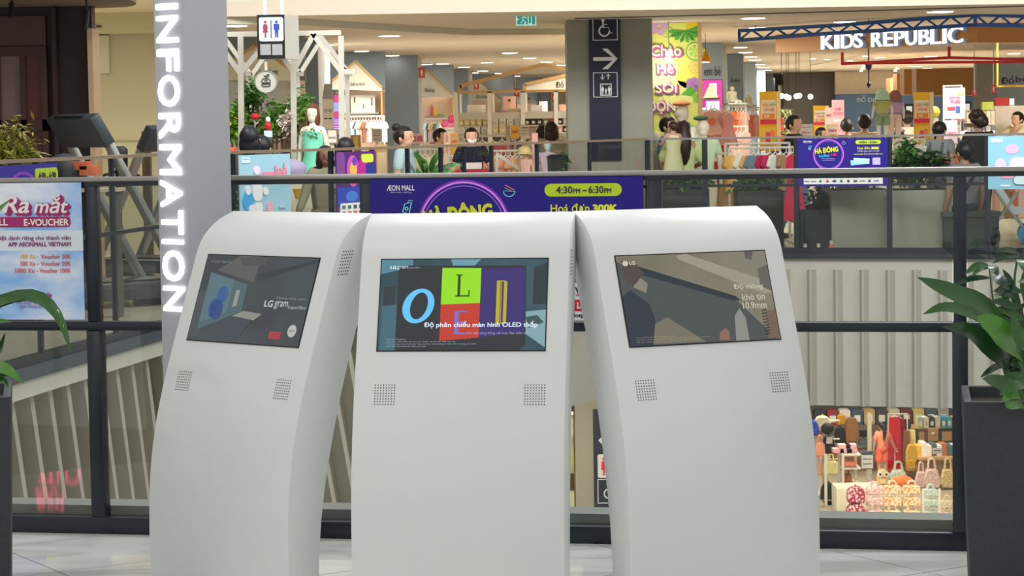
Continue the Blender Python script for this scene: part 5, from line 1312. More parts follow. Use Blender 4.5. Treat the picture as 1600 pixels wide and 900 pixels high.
def rack(name, label, x0, x1, Y, z, mat=WHITEM, dep=.0):
    t = thing(name, label, 'clothes rack', ((x0 + x1) / 2, Y, 0)); w = (x1 - x0) / 2
    MB().tube([(-w, 0, z), (w, 0, z)], .016, 8).build('rail', mat, t)
    for s in (-1, 1):
        MB().tube([(w * s, 0, .02), (w * s, 0, z + .01)], .016, 8).build('post', mat, t)
        MB().box(w * s - .03, -.25, 0, w * s + .03, .25, .03).build('foot', mat, t)
    return t
def row(cols, x0, x1, Y, z, kind, w, L, rz, where, group, jit=.02, seed=1):
    """garments hung side by side from a rail at height z"""
    rnd = random.Random(seed); seen = {}
    n = len(cols)
    tot = {}
    for c in cols: tot[cname(c)] = tot.get(cname(c), 0) + 1
    for i, c in enumerate(cols):
        nm = cname(c); k = seen.get(nm, 0); seen[nm] = k + 1
        x = x0 + (x1 - x0) * (i + .5) / n
        lab = '%s %s %s' % (nm, kind, where) if tot[nm] == 1 else '%s %s %s from the left %s' % (ORD[k], nm, kind, where)
        garment(kind, w, L, c, (x, Y + rnd.uniform(-jit, jit), z - .085), rz + rnd.uniform(-.15, .15), lab, group)
PKG = {}
def packs(cols, x0, x1, Y, z, h, dep, what, where, group, seed=1, gap=.12):
    """row of packets / folded goods standing on a shelf at height z"""
    n = len(cols); w = (x1 - x0) / n * (1 - gap); seen = {}; rnd = random.Random(seed)
    for i, c in enumerate(cols):
        nm = cname(c); seen[nm] = seen.get(nm, 0) + 1; key = (c, round(w, 2), round(h, 2), what)
        x = x0 + (x1 - x0) * (i + .5) / n
        if sum(cname(q) == nm for q in cols) == 1: lab = '%s %s %s' % (nm, what, where)
        else: lab = '%s %s %s from the left %s' % (ORD[seen[nm] - 1], nm, what, where)
        if key not in PKG:
            t = thing(what.replace(' ', '_'), lab, 'goods', (x, Y, z), 0, group)
            MB().rrect(-w / 2, 0, w / 2, h, min(w, h) * .2, -dep / 2, dep / 2, 3).build('pack', M(c, .5, var=.1, name='pack'), t)
            MB().rrect(-w * .28, h * .2, w * .28, h * .62, .01, -dep / 2 - .004, -dep / 2, 2).build('print_label', M('#e8e0d4' if cname(c) not in ('white', 'cream') else '#c8b6a0', .6, name='print'), t)
            PKG[key] = t
        else: dup(PKG[key], (x, Y, z), 0, lab, group)
def poster(name, label, px, Y, cols, words=(), cat='poster', stand=True, frame=None, tiltz=0.0, group=None, thick=.02, art=(), zfloor=0.0):
    """printed board seen in the pixel rectangle px; words: (string, pixel box, colour)"""
    a = R(*px, Y); o = Vector(((a[0] + a[2]) / 2, Y, zfloor if stand else a[1]))
    t = thing(name, label, cat, o, tiltz, group)
    z = lambda v: v - o.z
    MB().box(a[0] - o.x, 0, z(a[1]), a[2] - o.x, thick, z(a[3])).build('panel', M(cols[0], .55, var=.05, name='print'), t)
    for i, (q, c) in enumerate(art):
        b = R(*q, Y); MB().box(b[0] - o.x, -.006 - .0015 * i, z(b[1]), b[2] - o.x, 0, z(b[3])).build('print_patch', M(c, .55, var=.05, name='print'), t)
    for s, q, c in words:
        b = R(*q, Y); text(s, (b[0] - o.x, z(b[1]), b[2] - o.x, z(b[3])), M(c, .55, var=.02, name='print'), t, y=-.010 - .0015 * len(art), ext=.003, bold=.03)
    if frame: mb = MB(); frame_box(mb, a[0] - o.x - .015, z(a[1]) - .015, a[2] - o.x + .015, z(a[3]) + .015, .015, -.01, thick); mb.build('frame', M(frame, .5, name='frame'), t)
    if stand:
        MB().box(-.02, thick, .02, .02, thick + .03, z(a[3]) - .05).build('pole', M('#b8b2a4', .4, name='pole'), t)
        MB().box(-.18, -.12, 0, .18, .16, .02).build('foot', M('#8a8478', .5, name='pole'), t)
    return t

# ---------------------------------------------------------------- left: children's clothes shops with house-shaped bays
struct('wall_back.001', MB().box(-3.3, 64, 0, 3.0, 64.2, 2.78), M('#c9bba0', .8, name='back_wall'))
struct('wall_left.002', MB().prismz([(-4.45, 31), (-4.4, 31), (-2.4, 64), (-2.5, 64)], 0, 2.78), GREYW)
bay([(300, 125), (352, 104), (400, 72), (468, 121), (468, 126), (340, 126)], 31.0, 'Quần áo trẻ em', (386, 104, 434, 119), 'nearest house-shaped bay behind the leafy stand, cream gable with dark lettering', back=M('#c3c8cc', .6, name='pale_panel'))
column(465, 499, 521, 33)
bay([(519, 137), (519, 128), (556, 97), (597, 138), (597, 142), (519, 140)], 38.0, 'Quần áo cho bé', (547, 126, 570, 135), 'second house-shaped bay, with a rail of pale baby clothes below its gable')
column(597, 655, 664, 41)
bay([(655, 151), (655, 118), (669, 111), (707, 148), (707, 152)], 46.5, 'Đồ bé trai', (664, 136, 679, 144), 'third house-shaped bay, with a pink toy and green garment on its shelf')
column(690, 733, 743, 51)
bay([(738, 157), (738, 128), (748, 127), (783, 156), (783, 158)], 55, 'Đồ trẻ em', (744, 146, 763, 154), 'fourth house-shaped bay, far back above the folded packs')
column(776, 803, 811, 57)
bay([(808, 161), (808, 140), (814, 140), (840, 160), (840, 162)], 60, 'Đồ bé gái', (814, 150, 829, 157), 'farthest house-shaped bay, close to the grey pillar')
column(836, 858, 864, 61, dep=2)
# small red hanging signs on the piers
for (x0, y0, x1, y1, Y, lab) in ((654, 105, 664, 122, 40.5, 'largest red hanging sign, on the second grey pier'), (740, 128, 748, 140, 50.5, 'middle red hanging sign, above the packs of cream goods'), (803, 138, 811, 151, 55.5, 'third red hanging sign, right of the pinkish poster on the shelf'), (862, 147, 868, 159, 58, 'red hanging sign nearest the grey pillar')):
    a = R(x0, y0, x1, y1, Y); o = Vector(((a[0] + a[2]) / 2, Y, a[1])); t = thing('hanging_sign', lab, 'sign', o, 0)
    w, h = a[2] - a[0], a[3] - a[1]
    MB().box(-w / 2, 0, 0, w / 2, .02, h).build('board', M('#b0483c', .5, name='sign_red'), t)
    mb = MB(); icon_man(mb, 0, h * .2, h * .6, -.008, 0); mb.build('pictogram', M('#e8cfc0', .5, name='print_pale'), t)
    MB().box(-w * .3, .005, h, -w * .26, .015, 2.78 - o.z).build('hanger', WHITEM, t); MB().box(w * .26, .005, h, w * .3, .015, 2.78 - o.z).build('hanger', WHITEM, t)
# white steel tree-frame stand
SF = M('#d6d2c4', 0.5, var=.02, gain=0.85, name='stand_white'); SY = 23.5
t = thing('tree_frame_stand', 'white steel stand of branching posts under a long beam, around the leafy plants', 'stand', (PX(450, SY), SY, 0))
ox = t.location.x
def sp(px, py, Y=SY): q = P(px, py, Y); return (q.x - ox, Y - SY, q.z)
for px, pyb in ((376, 118), (458, 118), (533, 118)):
    b = sp(px, 300); MB().bar((b[0], 0, 0), (sp(px, 56)[0], 0, sp(px, 56)[2]), .055).build('post', SF, t)
for a, b in (((376, 115), (345, 72)), ((376, 115), (412, 72)), ((458, 112), (428, 72)), ((458, 112), (490, 54)), ((490, 54), (533, 112)), ((533, 112), (556, 112))):
    MB().bar(sp(*a), sp(*b), .05).build('branch', SF, t)
MB().bar(sp(340, 54), sp(533, 51), .05).build('beam', SF, t)
for px in (393, 469, 546):
    Yr = SY + 1.6; b = sp(px, 300, Yr); MB().bar((b[0], 1.6, 0), (b[0], 1.6, sp(px, 112, Yr)[2]), .045).build('rear_post', SF, t)
for a, b in (((393, 118), (350, 58)), ((393, 118), (425, 72)), ((469, 115), (497, 70)), ((469, 115), (440, 80)), ((546, 115), (500, 55)), ((546, 115), (525, 98))):
    MB().bar(sp(*a, SY + 1.6), sp(*b, SY + 1.6), .045).build('rear_branch', SF, t)
for px in (376, 458, 533):
    MB().bar(sp(px, 115), sp(px + 14, 116, SY + 1.6), .04).build('cross_bar', SF, t)
rs = thing('round_hanging_sign', 'round grey hanging sign with a line drawing of a burger under a leaf', 'sign', (PX(418.5, 23.0), 23.0, 0)); rs_x = rs.location.x
c = P(418.5, 127.5, 23.0); rr = 16.5 / FPX * 23.0
mb = MB(); mb.disc((0, c.z), rr, 0, .06, n=32); mb.build('disc', M('#a3a598', .6, var=.03, name='sign_grey'), rs)
mb = MB(); mb.ring((0, c.z), rr, rr + .008, -.01, .07, n=32); mb.build('rim', M('#7a7c72', .6, name='sign_grey'), rs)
INK = M('#33362e', .6, gain=.9, name='ink')
def ln(mb, *pts):
    for a, b in zip(pts, pts[1:]): mb.bar((a[0] * rr, -.004, c.z + a[1] * rr), (b[0] * rr, -.004, c.z + b[1] * rr), .007, .008)
for pts in (((-.40, -.10), (-.40, .12), (-.25, .28), (.25, .28), (.40, .12), (.40, -.10), (-.40, -.10)), ((-.38, -.22), (-.38, -.38), (-.28, -.45), (.28, -.45), (.38, -.38), (.38, -.22), (-.38, -.22)), ((0, .28), (-.05, .5), (-.2, .6)), ((-.02, .42), (.1, .62), (.3, .68), (.24, .48), (-.02, .42)), ((-.15, .10), (.15, .10))):
    mb = MB(); ln(mb, *pts); mb.build('line_drawing', INK, rs)
MB().box(-.012, .02, c.z + rr, .012, .04, PZ(56, 23.0, 418)).build('hanger', SF, rs)
# plants and flowers of the stand
GV = leaf_mat('#4f8a34', '#93c858', 'garden_leaf'); GD = leaf_mat('#2f5f2a', '#629a44', 'garden_leaf_dark'); GW = leaf_mat('#c8b4a8', '#ece0d8', 'pale_blossom'); GYL = leaf_mat('#8a8a20', '#c8b838', 'yellow_leaf')
def shrub(label, pcx, pcy, rx, ry, Y, n, mat, seed, size=.07, pot=True, zb=0.0, extra=()):
    c = P(pcx, pcy, Y); s = Y / FPX; t = thing('leafy_shrub', label, 'plant', (c.x, Y, zb))
    vols = [((0, 0, c.z - zb), (rx * s, .22, ry * s)), ((rx * s * .4, 0, c.z - zb + ry * s * .3), (rx * s * .7, .2, ry * s * .6)), ((-rx * s * .4, 0, c.z - zb - ry * s * .2), (rx * s * .7, .2, ry * s * .7))]
    stuff(leaf_cloud(vols, n, size, seed, .7).build('foliage', mat, t))
    for i, (m2, k) in enumerate(extra): stuff(leaf_cloud(vols, k, size * .8, seed + 50 + i, .8).build('blossom', m2, t))
    zz = c.z - zb
    mb = MB(); [mb.tube([(q * .03, 0, .25 if pot else 0), (q * rx * s * .3, q * .02, zz)], .010, 5) for q in (-2, -1, 0, 1, 2)]; stuff(mb.build('stems', M('#5a4a34', .7, name='bark'), t))
    if pot: MB().lathe([(.13, 0), (.17, .3), (.165, .3), (.15, .27)], 14).build('pot', M('#6a4a3a', .7, name='clay'), t)
    return t
shrub('leafy green shrub with yellow blooms at the left foot of the white stand', 362, 195, 24, 34, 23.9, 900, GV, 11, extra=((GYL, 160),))
shrub('tall thin green climber around the first white post', 388, 160, 24, 40, 24.3, 520, GD, 12)
shrub('bright green shrub with yellow flowers behind the dark-haired heads', 402, 205, 20, 20, 24.6, 600, GV, 13, extra=((GYL, 160),))
shrub('green shrub with white blossoms right of the red toys', 432, 185, 24, 28, 24.2, 800, GV, 14, extra=((GW, 120),))
shrub('tall green climber with pale blossoms around the middle white post', 466, 190, 20, 40, 24.4, 1000, GD, 15, extra=((GW, 220),))
shrub('pale pink blossom bush left of the middle white post', 450, 190, 10, 18, 23.6, 300, GW, 16, size=.05)
shrub('thin bright green vine above the mannequin in the teal dress', 474, 165, 9, 30, 24.0, 160, GV, 17)
REDM = M('#b01c20', .5, name='red_toy')
t = thing('red_bird_toy', 'red bird ornament with a long beak among the leaves of the stand', 'ornament', (PX(397, 23.4), 23.4, 0)); c = P(398, 182, 23.4); ox2 = t.location.x
MB().ell((c.x - ox2, 0, c.z), (.045, .04, .035)).build('head', REDM, t, smooth=True); MB().tube([(c.x - ox2 + .03, 0, c.z), (c.x - ox2 + .11, 0, c.z)], [.012, .005], 6).build('beak', M('#5a4a34', .6, name='bark'), t); MB().tube([(c.x - ox2, 0, 0), (c.x - ox2, 0, c.z)], .008, 6).build('stake', M('#8a8478', .5, name='pole'), t)
t = thing('red_figure_toy', 'red and white figure ornament hanging among the leaves below the bird ornament', 'ornament', (PX(419, 23.4), 23.4, 0)); c = P(419, 197, 23.4); ox2 = t.location.x
MB().ell((c.x - ox2, 0, c.z), (.035, .03, .045)).build('body', REDM, t, smooth=True); MB().ell((c.x - ox2, 0, c.z + .065), (.025, .025, .03)).build('head', M('#e8e4dc', .6, name='toy_white'), t, smooth=True); MB().box(c.x - ox2 - .04, -.02, c.z - .11, c.x - ox2 + .04, .02, c.z - .045).build('stand_block', M('#b8ccd4', .6, name='toy_blue'), t); MB().tube([(c.x - ox2, 0, 0), (c.x - ox2, 0, c.z - .1)], .008, 6).build('stake', M('#8a8478', .5, name='pole'), t)
t = thing('pagoda_ornament', 'mauve model roof in tiers among the leaves of the stand', 'ornament', (PX(409, 26), 26, 0)); MV = M('#9a7284', .6, name='mauve')
for i, (y, w) in enumerate(((168, 13), (160, 10), (155, 7))):
    c = P(407, y, 26); s = 26 / FPX; MB().prism([(-w * s, c.z - 5 * s), (w * s, c.z - 5 * s), (w * s * .6, c.z + 3 * s), (-w * s * .6, c.z + 3 * s)], -.06, .06).build('roof_tier', MV, t)
MB().box(-.03, -.03, 0, .03, .03, PZ(170, 26)).build('stand_post', OAK, t)
t = thing('wooden_table', 'brown wooden display table under the shrubs, behind the dark-haired heads', 'table', (PX(428, 25), 25, 0)); zt = PZ(212, 25, 428)
MB().box(-.12, -.3, zt - .03, .14, .3, zt).build('tabletop', M('#6a4434', .5, var=.15, name='brown_wood'), t)
for sx in (-.11, .12):
    for sy in (-.27, .27): MB().box(sx - .015, sy - .015, 0, sx + .015, sy + .015, zt - .03).build('leg', M('#6a4434', .5, var=.15, name='brown_wood'), t)
for i, (px, c) in enumerate(((416, '#e4dccc'), (424, '#f0e8d8'), (432, '#d8ccb8'), (440, '#e8b8a0'))):
    garment('shirt', .16, .3, c, (PX(px, 24.9), 24.95, zt - .06), .3, ['cream shirt at the left end of the brown table', 'white shirt second from left on the brown table', 'sand shirt third from left on the brown table', 'peach shirt at the right end of the brown table'][i], 'shirts hung from the brown table')
one('beanbag', MB().ell((0, 0, 0), (.15, .14, .10), 14, 10), M('#9a90b0', .8, name='cloth'), 'lilac beanbag backrest left of the teal dress mannequin, near the middle post', 'beanbag', (PX(455, 22.6), 22.6, PZ(259, 22.6)), smooth=True)
one('plinth', MB().box(-.2, -.2, 0, .2, .2, PZ(272, 22.6) - .0), CREAM, 'cream plinth under the lilac beanbag', 'plinth', (PX(455, 22.6), 22.6, 0))
one('red_crate', MB().box(-.06, -.1, 0, .10, .1, PZ(230, 22, 355)), M('#b04a34', .6, name='crate'), 'tall red-orange crate just right of the totem', 'crate', (PX(353, 22), 22, 0), bevel=.006)
t = thing('yellow_basket', 'yellow basket hanging low behind the glass, left of the khaki smock', 'basket', (PX(468, 22.2), 22.2, 0)); c = PZ(303, 22.2, 468)
MB().lathe([(.045, c - .05), (.075, c + .05), (.07, c + .05), (.04, c - .045)], 12).build('basket', M('#c8a024', .6, name='yellow_plastic'), t); MB().tube([(0, 0, 0), (0, 0, c - .05)], .02, 6).build('stem', WHITEM, t)
one('shrub_low', leaf_cloud([((0, 0, .55), (.16, .2, .4))], 350, .08, 22), GV, 'low green shrub behind the glass just right of the totem', 'plant', (PX(357, 20.2), 20.2, 0))['kind'] = 'stuff'
# mannequin in the teal dress
MW = M('#d9d2c0', .45, var=.02, gain=1.1, name='mannequin_white')
mn = person('white mannequin with straight brown hair in a long teal dress left of the second bay', PX(490, 23.0), 23.0, rot(-12), 1.36, top='#6cc0a4', hair='#6a3c22', style='bob', dress='long', sleeve=0, z0=.40, kind='mannequin', plain=True, body_mat=MW, cat='mannequin')
one('plinth', MB().box(-.2, -.2, 0, .2, .2, .40), CREAM, 'cream plinth under the mannequin in the teal dress', 'plinth', (PX(490, 23.0), 23.0, 0))
mn.scale.x *= .78
stuff(leaf_cloud([((-.05, -.1, 1.36), (.16, .08, .06)), ((.05, -.12, 1.33), (.14, .06, .05))], 60, .06, 31).build('leaf_garland', GD, mn))
# column poster, lamp shade, pink screen, cards
t = thing('column_board', 'white board with two small drawings on the pale side of the first grey pier', 'board', (PX(511, 31.5), 31.5, 0)); o_ = t.location.x
a = R(504, 155, 521, 203, 31.5); MB().box(a[0] - o_, 0, 0, a[2] - o_, .04, a[3]).build('board', M('#d8d4c8', .6, var=.02, name='board_white'), t)
for x in (509, 516):
    b = R(x - 2.5, 168, x + 2.5, 178, 31.5); mb = MB(); mb.ring(((b[0] + b[2]) / 2 - o_, (b[1] + b[3]) / 2), .016, .022, -.006, 0, n=14, sx=.9); mb.build('drawing', INK, t)
    b = R(x - 2.5, 184.5, x + 2.5, 186, 31.5); MB().box(b[0] - o_, -.006, b[1], b[2] - o_, 0, b[3]).build('drawing', INK, t)
a = R(503, 131, 520, 155, 31.5); MB().prism([(a[0] - o_ + .0, a[1]), (a[2] - o_, a[1]), (a[2] - o_ - .03, a[3]), (a[0] - o_ + .035, a[3])], 0, .05).build('hood', M('#9a9a94', .6, name='hood_grey'), t)
a = R(507, 112, 510, 131, 31.5); MB().box(a[0] - o_, .0, a[1], a[2] - o_, .03, a[3]).build('light_strip', M('#e8f0f0', .4, emit=1.2, var=0, name='lit_strip'), t)
t = thing('video_screen', 'upright pink and violet video screen under the second gable', 'screen', (PX(526.5, 36.5), 36.5, 0)); o_ = t.location.x
a = R(521, 147, 532, 210, 36.5); MB().box(a[0] - o_, 0, 0, a[2] - o_, .05, a[3]).build('case', DK, t)
for y0, y1, c in ((148, 160, '#e0287c'), (160, 174, '#a8b4f0'), (174, 184, '#e02c80'), (184, 203, '#b03cd8'), (203, 209, '#d83490')):
    b = R(521.5, y0, 531.5, y1, 36.5); MB().box(b[0] - o_, -.006, b[1], b[2] - o_, 0, b[3]).build('display', M(c, .4, emit=1.0, var=.15, scale=30, name='video_glow'), t)
for y in (187, 190, 193, 197, 200):
    b = R(522.5, y, 530.5, y + 1.3, 36.5); MB().box(b[0] - o_, -.010, b[1], b[2] - o_, -.006, b[3]).build('caption_line', M('#e8d8f8', .4, emit=1.0, var=0, name='video_glow'), t)
poster('notice_board', 'small framed grey notice standing right of the teal dress mannequin', (512, 203, 526, 223), 28, ['#c8c6ba'], [('GIẢM GIÁ', (514, 213, 524, 216), '#5a5a54')], frame='#6a6a62')
# second bay: picture boards, rail, baby clothes
a = R(548, 148, 586, 176, 38.3); o = one('picture_board', MB().box(a[0], 0, a[1], a[2], .03, a[3]), M('#dbd8cc', .6, var=.04, name='board_white'), 'wide white picture board on the shelf of the second bay', 'picture', (0, 38.30, 0))
for q, c in (((553, 152, 555, 160), '#8a8478'), ((567, 162, 569, 170), '#a86a50'), ((580, 153, 582, 165), '#6a4a3a'), ((549, 150, 560, 174), '#d4d2b8')):
    b = R(*q, 38.3); MB().box(b[0], -.006, b[1], b[2], 0, b[3]).build('print_patch', M(c, .6, name='print'), o)
a = R(538, 148, 546, 176, 38.3); one('picture_board', MB().box(a[0], 0, a[1], a[2], .03, a[3]), M('#ccd2dc', .6, name='board_white'), 'narrow pale blue picture board left of the wide white one', 'picture', (0, 38.28, 0))
a = R(532, 176, 593, 178.5, 38.3); one('wall_shelf', MB().box(a[0], -.1, a[1], a[2], .5, a[3]), M('#9a9c90', .5, name='shelf_grey'), 'grey shelf across the second bay under the picture boards', 'shelf', (0, 38.3, 0))
a = R(534, 182, 600, 205, 37.8); rack('clothes_rail', 'white rail of baby clothes under the second gable', a[0], a[2], 37.8, a[3])
row(['#c8a08c', '#b08474', '#d0b0a0', '#9c7c70', '#b8ccd0', '#3c5864', '#d8dce0', '#c8aa92', '#8a6250', '#d4aaa0', '#dab4a8', '#d8b0a4', '#ccb4aa', '#e2d6cc', '#ddd8d0'], a[0], a[2], 37.8, a[3], 'shirt', .24, .34, .75, 'on the white rail under the second gable', 'baby clothes on the rail of the second bay')
t = thing('wooden_bin', 'light wooden bin with a small yellow standee, below the pale baby clothes', 'bin', (PX(556, 33), 33, 0)); a = R(548, 211, 564, 228, 33); MB().box(-.07, 0, 0, .07, .2, a[3]).build('box', TANW, t); b = R(552, 213, 560, 232, 33); MB().box(b[0] - t.location.x, -.01, b[1], b[2] - t.location.x, 0, b[3]).build('print_label', M('#e0c070', .6, name='print'), t)
poster('price_board', 'pale grey price board with lines of print on the rack below the second bay', (581, 201, 597, 222), 32, ['#c9bdb4'], [('SALE', (584, 216, 594, 219), '#a8606a')], art=(((583, 204, 595, 205.5), '#a09488'), ((583, 208, 595, 209), '#a09488'), ((583, 211, 595, 212.5), '#a09488')))
poster('sale_banner', 'wide pale pink sale banner left of the woman with tied-up hair', (616, 209, 662, 225), 33, ['#dcb8b8'], [('SALE 50%', (640, 212, 660, 221), '#b84a74')])
poster('sale_board', 'pink upright board leaning on the rack behind the woman with tied-up hair', (669, 206, 683, 229), 31, ['#e0c8c4'], [('GIÁ SỐC', (671, 220, 681, 225), '#c04a5a')])
poster('promotion_standee', 'narrow pink standee beside the orange one at the left of the boy in black', (694, 207, 702, 262), 29.5, ['#dcb09c'], art=(((696, 211, 700, 222), '#b88a7a'), ((696, 228, 700, 240), '#c89484')))
poster('promotion_standee', 'orange standee with white lettering left of the boy in black', (704, 208, 716, 262), 29.6, ['#e0a050'], [('NGÀY', (705.5, 214, 714.5, 217.5), '#f0e6d0'), ('HỘI', (706, 219, 714, 223), '#c83a3a')])
# third bay and its goods
a = R(664, 181, 690, 184, 46.2); one('wall_shelf', MB().box(a[0], -.1, a[1], a[2] + .25, .5, a[3]), M('#a8a294', .5, name='shelf_grey'), 'shelf with bright toys in the third bay', 'shelf', (0, 46.2, 0))
for i, (px, w, h, c, lab) in enumerate(((671, 5, 14, '#d89aa8', 'pink packet at the left of the third bay shelf'), (676, 6, 17, '#c05a50', 'red folded garment on the third bay shelf'), (681, 6, 16, '#d8b23c', 'yellow garment on the third bay shelf'), (690, 14, 4, '#8aa070', 'flat green packet on the third bay shelf'))):
    s = 46.2 / FPX; one('soft_toy' if i in (1, 2) else 'packet', MB().prism([(-w * s / 2, 0), (w * s / 2, 0), (w * s * .2, h * s), (-w * s * .1, h * s * 1.05)], -.08, .08), M(c, .7, name='cloth'), lab, 'goods', (PX(px, 46.15), 46.15, a[3]))
a = R(664, 186, 692, 210, 45.8); rack('clothes_rail', 'short rail of boys clothes under the third gable', a[0], a[2] + .1, 45.8, a[3])
row(['#e0dcd4', '#2f7088', '#c8b48c', '#d4b060', '#55706a', '#c8d0cc', '#e0dcd0'], a[0], a[2], 45.8, a[3], 'shirt', .2, .36, .9, 'on the rail under the third gable', 'clothes on the rail of the third bay')
for i, (px, py, r, c) in enumerate(((697, 192, 7, '#e06a90'), (707, 184, 6, '#d84a7a'), (703, 196, 7, '#e880a0'), (710, 194, 5, '#e878a0'))):
    s = 40 / FPX; one('pink_toy', MB().ell((0, 0, 0), r * s), M(c, .6, name='toy'), ['pink plush toy at the left on the low display left of the packs', 'round dark pink toy topping the pile of pink toys', 'pale pink plush toy at the bottom of the pile', 'small pink plush toy at the right of the pile'][i], 'toy', (PX(px, 40), 40, PZ(py, 40)), smooth=True)
a = R(689, 199, 714, 203, 40); t = thing('display_table', 'white display table carrying the pink plush toys', 'table', ((a[0] + a[2]) / 2, 40, 0)); w = (a[2] - a[0]) / 2; MB().box(-w, -.15, a[1], w, .15, a[3]).build('tabletop', CREAM, t); MB().box(-w + .02, -.12, 0, w - .02, .12, a[1]).build('base', CREAM, t)
# shelf unit with white posts and a timber house frame
UY = 34.0
t = thing('shelf_unit', 'white posted shelf unit with a timber house frame on top, behind the boy in black', 'shelf unit', (PX(800, UY), UY, 0)); ux = t.location.x
def uz(py): return PZ(py, UY, 790)
for px in (713.5, 766, 818, 870): MB().box(PX(px, UY) - ux - .03, -.03, 0, PX(px, UY) - ux + .03, .03, uz(143)).build('post', WHITEM, t)
for px in (720, 772, 824): MB().box(PX(px, UY) - ux - .015, .57, 0, PX(px, UY) - ux + .015, .60, uz(145)).build('rear_post', WHITEM, t)
for y0, y1 in ((175, 186), (196, 198), (208, 210)):
    MB().box(PX(713, UY) - ux, -.02 if y0 == 175 else 0.0, uz(y1), PX(905, UY) - ux, .5, uz(y0)).build('shelf', M('#bdb8a8', .6, gain=1.0, name='shelf_grey'), t)
MB().box(PX(713, UY) - ux, .5, .0, PX(905, UY) - ux, .52, uz(176)).build('back_panel', M('#c3b69c', .7, name='cream_board'), t)
MB().box(PX(713, UY) - ux, .0, .0, PX(905, UY) - ux, .5, uz(222)).build('base_cabinet', CREAM, t)
MB().box(PX(716, UY) - ux, -.03, uz(145), PX(905, UY) - ux, .03, uz(141)).build('beam', OAK, t)
for a, b in (((718, 135), (848, 101)), ((848, 101), (905, 112)), ((718, 145), (718, 133))):
    p0, p1 = P(*a, UY), P(*b, UY); MB().bar((p0.x - ux, 0, p0.z), (p1.x - ux, 0, p1.z), .055, .055).build('rafter', OAK, t)
for a, b in (((820, 131), (905, 112)), ((820, 143), (820, 131))):
    p0, p1 = P(*a, UY), P(*b, UY); MB().bar((p0.x - ux, .6, p0.z), (p1.x - ux, .6, p1.z), .05, .05).build('rafter', OAK, t)
p0, p1, p2, p3 = P(822, 141, UY), P(905, 141, UY), P(905, 115, UY), P(822, 131, UY)
MB().prism([(q.x - ux, q.z) for q in (p0, p1, p2, p3)], .60, .63).build('gable_panel', CREAM, t)
a = R(870, 124, 893, 136, UY); text('Đồ đi', (a[0] - ux, a[1], a[2] - ux, a[3]), INK, t, y=.598, ext=.004)
for i, (x0, x1, rows_) in enumerate(((716, 764, (('#d6bf7c', '#dcc688', '#d2ba74', '#d8c282', '#d4bc78'), ('#ccd0d4', '#e0dccc', '#dcd8cc', '#d4d4cc'))), (768, 816, (('#d8d4cc', '#e0d8cc', '#dcdce0', '#ccd2da'), ('#d2c08c', '#d8c890', '#cfc6b0', '#d8d0bc'))),
                              (820, 868, (('#3a2a26', '#46302c', '#3c2c28', '#8a8058', '#c0564a'), ('#6a5a3a', '#74643c', '#5a4a34', '#a0603a', '#504034'))), (872, 905, (('#2c2628', '#c8a8a4', '#302a2c', '#c4a09c'), ('#d0a8a0', '#383032', '#c8a49c', '#302a2c'))))):
    nm = ['first', 'second', 'third', 'fourth'][i]
    for j, (cols, zp, hp) in enumerate(((rows_[0], 196, 10.5), (rows_[1], 208, 10))):
        packs(list(cols), PX(x0, UY), PX(x1, UY), UY + .14, uz(zp), hp / FPX * UY, .2, 'folded pack' if i < 2 else 'shoe box', 'in the %s row, %s shelf section' % (['upper', 'lower'][j], nm), 'goods on the white posted shelf unit', seed=i * 3 + j)
for px0, px1, py0, c, lab, nm in ((730, 758, 164, '#d8d4c0', 'clear box of white goods on top of the shelf unit', 'storage_box'), (786, 806, 150, '#c89c88', 'pinkish picture board with one dark dot on top of the shelf unit', 'picture_board'), (776, 792, 172, '#8a6a90', 'flat purple box on top of the shelf unit', 'storage_box'), (830, 848, 164, '#cfc4c8', 'pale lilac box on top of the shelf unit', 'storage_box'), (843, 856, 158, '#ded8d2', 'white box behind the pale lilac one on top of the shelf unit', 'storage_box'), (874, 892, 163, '#c49a80', 'tan box on top of the shelf unit next to the grey pillar', 'storage_box'), (793, 818, 169, '#b8a684', 'long low tan box on top of the shelf unit', 'storage_box')):
    a = R(px0, py0, px1, 175, UY); yy_ = {786: .42, 843: .40, 793: .08, 776: .05}.get(px0, .2)
    o = one(nm, MB().box(-(a[2] - a[0]) / 2, -.08 if nm != 'picture_board' else -.015, 0, (a[2] - a[0]) / 2, .08 if nm != 'picture_board' else .015, a[3] - uz(175)), M(c, .6, name='box'), lab, 'box' if nm != 'picture_board' else 'picture', ((a[0] + a[2]) / 2, UY + yy_, uz(175)), bevel=.004)
    if nm == 'picture_board': MB().disc((.0, (a[3] - uz(175)) * .75), .018, -.022, -.015, 10).build('dot', DK, o)
for i, (x0, x1, c, w) in enumerate(((790, 797, '#b0a494', ''), (798, 811, '#e0ac50', 'SALE'), (813, 826, '#c8c0b4', ''), (826, 839, '#b89a88', ''))):
    poster('price_card', ['narrow grey price card, first of four above the clothes rails', 'orange price card, second of four above the clothes rails', 'pale price card with dark heading, third of four above the clothes rails', 'brownish price card, last of four above the clothes rails'][i], (x0, 195 + (i == 3) * 3, x1, 217), 31.5, [c], [(w, (800, 204, 809, 208), '#c8442c')] if w else [], art=(((x0 + 2, 199, x1 - 2, 200.5), '#6a6258'), ((x0 + 2, 204, x1 - 2, 205), '#8a8074'), ((x0 + 2, 209, x1 - 2, 210), '#8a8074')) if i != 1 else ())
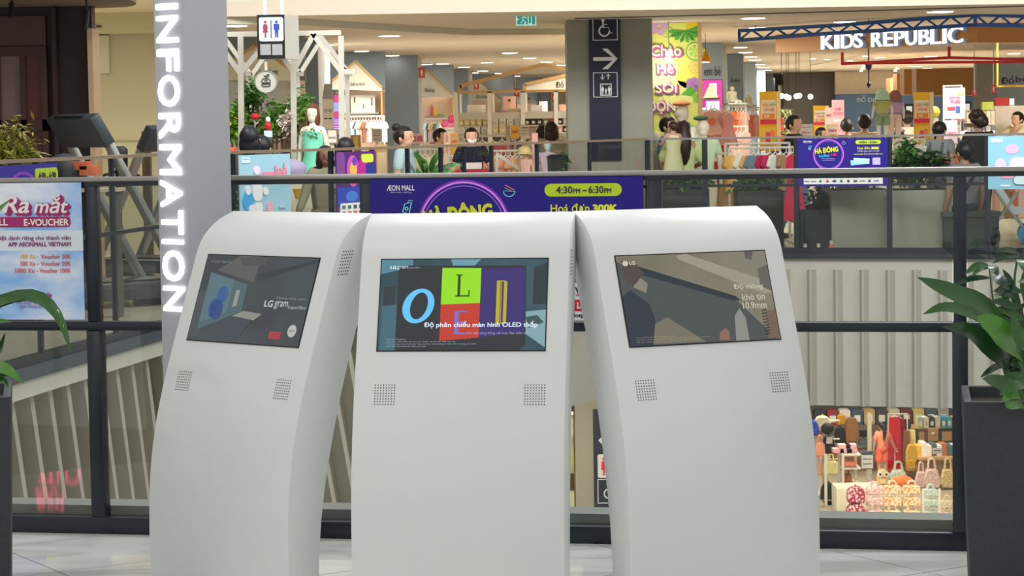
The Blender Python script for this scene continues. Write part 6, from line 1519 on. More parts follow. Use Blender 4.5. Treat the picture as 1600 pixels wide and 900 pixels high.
# racks in front of the shelves
a = R(640, 232, 735, 300, 28.8); rack('clothes_rack', 'long rack of cream clothes behind the woman with tied-up hair', a[0], a[2], 29.9, PZ(233, 29.9, 690))
row(['#d2c6a4', '#dcd0b4', '#c8bc9c', '#d8ccb0', '#e0d6bc', '#ccc0a0', '#d4c8a8', '#d8d0b4', '#cfc2a2', '#ddd2b8', '#d0c4a4', '#d8ccb0'], a[0], a[2], 29.9, PZ(233, 29.9, 690), 'shirt', .30, .45, .7, 'on the long rack behind the woman', 'cream clothes on the long rack')
a = R(716, 238, 805, 300, 29.4); rack('clothes_rack', 'rack of glowing peach clothes right of the boy in black', PX(752, 29.4), PX(822, 29.4), 29.4, PZ(236, 29.4, 770))
row(['#e89a74', '#eca888', '#e69470', '#eeb090', '#e8a07c', '#f0b898', '#e49068', '#ecac8c', '#e8a884', '#e2a080'], PX(752, 29.4), PX(822, 29.4), 29.4, PZ(236, 29.4, 770), 'shirt', .34, .42, .6, 'on the rack right of the boy in black', 'peach clothes on the rack right of the boy')
row(['#e09a72', '#e8a680', '#dc9068'], PX(702, 29.2), PX(730, 29.2), 29.2, PZ(244, 29.2, 715), 'shirt', .3, .4, .6, 'on the low rail left of the boy in black', 'peach clothes on the low rail')
rack('clothes_rail', 'short low rail of peach clothes left of the boy in black', PX(700, 29.2), PX(732, 29.2), 29.2, PZ(244, 29.2, 715))
rack('clothes_rail', 'high rail of coral, cream and purple clothes under the price cards', PX(716, 32), PX(885, 32), 32, PZ(212, 32, 800))
row(['#dccfae', '#c8604c', '#e0d8c4', '#d8ccb4', '#d46a5c', '#c85a50', '#80648e', '#d8c8a8', '#dcd0b4', '#c8b48c', '#d8ceb4'], PX(716, 32), PX(885, 32), 32, PZ(212, 32, 800), 'shirt', .34, .38, .25, 'on the high rail under the price cards', 'clothes on the high rail under the price cards')
t = thing('clothes_rail', 'slanted white display arm among the peach clothes right of the boy in black', 'clothes rack', (PX(785, 28.9), 28.9, 0)); p0, p1 = P(776, 240, 28.9), P(814, 266, 28.9)
MB().bar((p0.x - t.location.x, 0, p0.z), (p1.x - t.location.x, 0, p1.z), .035).build('arm', WHITEM, t); MB().bar((p0.x - t.location.x, 0, 0), (p0.x - t.location.x, 0, p0.z), .03).build('post', WHITEM, t)
b1_ = person('sand-coloured seated baby mannequin in pink, right of the peach clothes', PX(822, 28.7), 28.7, rot(-25), .70, top='#d8a8a0', bottom='#d8b08c', hair=None, kind='mannequin', plain=True, body_mat=M('#d0b088', .5, name='mannequin_sand'), cat='mannequin', sit=True, z0=.68)
one('plinth', MB().box(-.2, -.25, 0, .2, .2, .69), CREAM, 'cream plinth under the seated baby mannequin', 'plinth', (PX(822, 28.75), 28.75, 0))
one('sun_hat', MB().lathe([(.12, 0), (.08, .02), (.07, .08), (.02, .10)], 14), M('#d8c084', .7, name='straw'), 'straw sun hat on the seated baby mannequin', 'hat', (PX(820, 28.7), 28.7, .68 + .485), smooth=True)
person('child mannequin in a lilac suit with dark buttons beside the black bin', PX(856, 28.9), 28.9, rot(5), .98, top='#c4b0c0', bottom='#c0acc0', hair=None, kind='mannequin', plain=True, body_mat=M('#b8ccd4', .5, name='mannequin_pale'), cat='mannequin', z0=.35)
one('plinth', MB().box(-.2, -.2, 0, .2, .2, .35), CREAM, 'cream plinth under the lilac child mannequin', 'plinth', (PX(856, 28.9), 28.9, 0))
poster('promotion_standee', 'slim pink pillar standee between the two small mannequins left of the grey pillar', (832, 208, 841, 300), 28.9, ['#d8a09a'])
t = thing('waste_bin', 'black waste bin beside the grey pillar', 'bin', (PX(871, 27.95), 27.95, 0)); z = PZ(248, 27.95, 871); MB().lathe([(.10, 0), (.12, z - .1), (.125, z)], 16).build('bin_body', M('#1c2424', .4, name='bin_black'), t); MB().lathe([(.13, z), (.13, z + .03), (.09, z + .05)], 16).build('lid', DK, t)
shrub('dark green bush beside the black waste bin and the grey pillar', 879, 252, 6, 14, 28.05, 260, GD, 41, pot=False)
# aloe-like plant in front of the woman with tied-up hair
t = thing('strap_leaf_plant', 'plant with upright wavy strap leaves between the woman and the boy in black', 'plant', (PX(668, 24.3), 24.3, 0)); MB().lathe([(.2, 0), (.25, .85), (.23, .85), (.2, .8)], 16).build('pot', DK, t)
def l2(pts, w, m): q = [P(*p) - Vector(t.location) for p in pts]; leaf_mb(q, w, wave=.05).build('leaf', m, t, smooth=True, ang=1.2)
for pts, w in (([(664, 275, 24.3), (660, 258, 24.2), (652, 245, 24.1), (646, 237, 24.0)], .075), ([(672, 275, 24.3), (676, 258, 24.2), (682, 245, 24.1), (692, 232, 24.1)], .075), ([(660, 275, 24.3), (640, 262, 24.1), (625, 258, 24.0), (612, 254, 24.0)], .06), ([(676, 272, 24.3), (695, 262, 24.1), (708, 258, 24), (722, 258, 24)], .06),
               ([(662, 275, 24.3), (650, 266, 24.1), (636, 264, 24), (624, 268, 24)], .06), ([(674, 275, 24.3), (690, 268, 24.1), (700, 268, 24), (712, 266, 24)], .06), ([(668, 275, 24.3), (666, 262, 24.2), (664, 252, 24.2), (658, 250, 24.1)], .05), ([(670, 275, 24.3), (680, 266, 24.2), (688, 256, 24.2), (686, 250, 24.1)], .05)):
    l2(pts, w, GD)
one('wooden_stool', MB().box(-.06, -.06, 0, .06, .06, PZ(225, 26, 596)), TANW, 'small light wooden stand left of the woman with tied-up hair', 'stand', (PX(597, 26), 26, 0), bevel=.01)
poster('fabric_panel', 'peach fabric panel behind the glass right of the purple poster', (590, 238, 604, 300), 24.5, ['#e0b890'], stand=False, cat='fabric').location.z += 0

# ---------------------------------------------------------------- posters hung on the far balustrades
def on_rail(pts, px, off=-.045):
    p, d = online(pts, px); n = Vector((-d.y, d.x, 0)); return p + n * off, math.atan2(d.y, d.x)
def rail_poster(name, label, pts, px0, px1, z0, z1, col, pieces, group=None):
    a, ra = on_rail(pts, px0); b, rb = on_rail(pts, px1); L = (b - a).length; ang = math.atan2((b - a).y, (b - a).x)
    t = thing(name, label, 'poster', (a.x, a.y, z0), ang, group); H = z1 - z0
    MB().box(0, -.004, 0, L, .004, H).build('panel', M(col, .5, var=.08, scale=4, name='print'), t)
    for i, (q, c, kind) in enumerate(pieces):
        u0, v0, u1, v1 = q; x0, x1 = u0 * L, u1 * L; y0, y1 = (1 - v1) * H, (1 - v0) * H
        m = M(c, .5, var=.05, name='print')
        if kind == 'b': MB().box(x0, -.010 - .0005 * i, y0, x1, -.004, y1).build('print_patch', m, t)
        elif kind == 'r': MB().rrect(x0, y0, x1, y1, min(x1 - x0, y1 - y0) * .4, -.010 - .0005 * i, -.004).build('print_patch', m, t)
        elif kind == 'd':
            mb = MB(); n = 18; mb.prism([((x0 + x1) / 2 + (x1 - x0) / 2 * math.cos(k * 2 * PI / n), (y0 + y1) / 2 + (y1 - y0) / 2 * math.sin(k * 2 * PI / n)) for k in range(n)], -.010 - .0005 * i, -.004); mb.build('print_patch', m, t)
        else: text(kind, (x0, y0, x1, y1), m, t, y=-.010 - .0005 * i, ext=.002, bold=.03)
    return t
def bluepieces(): return [((.05, .04, .20, .12), '#c8dce4', 'b'), ((.07, .055, .18, .075), '#8ab0c0', 'b'), ((.68, .13, .92, .30), '#d08a9c', 'Ra mắt'), ((.44, .27, .92, .32), '#c8788c', 'r'), ((.27, .17, .39, .30), '#e4c8d4', 'd'), ((.05, .55, .25, .85), '#3c9cd0', 'd'), ((.24, .42, .42, .70), '#d8e0e4', 'r'), ((.28, .72, .42, .97), '#e8ecec', 'r'), ((.10, .46, .20, .60), '#e4dce4', 'd'), ((.44, .50, .54, .62), '#e0dce4', 'd'), ((.50, .72, .62, .92), '#d0a0b0', 'r'), ((.75, .80, .88, .83), '#9ab8c4', 'b'), ((.15, .75, .30, .93), '#d8d0dc', 'r'), ((.4, .85, .55, .95), '#8a9a98', 'r')]
rail_poster('promotion_poster', 'light blue promotion poster on the left far balustrade right of the totem', LP, 369, 449, .80 - .02, 1.31, '#8fb8c8', bluepieces())
rail_poster('show_poster', 'purple event poster with a yellow mark on the left far balustrade', LP, 521, 583, .70, 1.31, '#4a1c60', [((.0, .0, .2, .45), '#6a3c7c', 'r'), ((.25, .05, .55, .5), '#b04a9c', 'd'), ((.32, .15, .50, .35), '#caa040', 'd'), ((.38, .08, .50, .2), '#5a3aa0', 'd'), ((.5, .1, .8, .5), '#a0187c', 'd'), ((.62, .04, .92, .16), '#b4c83c', 'r'), ((.72, .18, .98, .5), '#1c2c7c', 'b'), ((.52, .34, .95, .42), '#c890a8', 'r'), ((.0, .5, .6, .75), '#2038a0', 'b'), ((.2, .55, .5, .7), '#3c70c8', 'd'), ((.55, .5, .95, .75), '#c86078', 'd'), ((.06, .72, .94, 1.0), '#dcd8d8', 'b')] + [((.10 + .14 * i, .75 + .085 * j, .18 + .14 * i, .80 + .085 * j), ['#3a5a7a', '#8a4a3a', '#3a6a4a', '#b05a5a', '#4a4a52', '#c04a4a'][(i * 2 + j) % 6], 'b') for i in range(6) for j in range(3)])
rail_poster('event_poster', 'deep blue event poster low behind the voucher poster at the left edge', LP, -60, 83, .62, 1.31, '#1c1470', [((.38, .06, .78, .6), '#6a2a90', 'd'), ((.40, .085, .76, .57), '#1c1470', 'd'), ((.72, .04, .99, .2), '#8aa028', 'r'), ((.75, .08, .96, .15), '#2a3020', '4:30 - 6:30')])
a, ra = on_rail(RP, 1250); b, rb = on_rail(RP, 1391); Wb = (b - a).length
banner('event_banner', 'smaller deep blue event banner on the right far balustrade', a.x, a.y, 1.315 - Wb * 225 / 427, ra, Wb, Wb * 225 / 427, k=3.5)
rail_poster('promotion_poster', 'light blue promotion poster on the far balustrade at the right edge', RP, 1547, 1625, .73, 1.315, '#7fb4cc', [((.05, .04, .3, .12), '#b8d0dc', 'b'), ((.35, .16, .62, .34), '#d8a8c4', 'd'), ((.14, .42, .36, .66), '#d8b4cc', 'd'), ((.40, .38, .9, .72), '#9ab4c0', 'r'), ((.44, .41, .9, .70), '#c8d4dc', 'r'), ((.0, .55, .2, .75), '#3c98cc', 'd'), ((.25, .68, .6, .80), '#d898b0', 'r'), ((.5, .74, .9, .93), '#506878', 'r'), ((.52, .75, .9, .91), '#c0d4dc', 'r'), ((.25, .92, .45, .95), '#d0dce4', 'b')])

# ---------------------------------------------------------------- right: summer poster, lamps, toys, children's shop
QY = 29.6
t = thing('summer_poster', 'tall lime and yellow summer poster with pink lettering, leaves and fruit', 'poster', (PX(1060, QY), QY, 0)); o_ = t.location.x
def qr(x0, y0, x1, y1): a = R(x0, y0, x1, y1, QY); return a[0] - o_, a[1], a[2] - o_, a[3]
a = qr(975, 31, 1091, 260); a = (a[0], 0, a[2], min(a[3], 2.775)); MB().box(PX(1022, QY) - o_, 0, .0, a[2], .06, a[3]).build('panel', M('#ccd470', .5, var=.18, gain=1.35, scale=2.2, name='print'), t)
a = qr(1091, 31, 1097, 260); MB().box(a[0], -.02, 0, a[2], .08, min(a[3], 2.775)).build('edge_strip', M('#b49470', .5, name='tan_edge'), t)
qn = [0]
def qpoly(pts, c, lay, nm='print_patch'):
    qn[0] += .00012; lay += qn[0] * 3
    q = [P(x, y, QY) for x, y in pts]; MB().prism([(p.x - o_, p.z) for p in q], -.006 - .003 * lay, 0).build(nm, M(c, .5, var=.08, name='print'), t)
def qdisc(x, y, r, c, lay, sx=1.0, nm='print_patch'): qpoly([(x + r * sx * math.cos(k * PI / 8), y + r * math.sin(k * PI / 8)) for k in range(16)], c, lay, nm)
qdisc(1030, 110, 30, '#e4e6a8', .3); qdisc(1060, 150, 24, '#d8e48a', .3); qdisc(1075, 120, 18, '#e0d85a', .3)
for cx, cy, r in ((1086, 80, 15), (1086, 105, 10), (1043, 50, 9)):
    qdisc(cx, cy, r, '#7fae3c' if cy < 100 else '#e0b040', 1); qdisc(cx, cy, r * .85, '#e0e8a0', 1.5); 
    for k in range(6): qpoly([(cx, cy), (cx + r * .75 * math.cos(k * PI / 3), cy + r * .75 * math.sin(k * PI / 3)), (cx + r * .75 * math.cos(k * PI / 3 + .8), cy + r * .75 * math.sin(k * PI / 3 + .8))], '#a8c84c' if cy < 100 else '#e8c050', 2)
for k in range(9):
    an = -.3 + k * .42; qpoly([(1070, 48), (1070 + 22 * math.cos(an) - 3 * math.sin(an), 48 + 16 * math.sin(an) + 3 * math.cos(an)), (1070 + 27 * math.cos(an), 48 + 19 * math.sin(an)), (1070 + 20 * math.cos(an) + 3 * math.sin(an), 48 + 15 * math.sin(an) - 3 * math.cos(an))], '#3c8a34' if k % 2 else '#4fa03c', 2)
for k in range(5): qdisc(1030 + 9 * math.cos(k * 1.257), 42 + 8 * math.sin(k * 1.257), 6, '#c49ac0', 1.5); qdisc(1082 + 6 * math.cos(k * 1.257), 40 + 6 * math.sin(k * 1.257), 5, '#d8c428', 1.6); qdisc(1083 + 6 * math.cos(k * 1.257), 132 + 6 * math.sin(k * 1.257), 6, '#a878b8', 2)
qpoly([(1064, 148), (1078, 134), (1086, 140), (1082, 150)], '#58a838', 2.2); qpoly([(1080, 148), (1090, 145), (1090, 160), (1084, 158)], '#7cbc44', 2.2)
for k in range(5): qpoly([(1070 + k * 4, 212), (1069 + k * 5, 192 + abs(k - 1) * 4), (1073 + k * 5, 191 + abs(k - 1) * 4), (1075 + k * 4, 212)], '#3ca070', 2)
qdisc(1083, 211, 6, '#8c6cb4', 2.2)
for w, q in (('Chào', (1016, 70, 1064, 88)), ('Hè', (1026, 99, 1052, 115)), ('SÔI', (1024, 127, 1057, 145)), ('ĐỘNG', (1010, 154, 1070, 178))):
    a = qr(*q)
    for i, c, bd in ((3, '#7a5aa8', .075), (1.5, '#b85a80', .06), (0, '#f0dccc', .015)):
        d = i * .006; text(w, (a[0] + d - (.012 if bd > .05 else 0), a[1] - d - (.008 if bd > .05 else 0), a[2] + d + (.012 if bd > .05 else 0), a[3] - d + (.008 if bd > .05 else 0)), M(c, .5, var=.03, name='print'), t, y=-.026 - .006 * (3 - i), ext=.003, bold=bd)
# strip lamp hanging in front of the poster and gold cone lamp
t = thing('pendant_lamp', 'slim lit pendant lamp in front of the summer poster', 'ceiling light', (PX(1047, 29.1), 29.1, 0)); z1, z0 = PZ(78, 29.1, 1047), PZ(97, 29.1, 1047)
MB().tube([(0, 0, z1), (0, 0, 2.78)], .006, 6).build('cord', WHITEM, t); MB().lathe([(.03, z0), (.028, z0 + .06), (.012, z1)], 12).build('shade', M('#fff4e0', .4, emit=3.0, var=0, name='lamp_glow'), t)
ld = bpy.data.lights.new('pendant_light', 'POINT'); ld.energy = 10; ld.color = (1, .93, .8); ld.shadow_soft_size = .05; lo = bpy.data.objects.new('pendant_light', ld); COL.objects.link(lo); lo.location = (0, .04, z0 - .06); lo.parent = t
t = thing('pendant_lamp', 'gold cone pendant lamp between the summer poster and the grey pier', 'ceiling light', (PX(1104, 33), 33, 0)); z1, z0 = PZ(77, 33, 1104), PZ(97, 33, 1104)
MB().tube([(0, 0, z1), (0, 0, 2.78)], .005, 6).build('cord', DK, t); MB().lathe([(.095, z0), (.02, z1 - .02), (.012, z1)], 20).build('shade', M('#c08a20', .25, .7, gain=1.0, name='gold'), t, smooth=True); MB().lathe([(.05, z0 - .005), (.06, z0 + .01)], 12).build('bulb', LAMP, t)
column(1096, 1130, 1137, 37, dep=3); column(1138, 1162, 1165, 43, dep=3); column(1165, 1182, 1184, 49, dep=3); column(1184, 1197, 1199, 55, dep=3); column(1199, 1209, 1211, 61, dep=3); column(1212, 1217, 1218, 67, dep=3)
t = thing('wall_lettering', 'dark lettering on the nearest grey pier right of the summer poster', 'lettering', (PX(1112, 36.9), 36.97, 0)); a = R(1100, 104, 1126, 118, 36.97); text('em bé', (a[0] - t.location.x, a[1], a[2] - t.location.x, a[3]), M('#3c3e40', .6, gain=.9, name='print'), t, y=0, ext=.01)
t = thing('wall_lettering', 'dark lettering on the second grey pier above the seated doll', 'lettering', (PX(1150, 42.9), 42.97, 0)); a = R(1142, 122, 1156, 130, 42.97); text('ăn dặm', (a[0] - t.location.x, a[1], a[2] - t.location.x, a[3]), M('#3c3e40', .6, gain=.9, name='print'), t, y=0, ext=.01)
t = thing('video_screen', 'large pink and white lit screen behind the pink dresses', 'screen', (PX(1114, 36.4), 36.4, 0)); o_ = t.location.x; a = R(1096, 124, 1130, 232, 36.4)
MB().box(a[0] - o_, 0, 0, a[2] - o_, .06, a[3]).build('case', DK, t); MB().box(a[0] - o_ + .01, -.006, a[1], a[2] - o_ - .01, 0, a[3] - .01).build('display', M('#f030a8', .4, emit=1.0, var=.1, name='video_glow'), t)
for q in ((1103, 158, 1124, 176), (1108, 130, 1120, 150), (1104, 180, 1120, 230)):
    b = R(*q, 36.4); MB().box(b[0] - o_, -.010, b[1], b[2] - o_, -.006, b[3]).build('display', M('#fbf4f8', .4, emit=1.1, var=0, name='video_glow'), t)
for q in ((1097, 153, 1124, 155.5, 'dark shelf under the khaki tent bag'), (1094, 168, 1115, 172, 'grey shelf below the lit pink screen')):
    b = R(*q[:4], 35.6); one('wall_shelf', MB().box(b[0], -.1, b[1], b[2], .78, b[3]), M('#4a4a54' if 'dark' in q[4] else '#8a8e98', .5, name='shelf_grey'), q[4], 'shelf', (0, 35.6, 0))
b = R(1099, 131, 1122, 153, 35.55); t = thing('tent_bag', 'khaki tent-shaped bag on the dark shelf beside the summer poster', 'bag', ((b[0] + b[2]) / 2, 35.55, b[1])); w, h = (b[2] - b[0]) / 2, b[3] - b[1]
MB().prism([(-w, 0), (w, 0), (w * .25, h), (-w * .1, h)], -.09, .09).build('body', M('#b8a06c', .8, name='canvas'), t, bevel=.01); MB().prism([(w * .3, .02), (w * .85, .02), (w * .2, h * .85)], -.10, -.09).build('flap', M('#cfc09a', .8, name='canvas'), t)
def seated_doll(px, py_top, py_bot, Y, label, top, rz):
    z0, z1 = PZ(py_bot, Y, px), PZ(py_top, Y, px); h = (z1 - z0) * 1.5
    d_ = person(label, PX(px, Y), Y, rz, h, top=top, bottom='#d8d4c0', hair=None, kind='mannequin', plain=True, body_mat=M('#dcd8bc', .5, gain=1.15, name='mannequin_white'), cat='mannequin', sit=True, z0=z0 - .40 * h / 1.7, lean=-.04); d_.scale.x *= 1.3; d_.scale.y *= 1.3; return d_
for px, pt, pb, Y, lab, tp, sh in ((1144, 127, 161, 36.8, 'seated baby mannequin with a green skirt on the first glass shelf', '#d4d2b0', 'glass shelf under the first seated baby mannequin'), (1170, 139, 167, 42, 'seated baby mannequin leaning left on the second glass shelf', '#ccd0a0', 'glass shelf under the second seated baby mannequin')):
    seated_doll(px, pt, pb, Y, lab, tp, rot(35))
    b = R(px - 9, pb, px + 20, pb + 2.5, Y); one('wall_shelf', MB().box(b[0], -.35, b[1], b[2], .9, b[3]), M('#a8b4a8', .3, name='shelf_glass'), sh, 'shelf', (0, Y, 0))
for px0, px1, pz, Y, cols, lab, L in ((1138, 1166, 166, 36.6, ['#e0a888', '#d8744c', '#dc7c50', '#d86a44', '#e09470', '#e4b098'], 'peach and orange clothes rail under the first seated doll', .4), (1164, 1188, 172, 41.5, ['#e0b0a0', '#dc8070', '#e08878', '#d8786c', '#e0a898'], 'coral clothes rail under the second seated doll', .42), (1138, 1168, 198, 36.2, ['#e4b8a4', '#e8c0b0', '#e4a8a0', '#e8b4a8', '#e0b0a4'], 'lower rail of pale peach clothes under the first seated doll', .42)):
    rack('clothes_rail', lab, PX(px0, Y), PX(px1, Y), Y, PZ(pz, Y, px0)); row(cols, PX(px0, Y), PX(px1, Y), Y, PZ(pz, Y, px0), 'shirt', .24, L, .8, 'on the ' + lab.split(' under')[0].replace('clothes rail', 'rail').replace('rail of pale peach clothes', 'peach rail') + (' under the second doll' if 'coral' in lab else ' under the first doll'), lab.split(' under')[0])
# pink dresses on a stand, red ones behind it
PYD = 31.0
t = thing('dress_stand', 'slim T-shaped stand carrying the pink dresses in front of the pink screen', 'clothes rack', (PX(1118, PYD), PYD, 0)); z = PZ(174, PYD, 1118)
MB().tube([(0, 0, 0), (0, 0, z)], .022, 8).build('pole', M('#d8b8a8', .4, name='pole'), t); MB().tube([(-.2, 0, z), (.26, 0, z)], .014, 8).build('arm', WHITEM, t); MB().lathe([(.2, 0), (.2, .02), (.03, .04)], 16).build('foot', WHITEM, t)
for i, (px, py, c, w, L, rz) in enumerate(((1104, 176, '#dc9090', .36, .34, -.1), (1116, 173, '#e4a098', .40, .40, .2), (1128, 174, '#e0a4a4', .38, .44, -.2), (1137, 179, '#dc9898', .30, .42, .4), (1110, 174, '#e8a8a0', .38, .32, .1))):
    garment('dress', w, L, c, (PX(px, PYD), PYD - .05 - .03 * i, PZ(py, PYD, px)), rz, ['pink dress at the left of the slim stand', 'pink dress second on the slim stand, with orange flower', 'pale pink dress third on the slim stand', 'pink dress at the right of the slim stand', 'peach pink dress in front on the slim stand'][i], 'pink dresses on the slim stand')
one('flower_badge', MB().ell((0, 0, 0), (.05, .015, .05), 12, 6), M('#dc6a50', .6, name='cloth'), 'orange cloth flower on the foremost pink dress', 'ornament', (PX(1113, PYD - .2), PYD - .22, PZ(190, PYD - .2, 1113)), smooth=True)
rack('clothes_rail', 'short rail of three red dresses under the pink ones', PX(1101, 31.6), PX(1136, 31.6), 31.6, PZ(200, 31.6, 1118) + .085)
for i, (px, c) in enumerate(((1108, '#b81c38'), (1118, '#c42440'), (1128, '#b01830'))):
    garment('dress', .3, .40, c, (PX(px, 31.6), 31.6, PZ(200, 31.6, px)), .2, 'red dress under the pink ones, %s of three from the left' % ORD[i], 'red dresses under the pink ones')
mA = person('tall white mannequin with an orange beret behind the man in slate blue', PX(1066, 29.2), 29.2, rot(-20), 1.74, top='#dcd8c4', bottom='#c8c0a8', hair=None, kind='mannequin', plain=True, body_mat=MW, cat='mannequin')
one('beret', MB().ell((0, 0, 0), (.115, .115, .035), 16, 8), M('#b88050', .8, name='felt'), 'orange-brown beret on the tall white mannequin', 'hat', (PX(1066, 29.2), 29.22, 1.755), smooth=True)
mB = person('white mannequin in a pale green T-shirt with an orange print', PX(1099, 29.0), 29.0, rot(-8), 1.56, top='#bcd0b0', bottom='#d8c8b0', hair=None, kind='mannequin', plain=True, body_mat=MW, cat='mannequin', sleeve=.7)
mb = MB(); mb.disc((0, 1.22), .06, -.165, -.14, 12); mb.build('shirt_print', M('#d8744c', .6, name='print'), mB)
one('beret', MB().ell((0, 0, 0), (.10, .10, .03), 16, 8), M('#3c5a44', .8, name='felt'), 'dark green beret on the mannequin in the pale green T-shirt', 'hat', (PX(1096, 29.0), 29.02, 1.57), smooth=True)
one('white_bust', MB().ell((0, 0, 0), (.07, .07, .11), 12, 8), MW, 'pale mannequin head at the left edge of the summer poster', 'mannequin', (PX(1026, 29.3), 29.3, PZ(222, 29.3)), smooth=True)
one('plinth', MB().box(-.1, -.1, 0, .1, .1, PZ(222, 29.3) - .10), CREAM, 'cream plinth under the pale mannequin head', 'plinth', (PX(1026, 29.3), 29.3, 0))
# rail behind the right balustrade
CY = 28.9
zr = PZ(231, CY, 1185)
for i, dz_ in enumerate((0, .07)): rack('clothes_rack', ['front white rack of mixed clothes behind the right balustrade', 'second white rack just behind the front one'][i], PX(1139, CY), PX(1241, CY), CY + i * .5, zr + dz_ - .02 * i)
row(['#d8a860', '#dcb070', '#e0dcd0', '#cfa468', '#6a7c84', '#6e8088', '#b02850', '#b83058', '#e0dcd4', '#a88868', '#a08060', '#98785c'], PX(1139, CY), PX(1241, CY), CY, zr, 'shirt', .30, .46, .55, 'on the front white rack behind the right balustrade', 'mixed clothes on the front white rack')
row(['#c02840', '#c43048', '#b82038', '#cc3850', '#e0b060'], PX(1096, 29.4), PX(1142, 29.4), 29.4, PZ(240, 29.4, 1120), 'dress', .38, .6, .2, 'on the low rail left of the front white rack', 'red dresses on the low rail')
rack('clothes_rail', 'low rail of red dresses left of the front white rack', PX(1096, 29.4), PX(1142, 29.4), 29.4, PZ(240, 29.4, 1120))
garment('dress', .40, .85, '#d02c54', (PX(1240, CY), CY, zr - .085), .5, 'long pink-red dress at the right end of the front white rack', 'mixed clothes on the front white rack')
# yellow standees
def standee(name, label, px, Y, small=False):
    x0, y0, x1, y1 = px; w = x1 - x0; h = y1 - y0; f = lambda u, v: (x0 + u * w, y0 + v * h)
    def bx(u0, v0, u1, v1): return (*f(u0, v0), *f(u1, v1))
    t = poster(name, label, px, Y, ['#dfae2c'], [('NGÀY', bx(.12, .19, .52, .25), '#e07a3c'), ('HỘI', bx(.58, .19, .9, .25), '#5a9a4a'), ('CỦA BÉ', bx(.22, .27, .82, .33), '#d8583c'), ('50%', bx(.25, .39, .55, .44), '#f4ecd8')],
               art=((bx(.06, .14, .94, .46), '#eee2c4'), (bx(.15, .37, .88, .455), '#e08a30'), (bx(.03, .47, .97, .55), '#cc3458'), (bx(.1, .60, .9, .9), '#e8c048'), (bx(.35, .68, .62, .86), '#d84a6c'), (bx(.65, .65, .85, .76), '#e8785c'), (bx(.12, .78, .30, .88), '#c8b890'), (bx(.1, .92, .9, .97), '#e8a8a0')))
    a = R(x1, y0, x1 + (6 if not small else 4), y1, Y); MB().box(a[0] - t.location.x, .0, a[1], a[2] - t.location.x, .25, a[3]).build('side_panel', M('#d8cca8', .6, name='print'), t)
    return t
standee('promotion_standee', 'tall yellow promotion standee right of the seated dolls', (1187, 143, 1214, 236), 33)
standee('promotion_standee', 'smaller yellow standee behind the white notice, left of the pink one', (1271, 165, 1291, 220), 38, True)
standee('promotion_standee', 'yellow promotion standee right of the two small mannequins seen from behind', (1428, 144, 1453, 232), 32)
poster('promotion_standee', 'tall pink standee left of the navy wall', (1300, 156, 1319, 222), 36, ['#dca0a8'], [('HÈ', (1305, 168, 1314, 172), '#b8485c')], art=(((1302, 175, 1317, 180), '#c87888'), ((1302, 186, 1317, 191), '#e8c0c0'), ((1303, 196, 1316, 206), '#c890a8')))
poster('promotion_standee', 'narrow pale standee between the yellow and pink ones', (1289, 168, 1300, 222), 37, ['#e0c4bc'], [('SALE', (1291, 178, 1298, 182), '#c05a6a')])
poster('promotion_board', 'cream board with a pink cloud print, in front of the pink standee', (1291, 194, 1310, 222), 33, ['#e4cc98'], [('Sale', (1294, 201, 1307, 206), '#b84a84')], art=(((1293, 198, 1308, 209), '#f0d8d8'), ((1297, 211, 1304, 216), '#d8685c')))
poster('notice_board', 'white notice with red print leaning by the person in black', (1249, 194, 1270, 219), 31, ['#e4dad4'], [('ĐỒNG GIÁ', (1253, 205, 1266, 208), '#c04058'), ('99.000đ', (1254, 212, 1266, 216), '#c04058')], art=(((1251, 198, 1268, 199.5), '#b8a8a4'),))
t = thing('fruit_plush_stand', 'stand of red tomato-like plush balls right of the tall yellow standee', 'stand', (PX(1220, 34), 34, 0)); MB().tube([(0, .08, 0), (0, .08, PZ(180, 34))], .015, 6).build('pole', WHITEM, t)
for y in (189, 201, 216): MB().ell((0, 0, PZ(y, 34, 1220)), .05).build('plush_ball', M('#c8382c', .6, name='plush'), t, smooth=True)
stuff(leaf_cloud([((.04, 0, PZ(180, 34)), (.16, .1, .08)), ((.1, 0, PZ(186, 34)), (.12, .1, .08))], 90, .06, 71).build('foliage', leaf_mat('#8aa050', '#d8d8a8', 'pale_leaf'), t))
shrub('pale green flowers on a stand left of the person in black with jeans', 1232, 200, 10, 12, 35, 160, leaf_mat('#a8b878', '#d8d0a8', 'pale_leaf2'), 73, pot=False)
# globe pendants
for i, (px, py) in enumerate(((1222, 150), (1229.5, 151), (1233, 152.5), (1245, 150.5), (1249.5, 149.5), (1267, 151))):
    Y = 38 + (i % 2); t = thing('globe_pendant', 'glowing globe pendant, %s from the left in the cluster of six' % ORD[i], 'ceiling light', (PX(px, Y), Y, 0), 0, 'globe pendants')
    z = PZ(py, Y, px); MB().ell((0, 0, z), .045, 12, 8).build('globe', M('#fff6e6', .4, emit=4.0, var=0, name='lamp_glow'), t, smooth=True); MB().tube([(0, 0, z + .04), (0, 0, 2.74)], .005, 5).build('cord', DK, t); MB().lathe([(.05, 2.73), (.03, 2.78)], 10).build('ceiling_rose', DK, t)
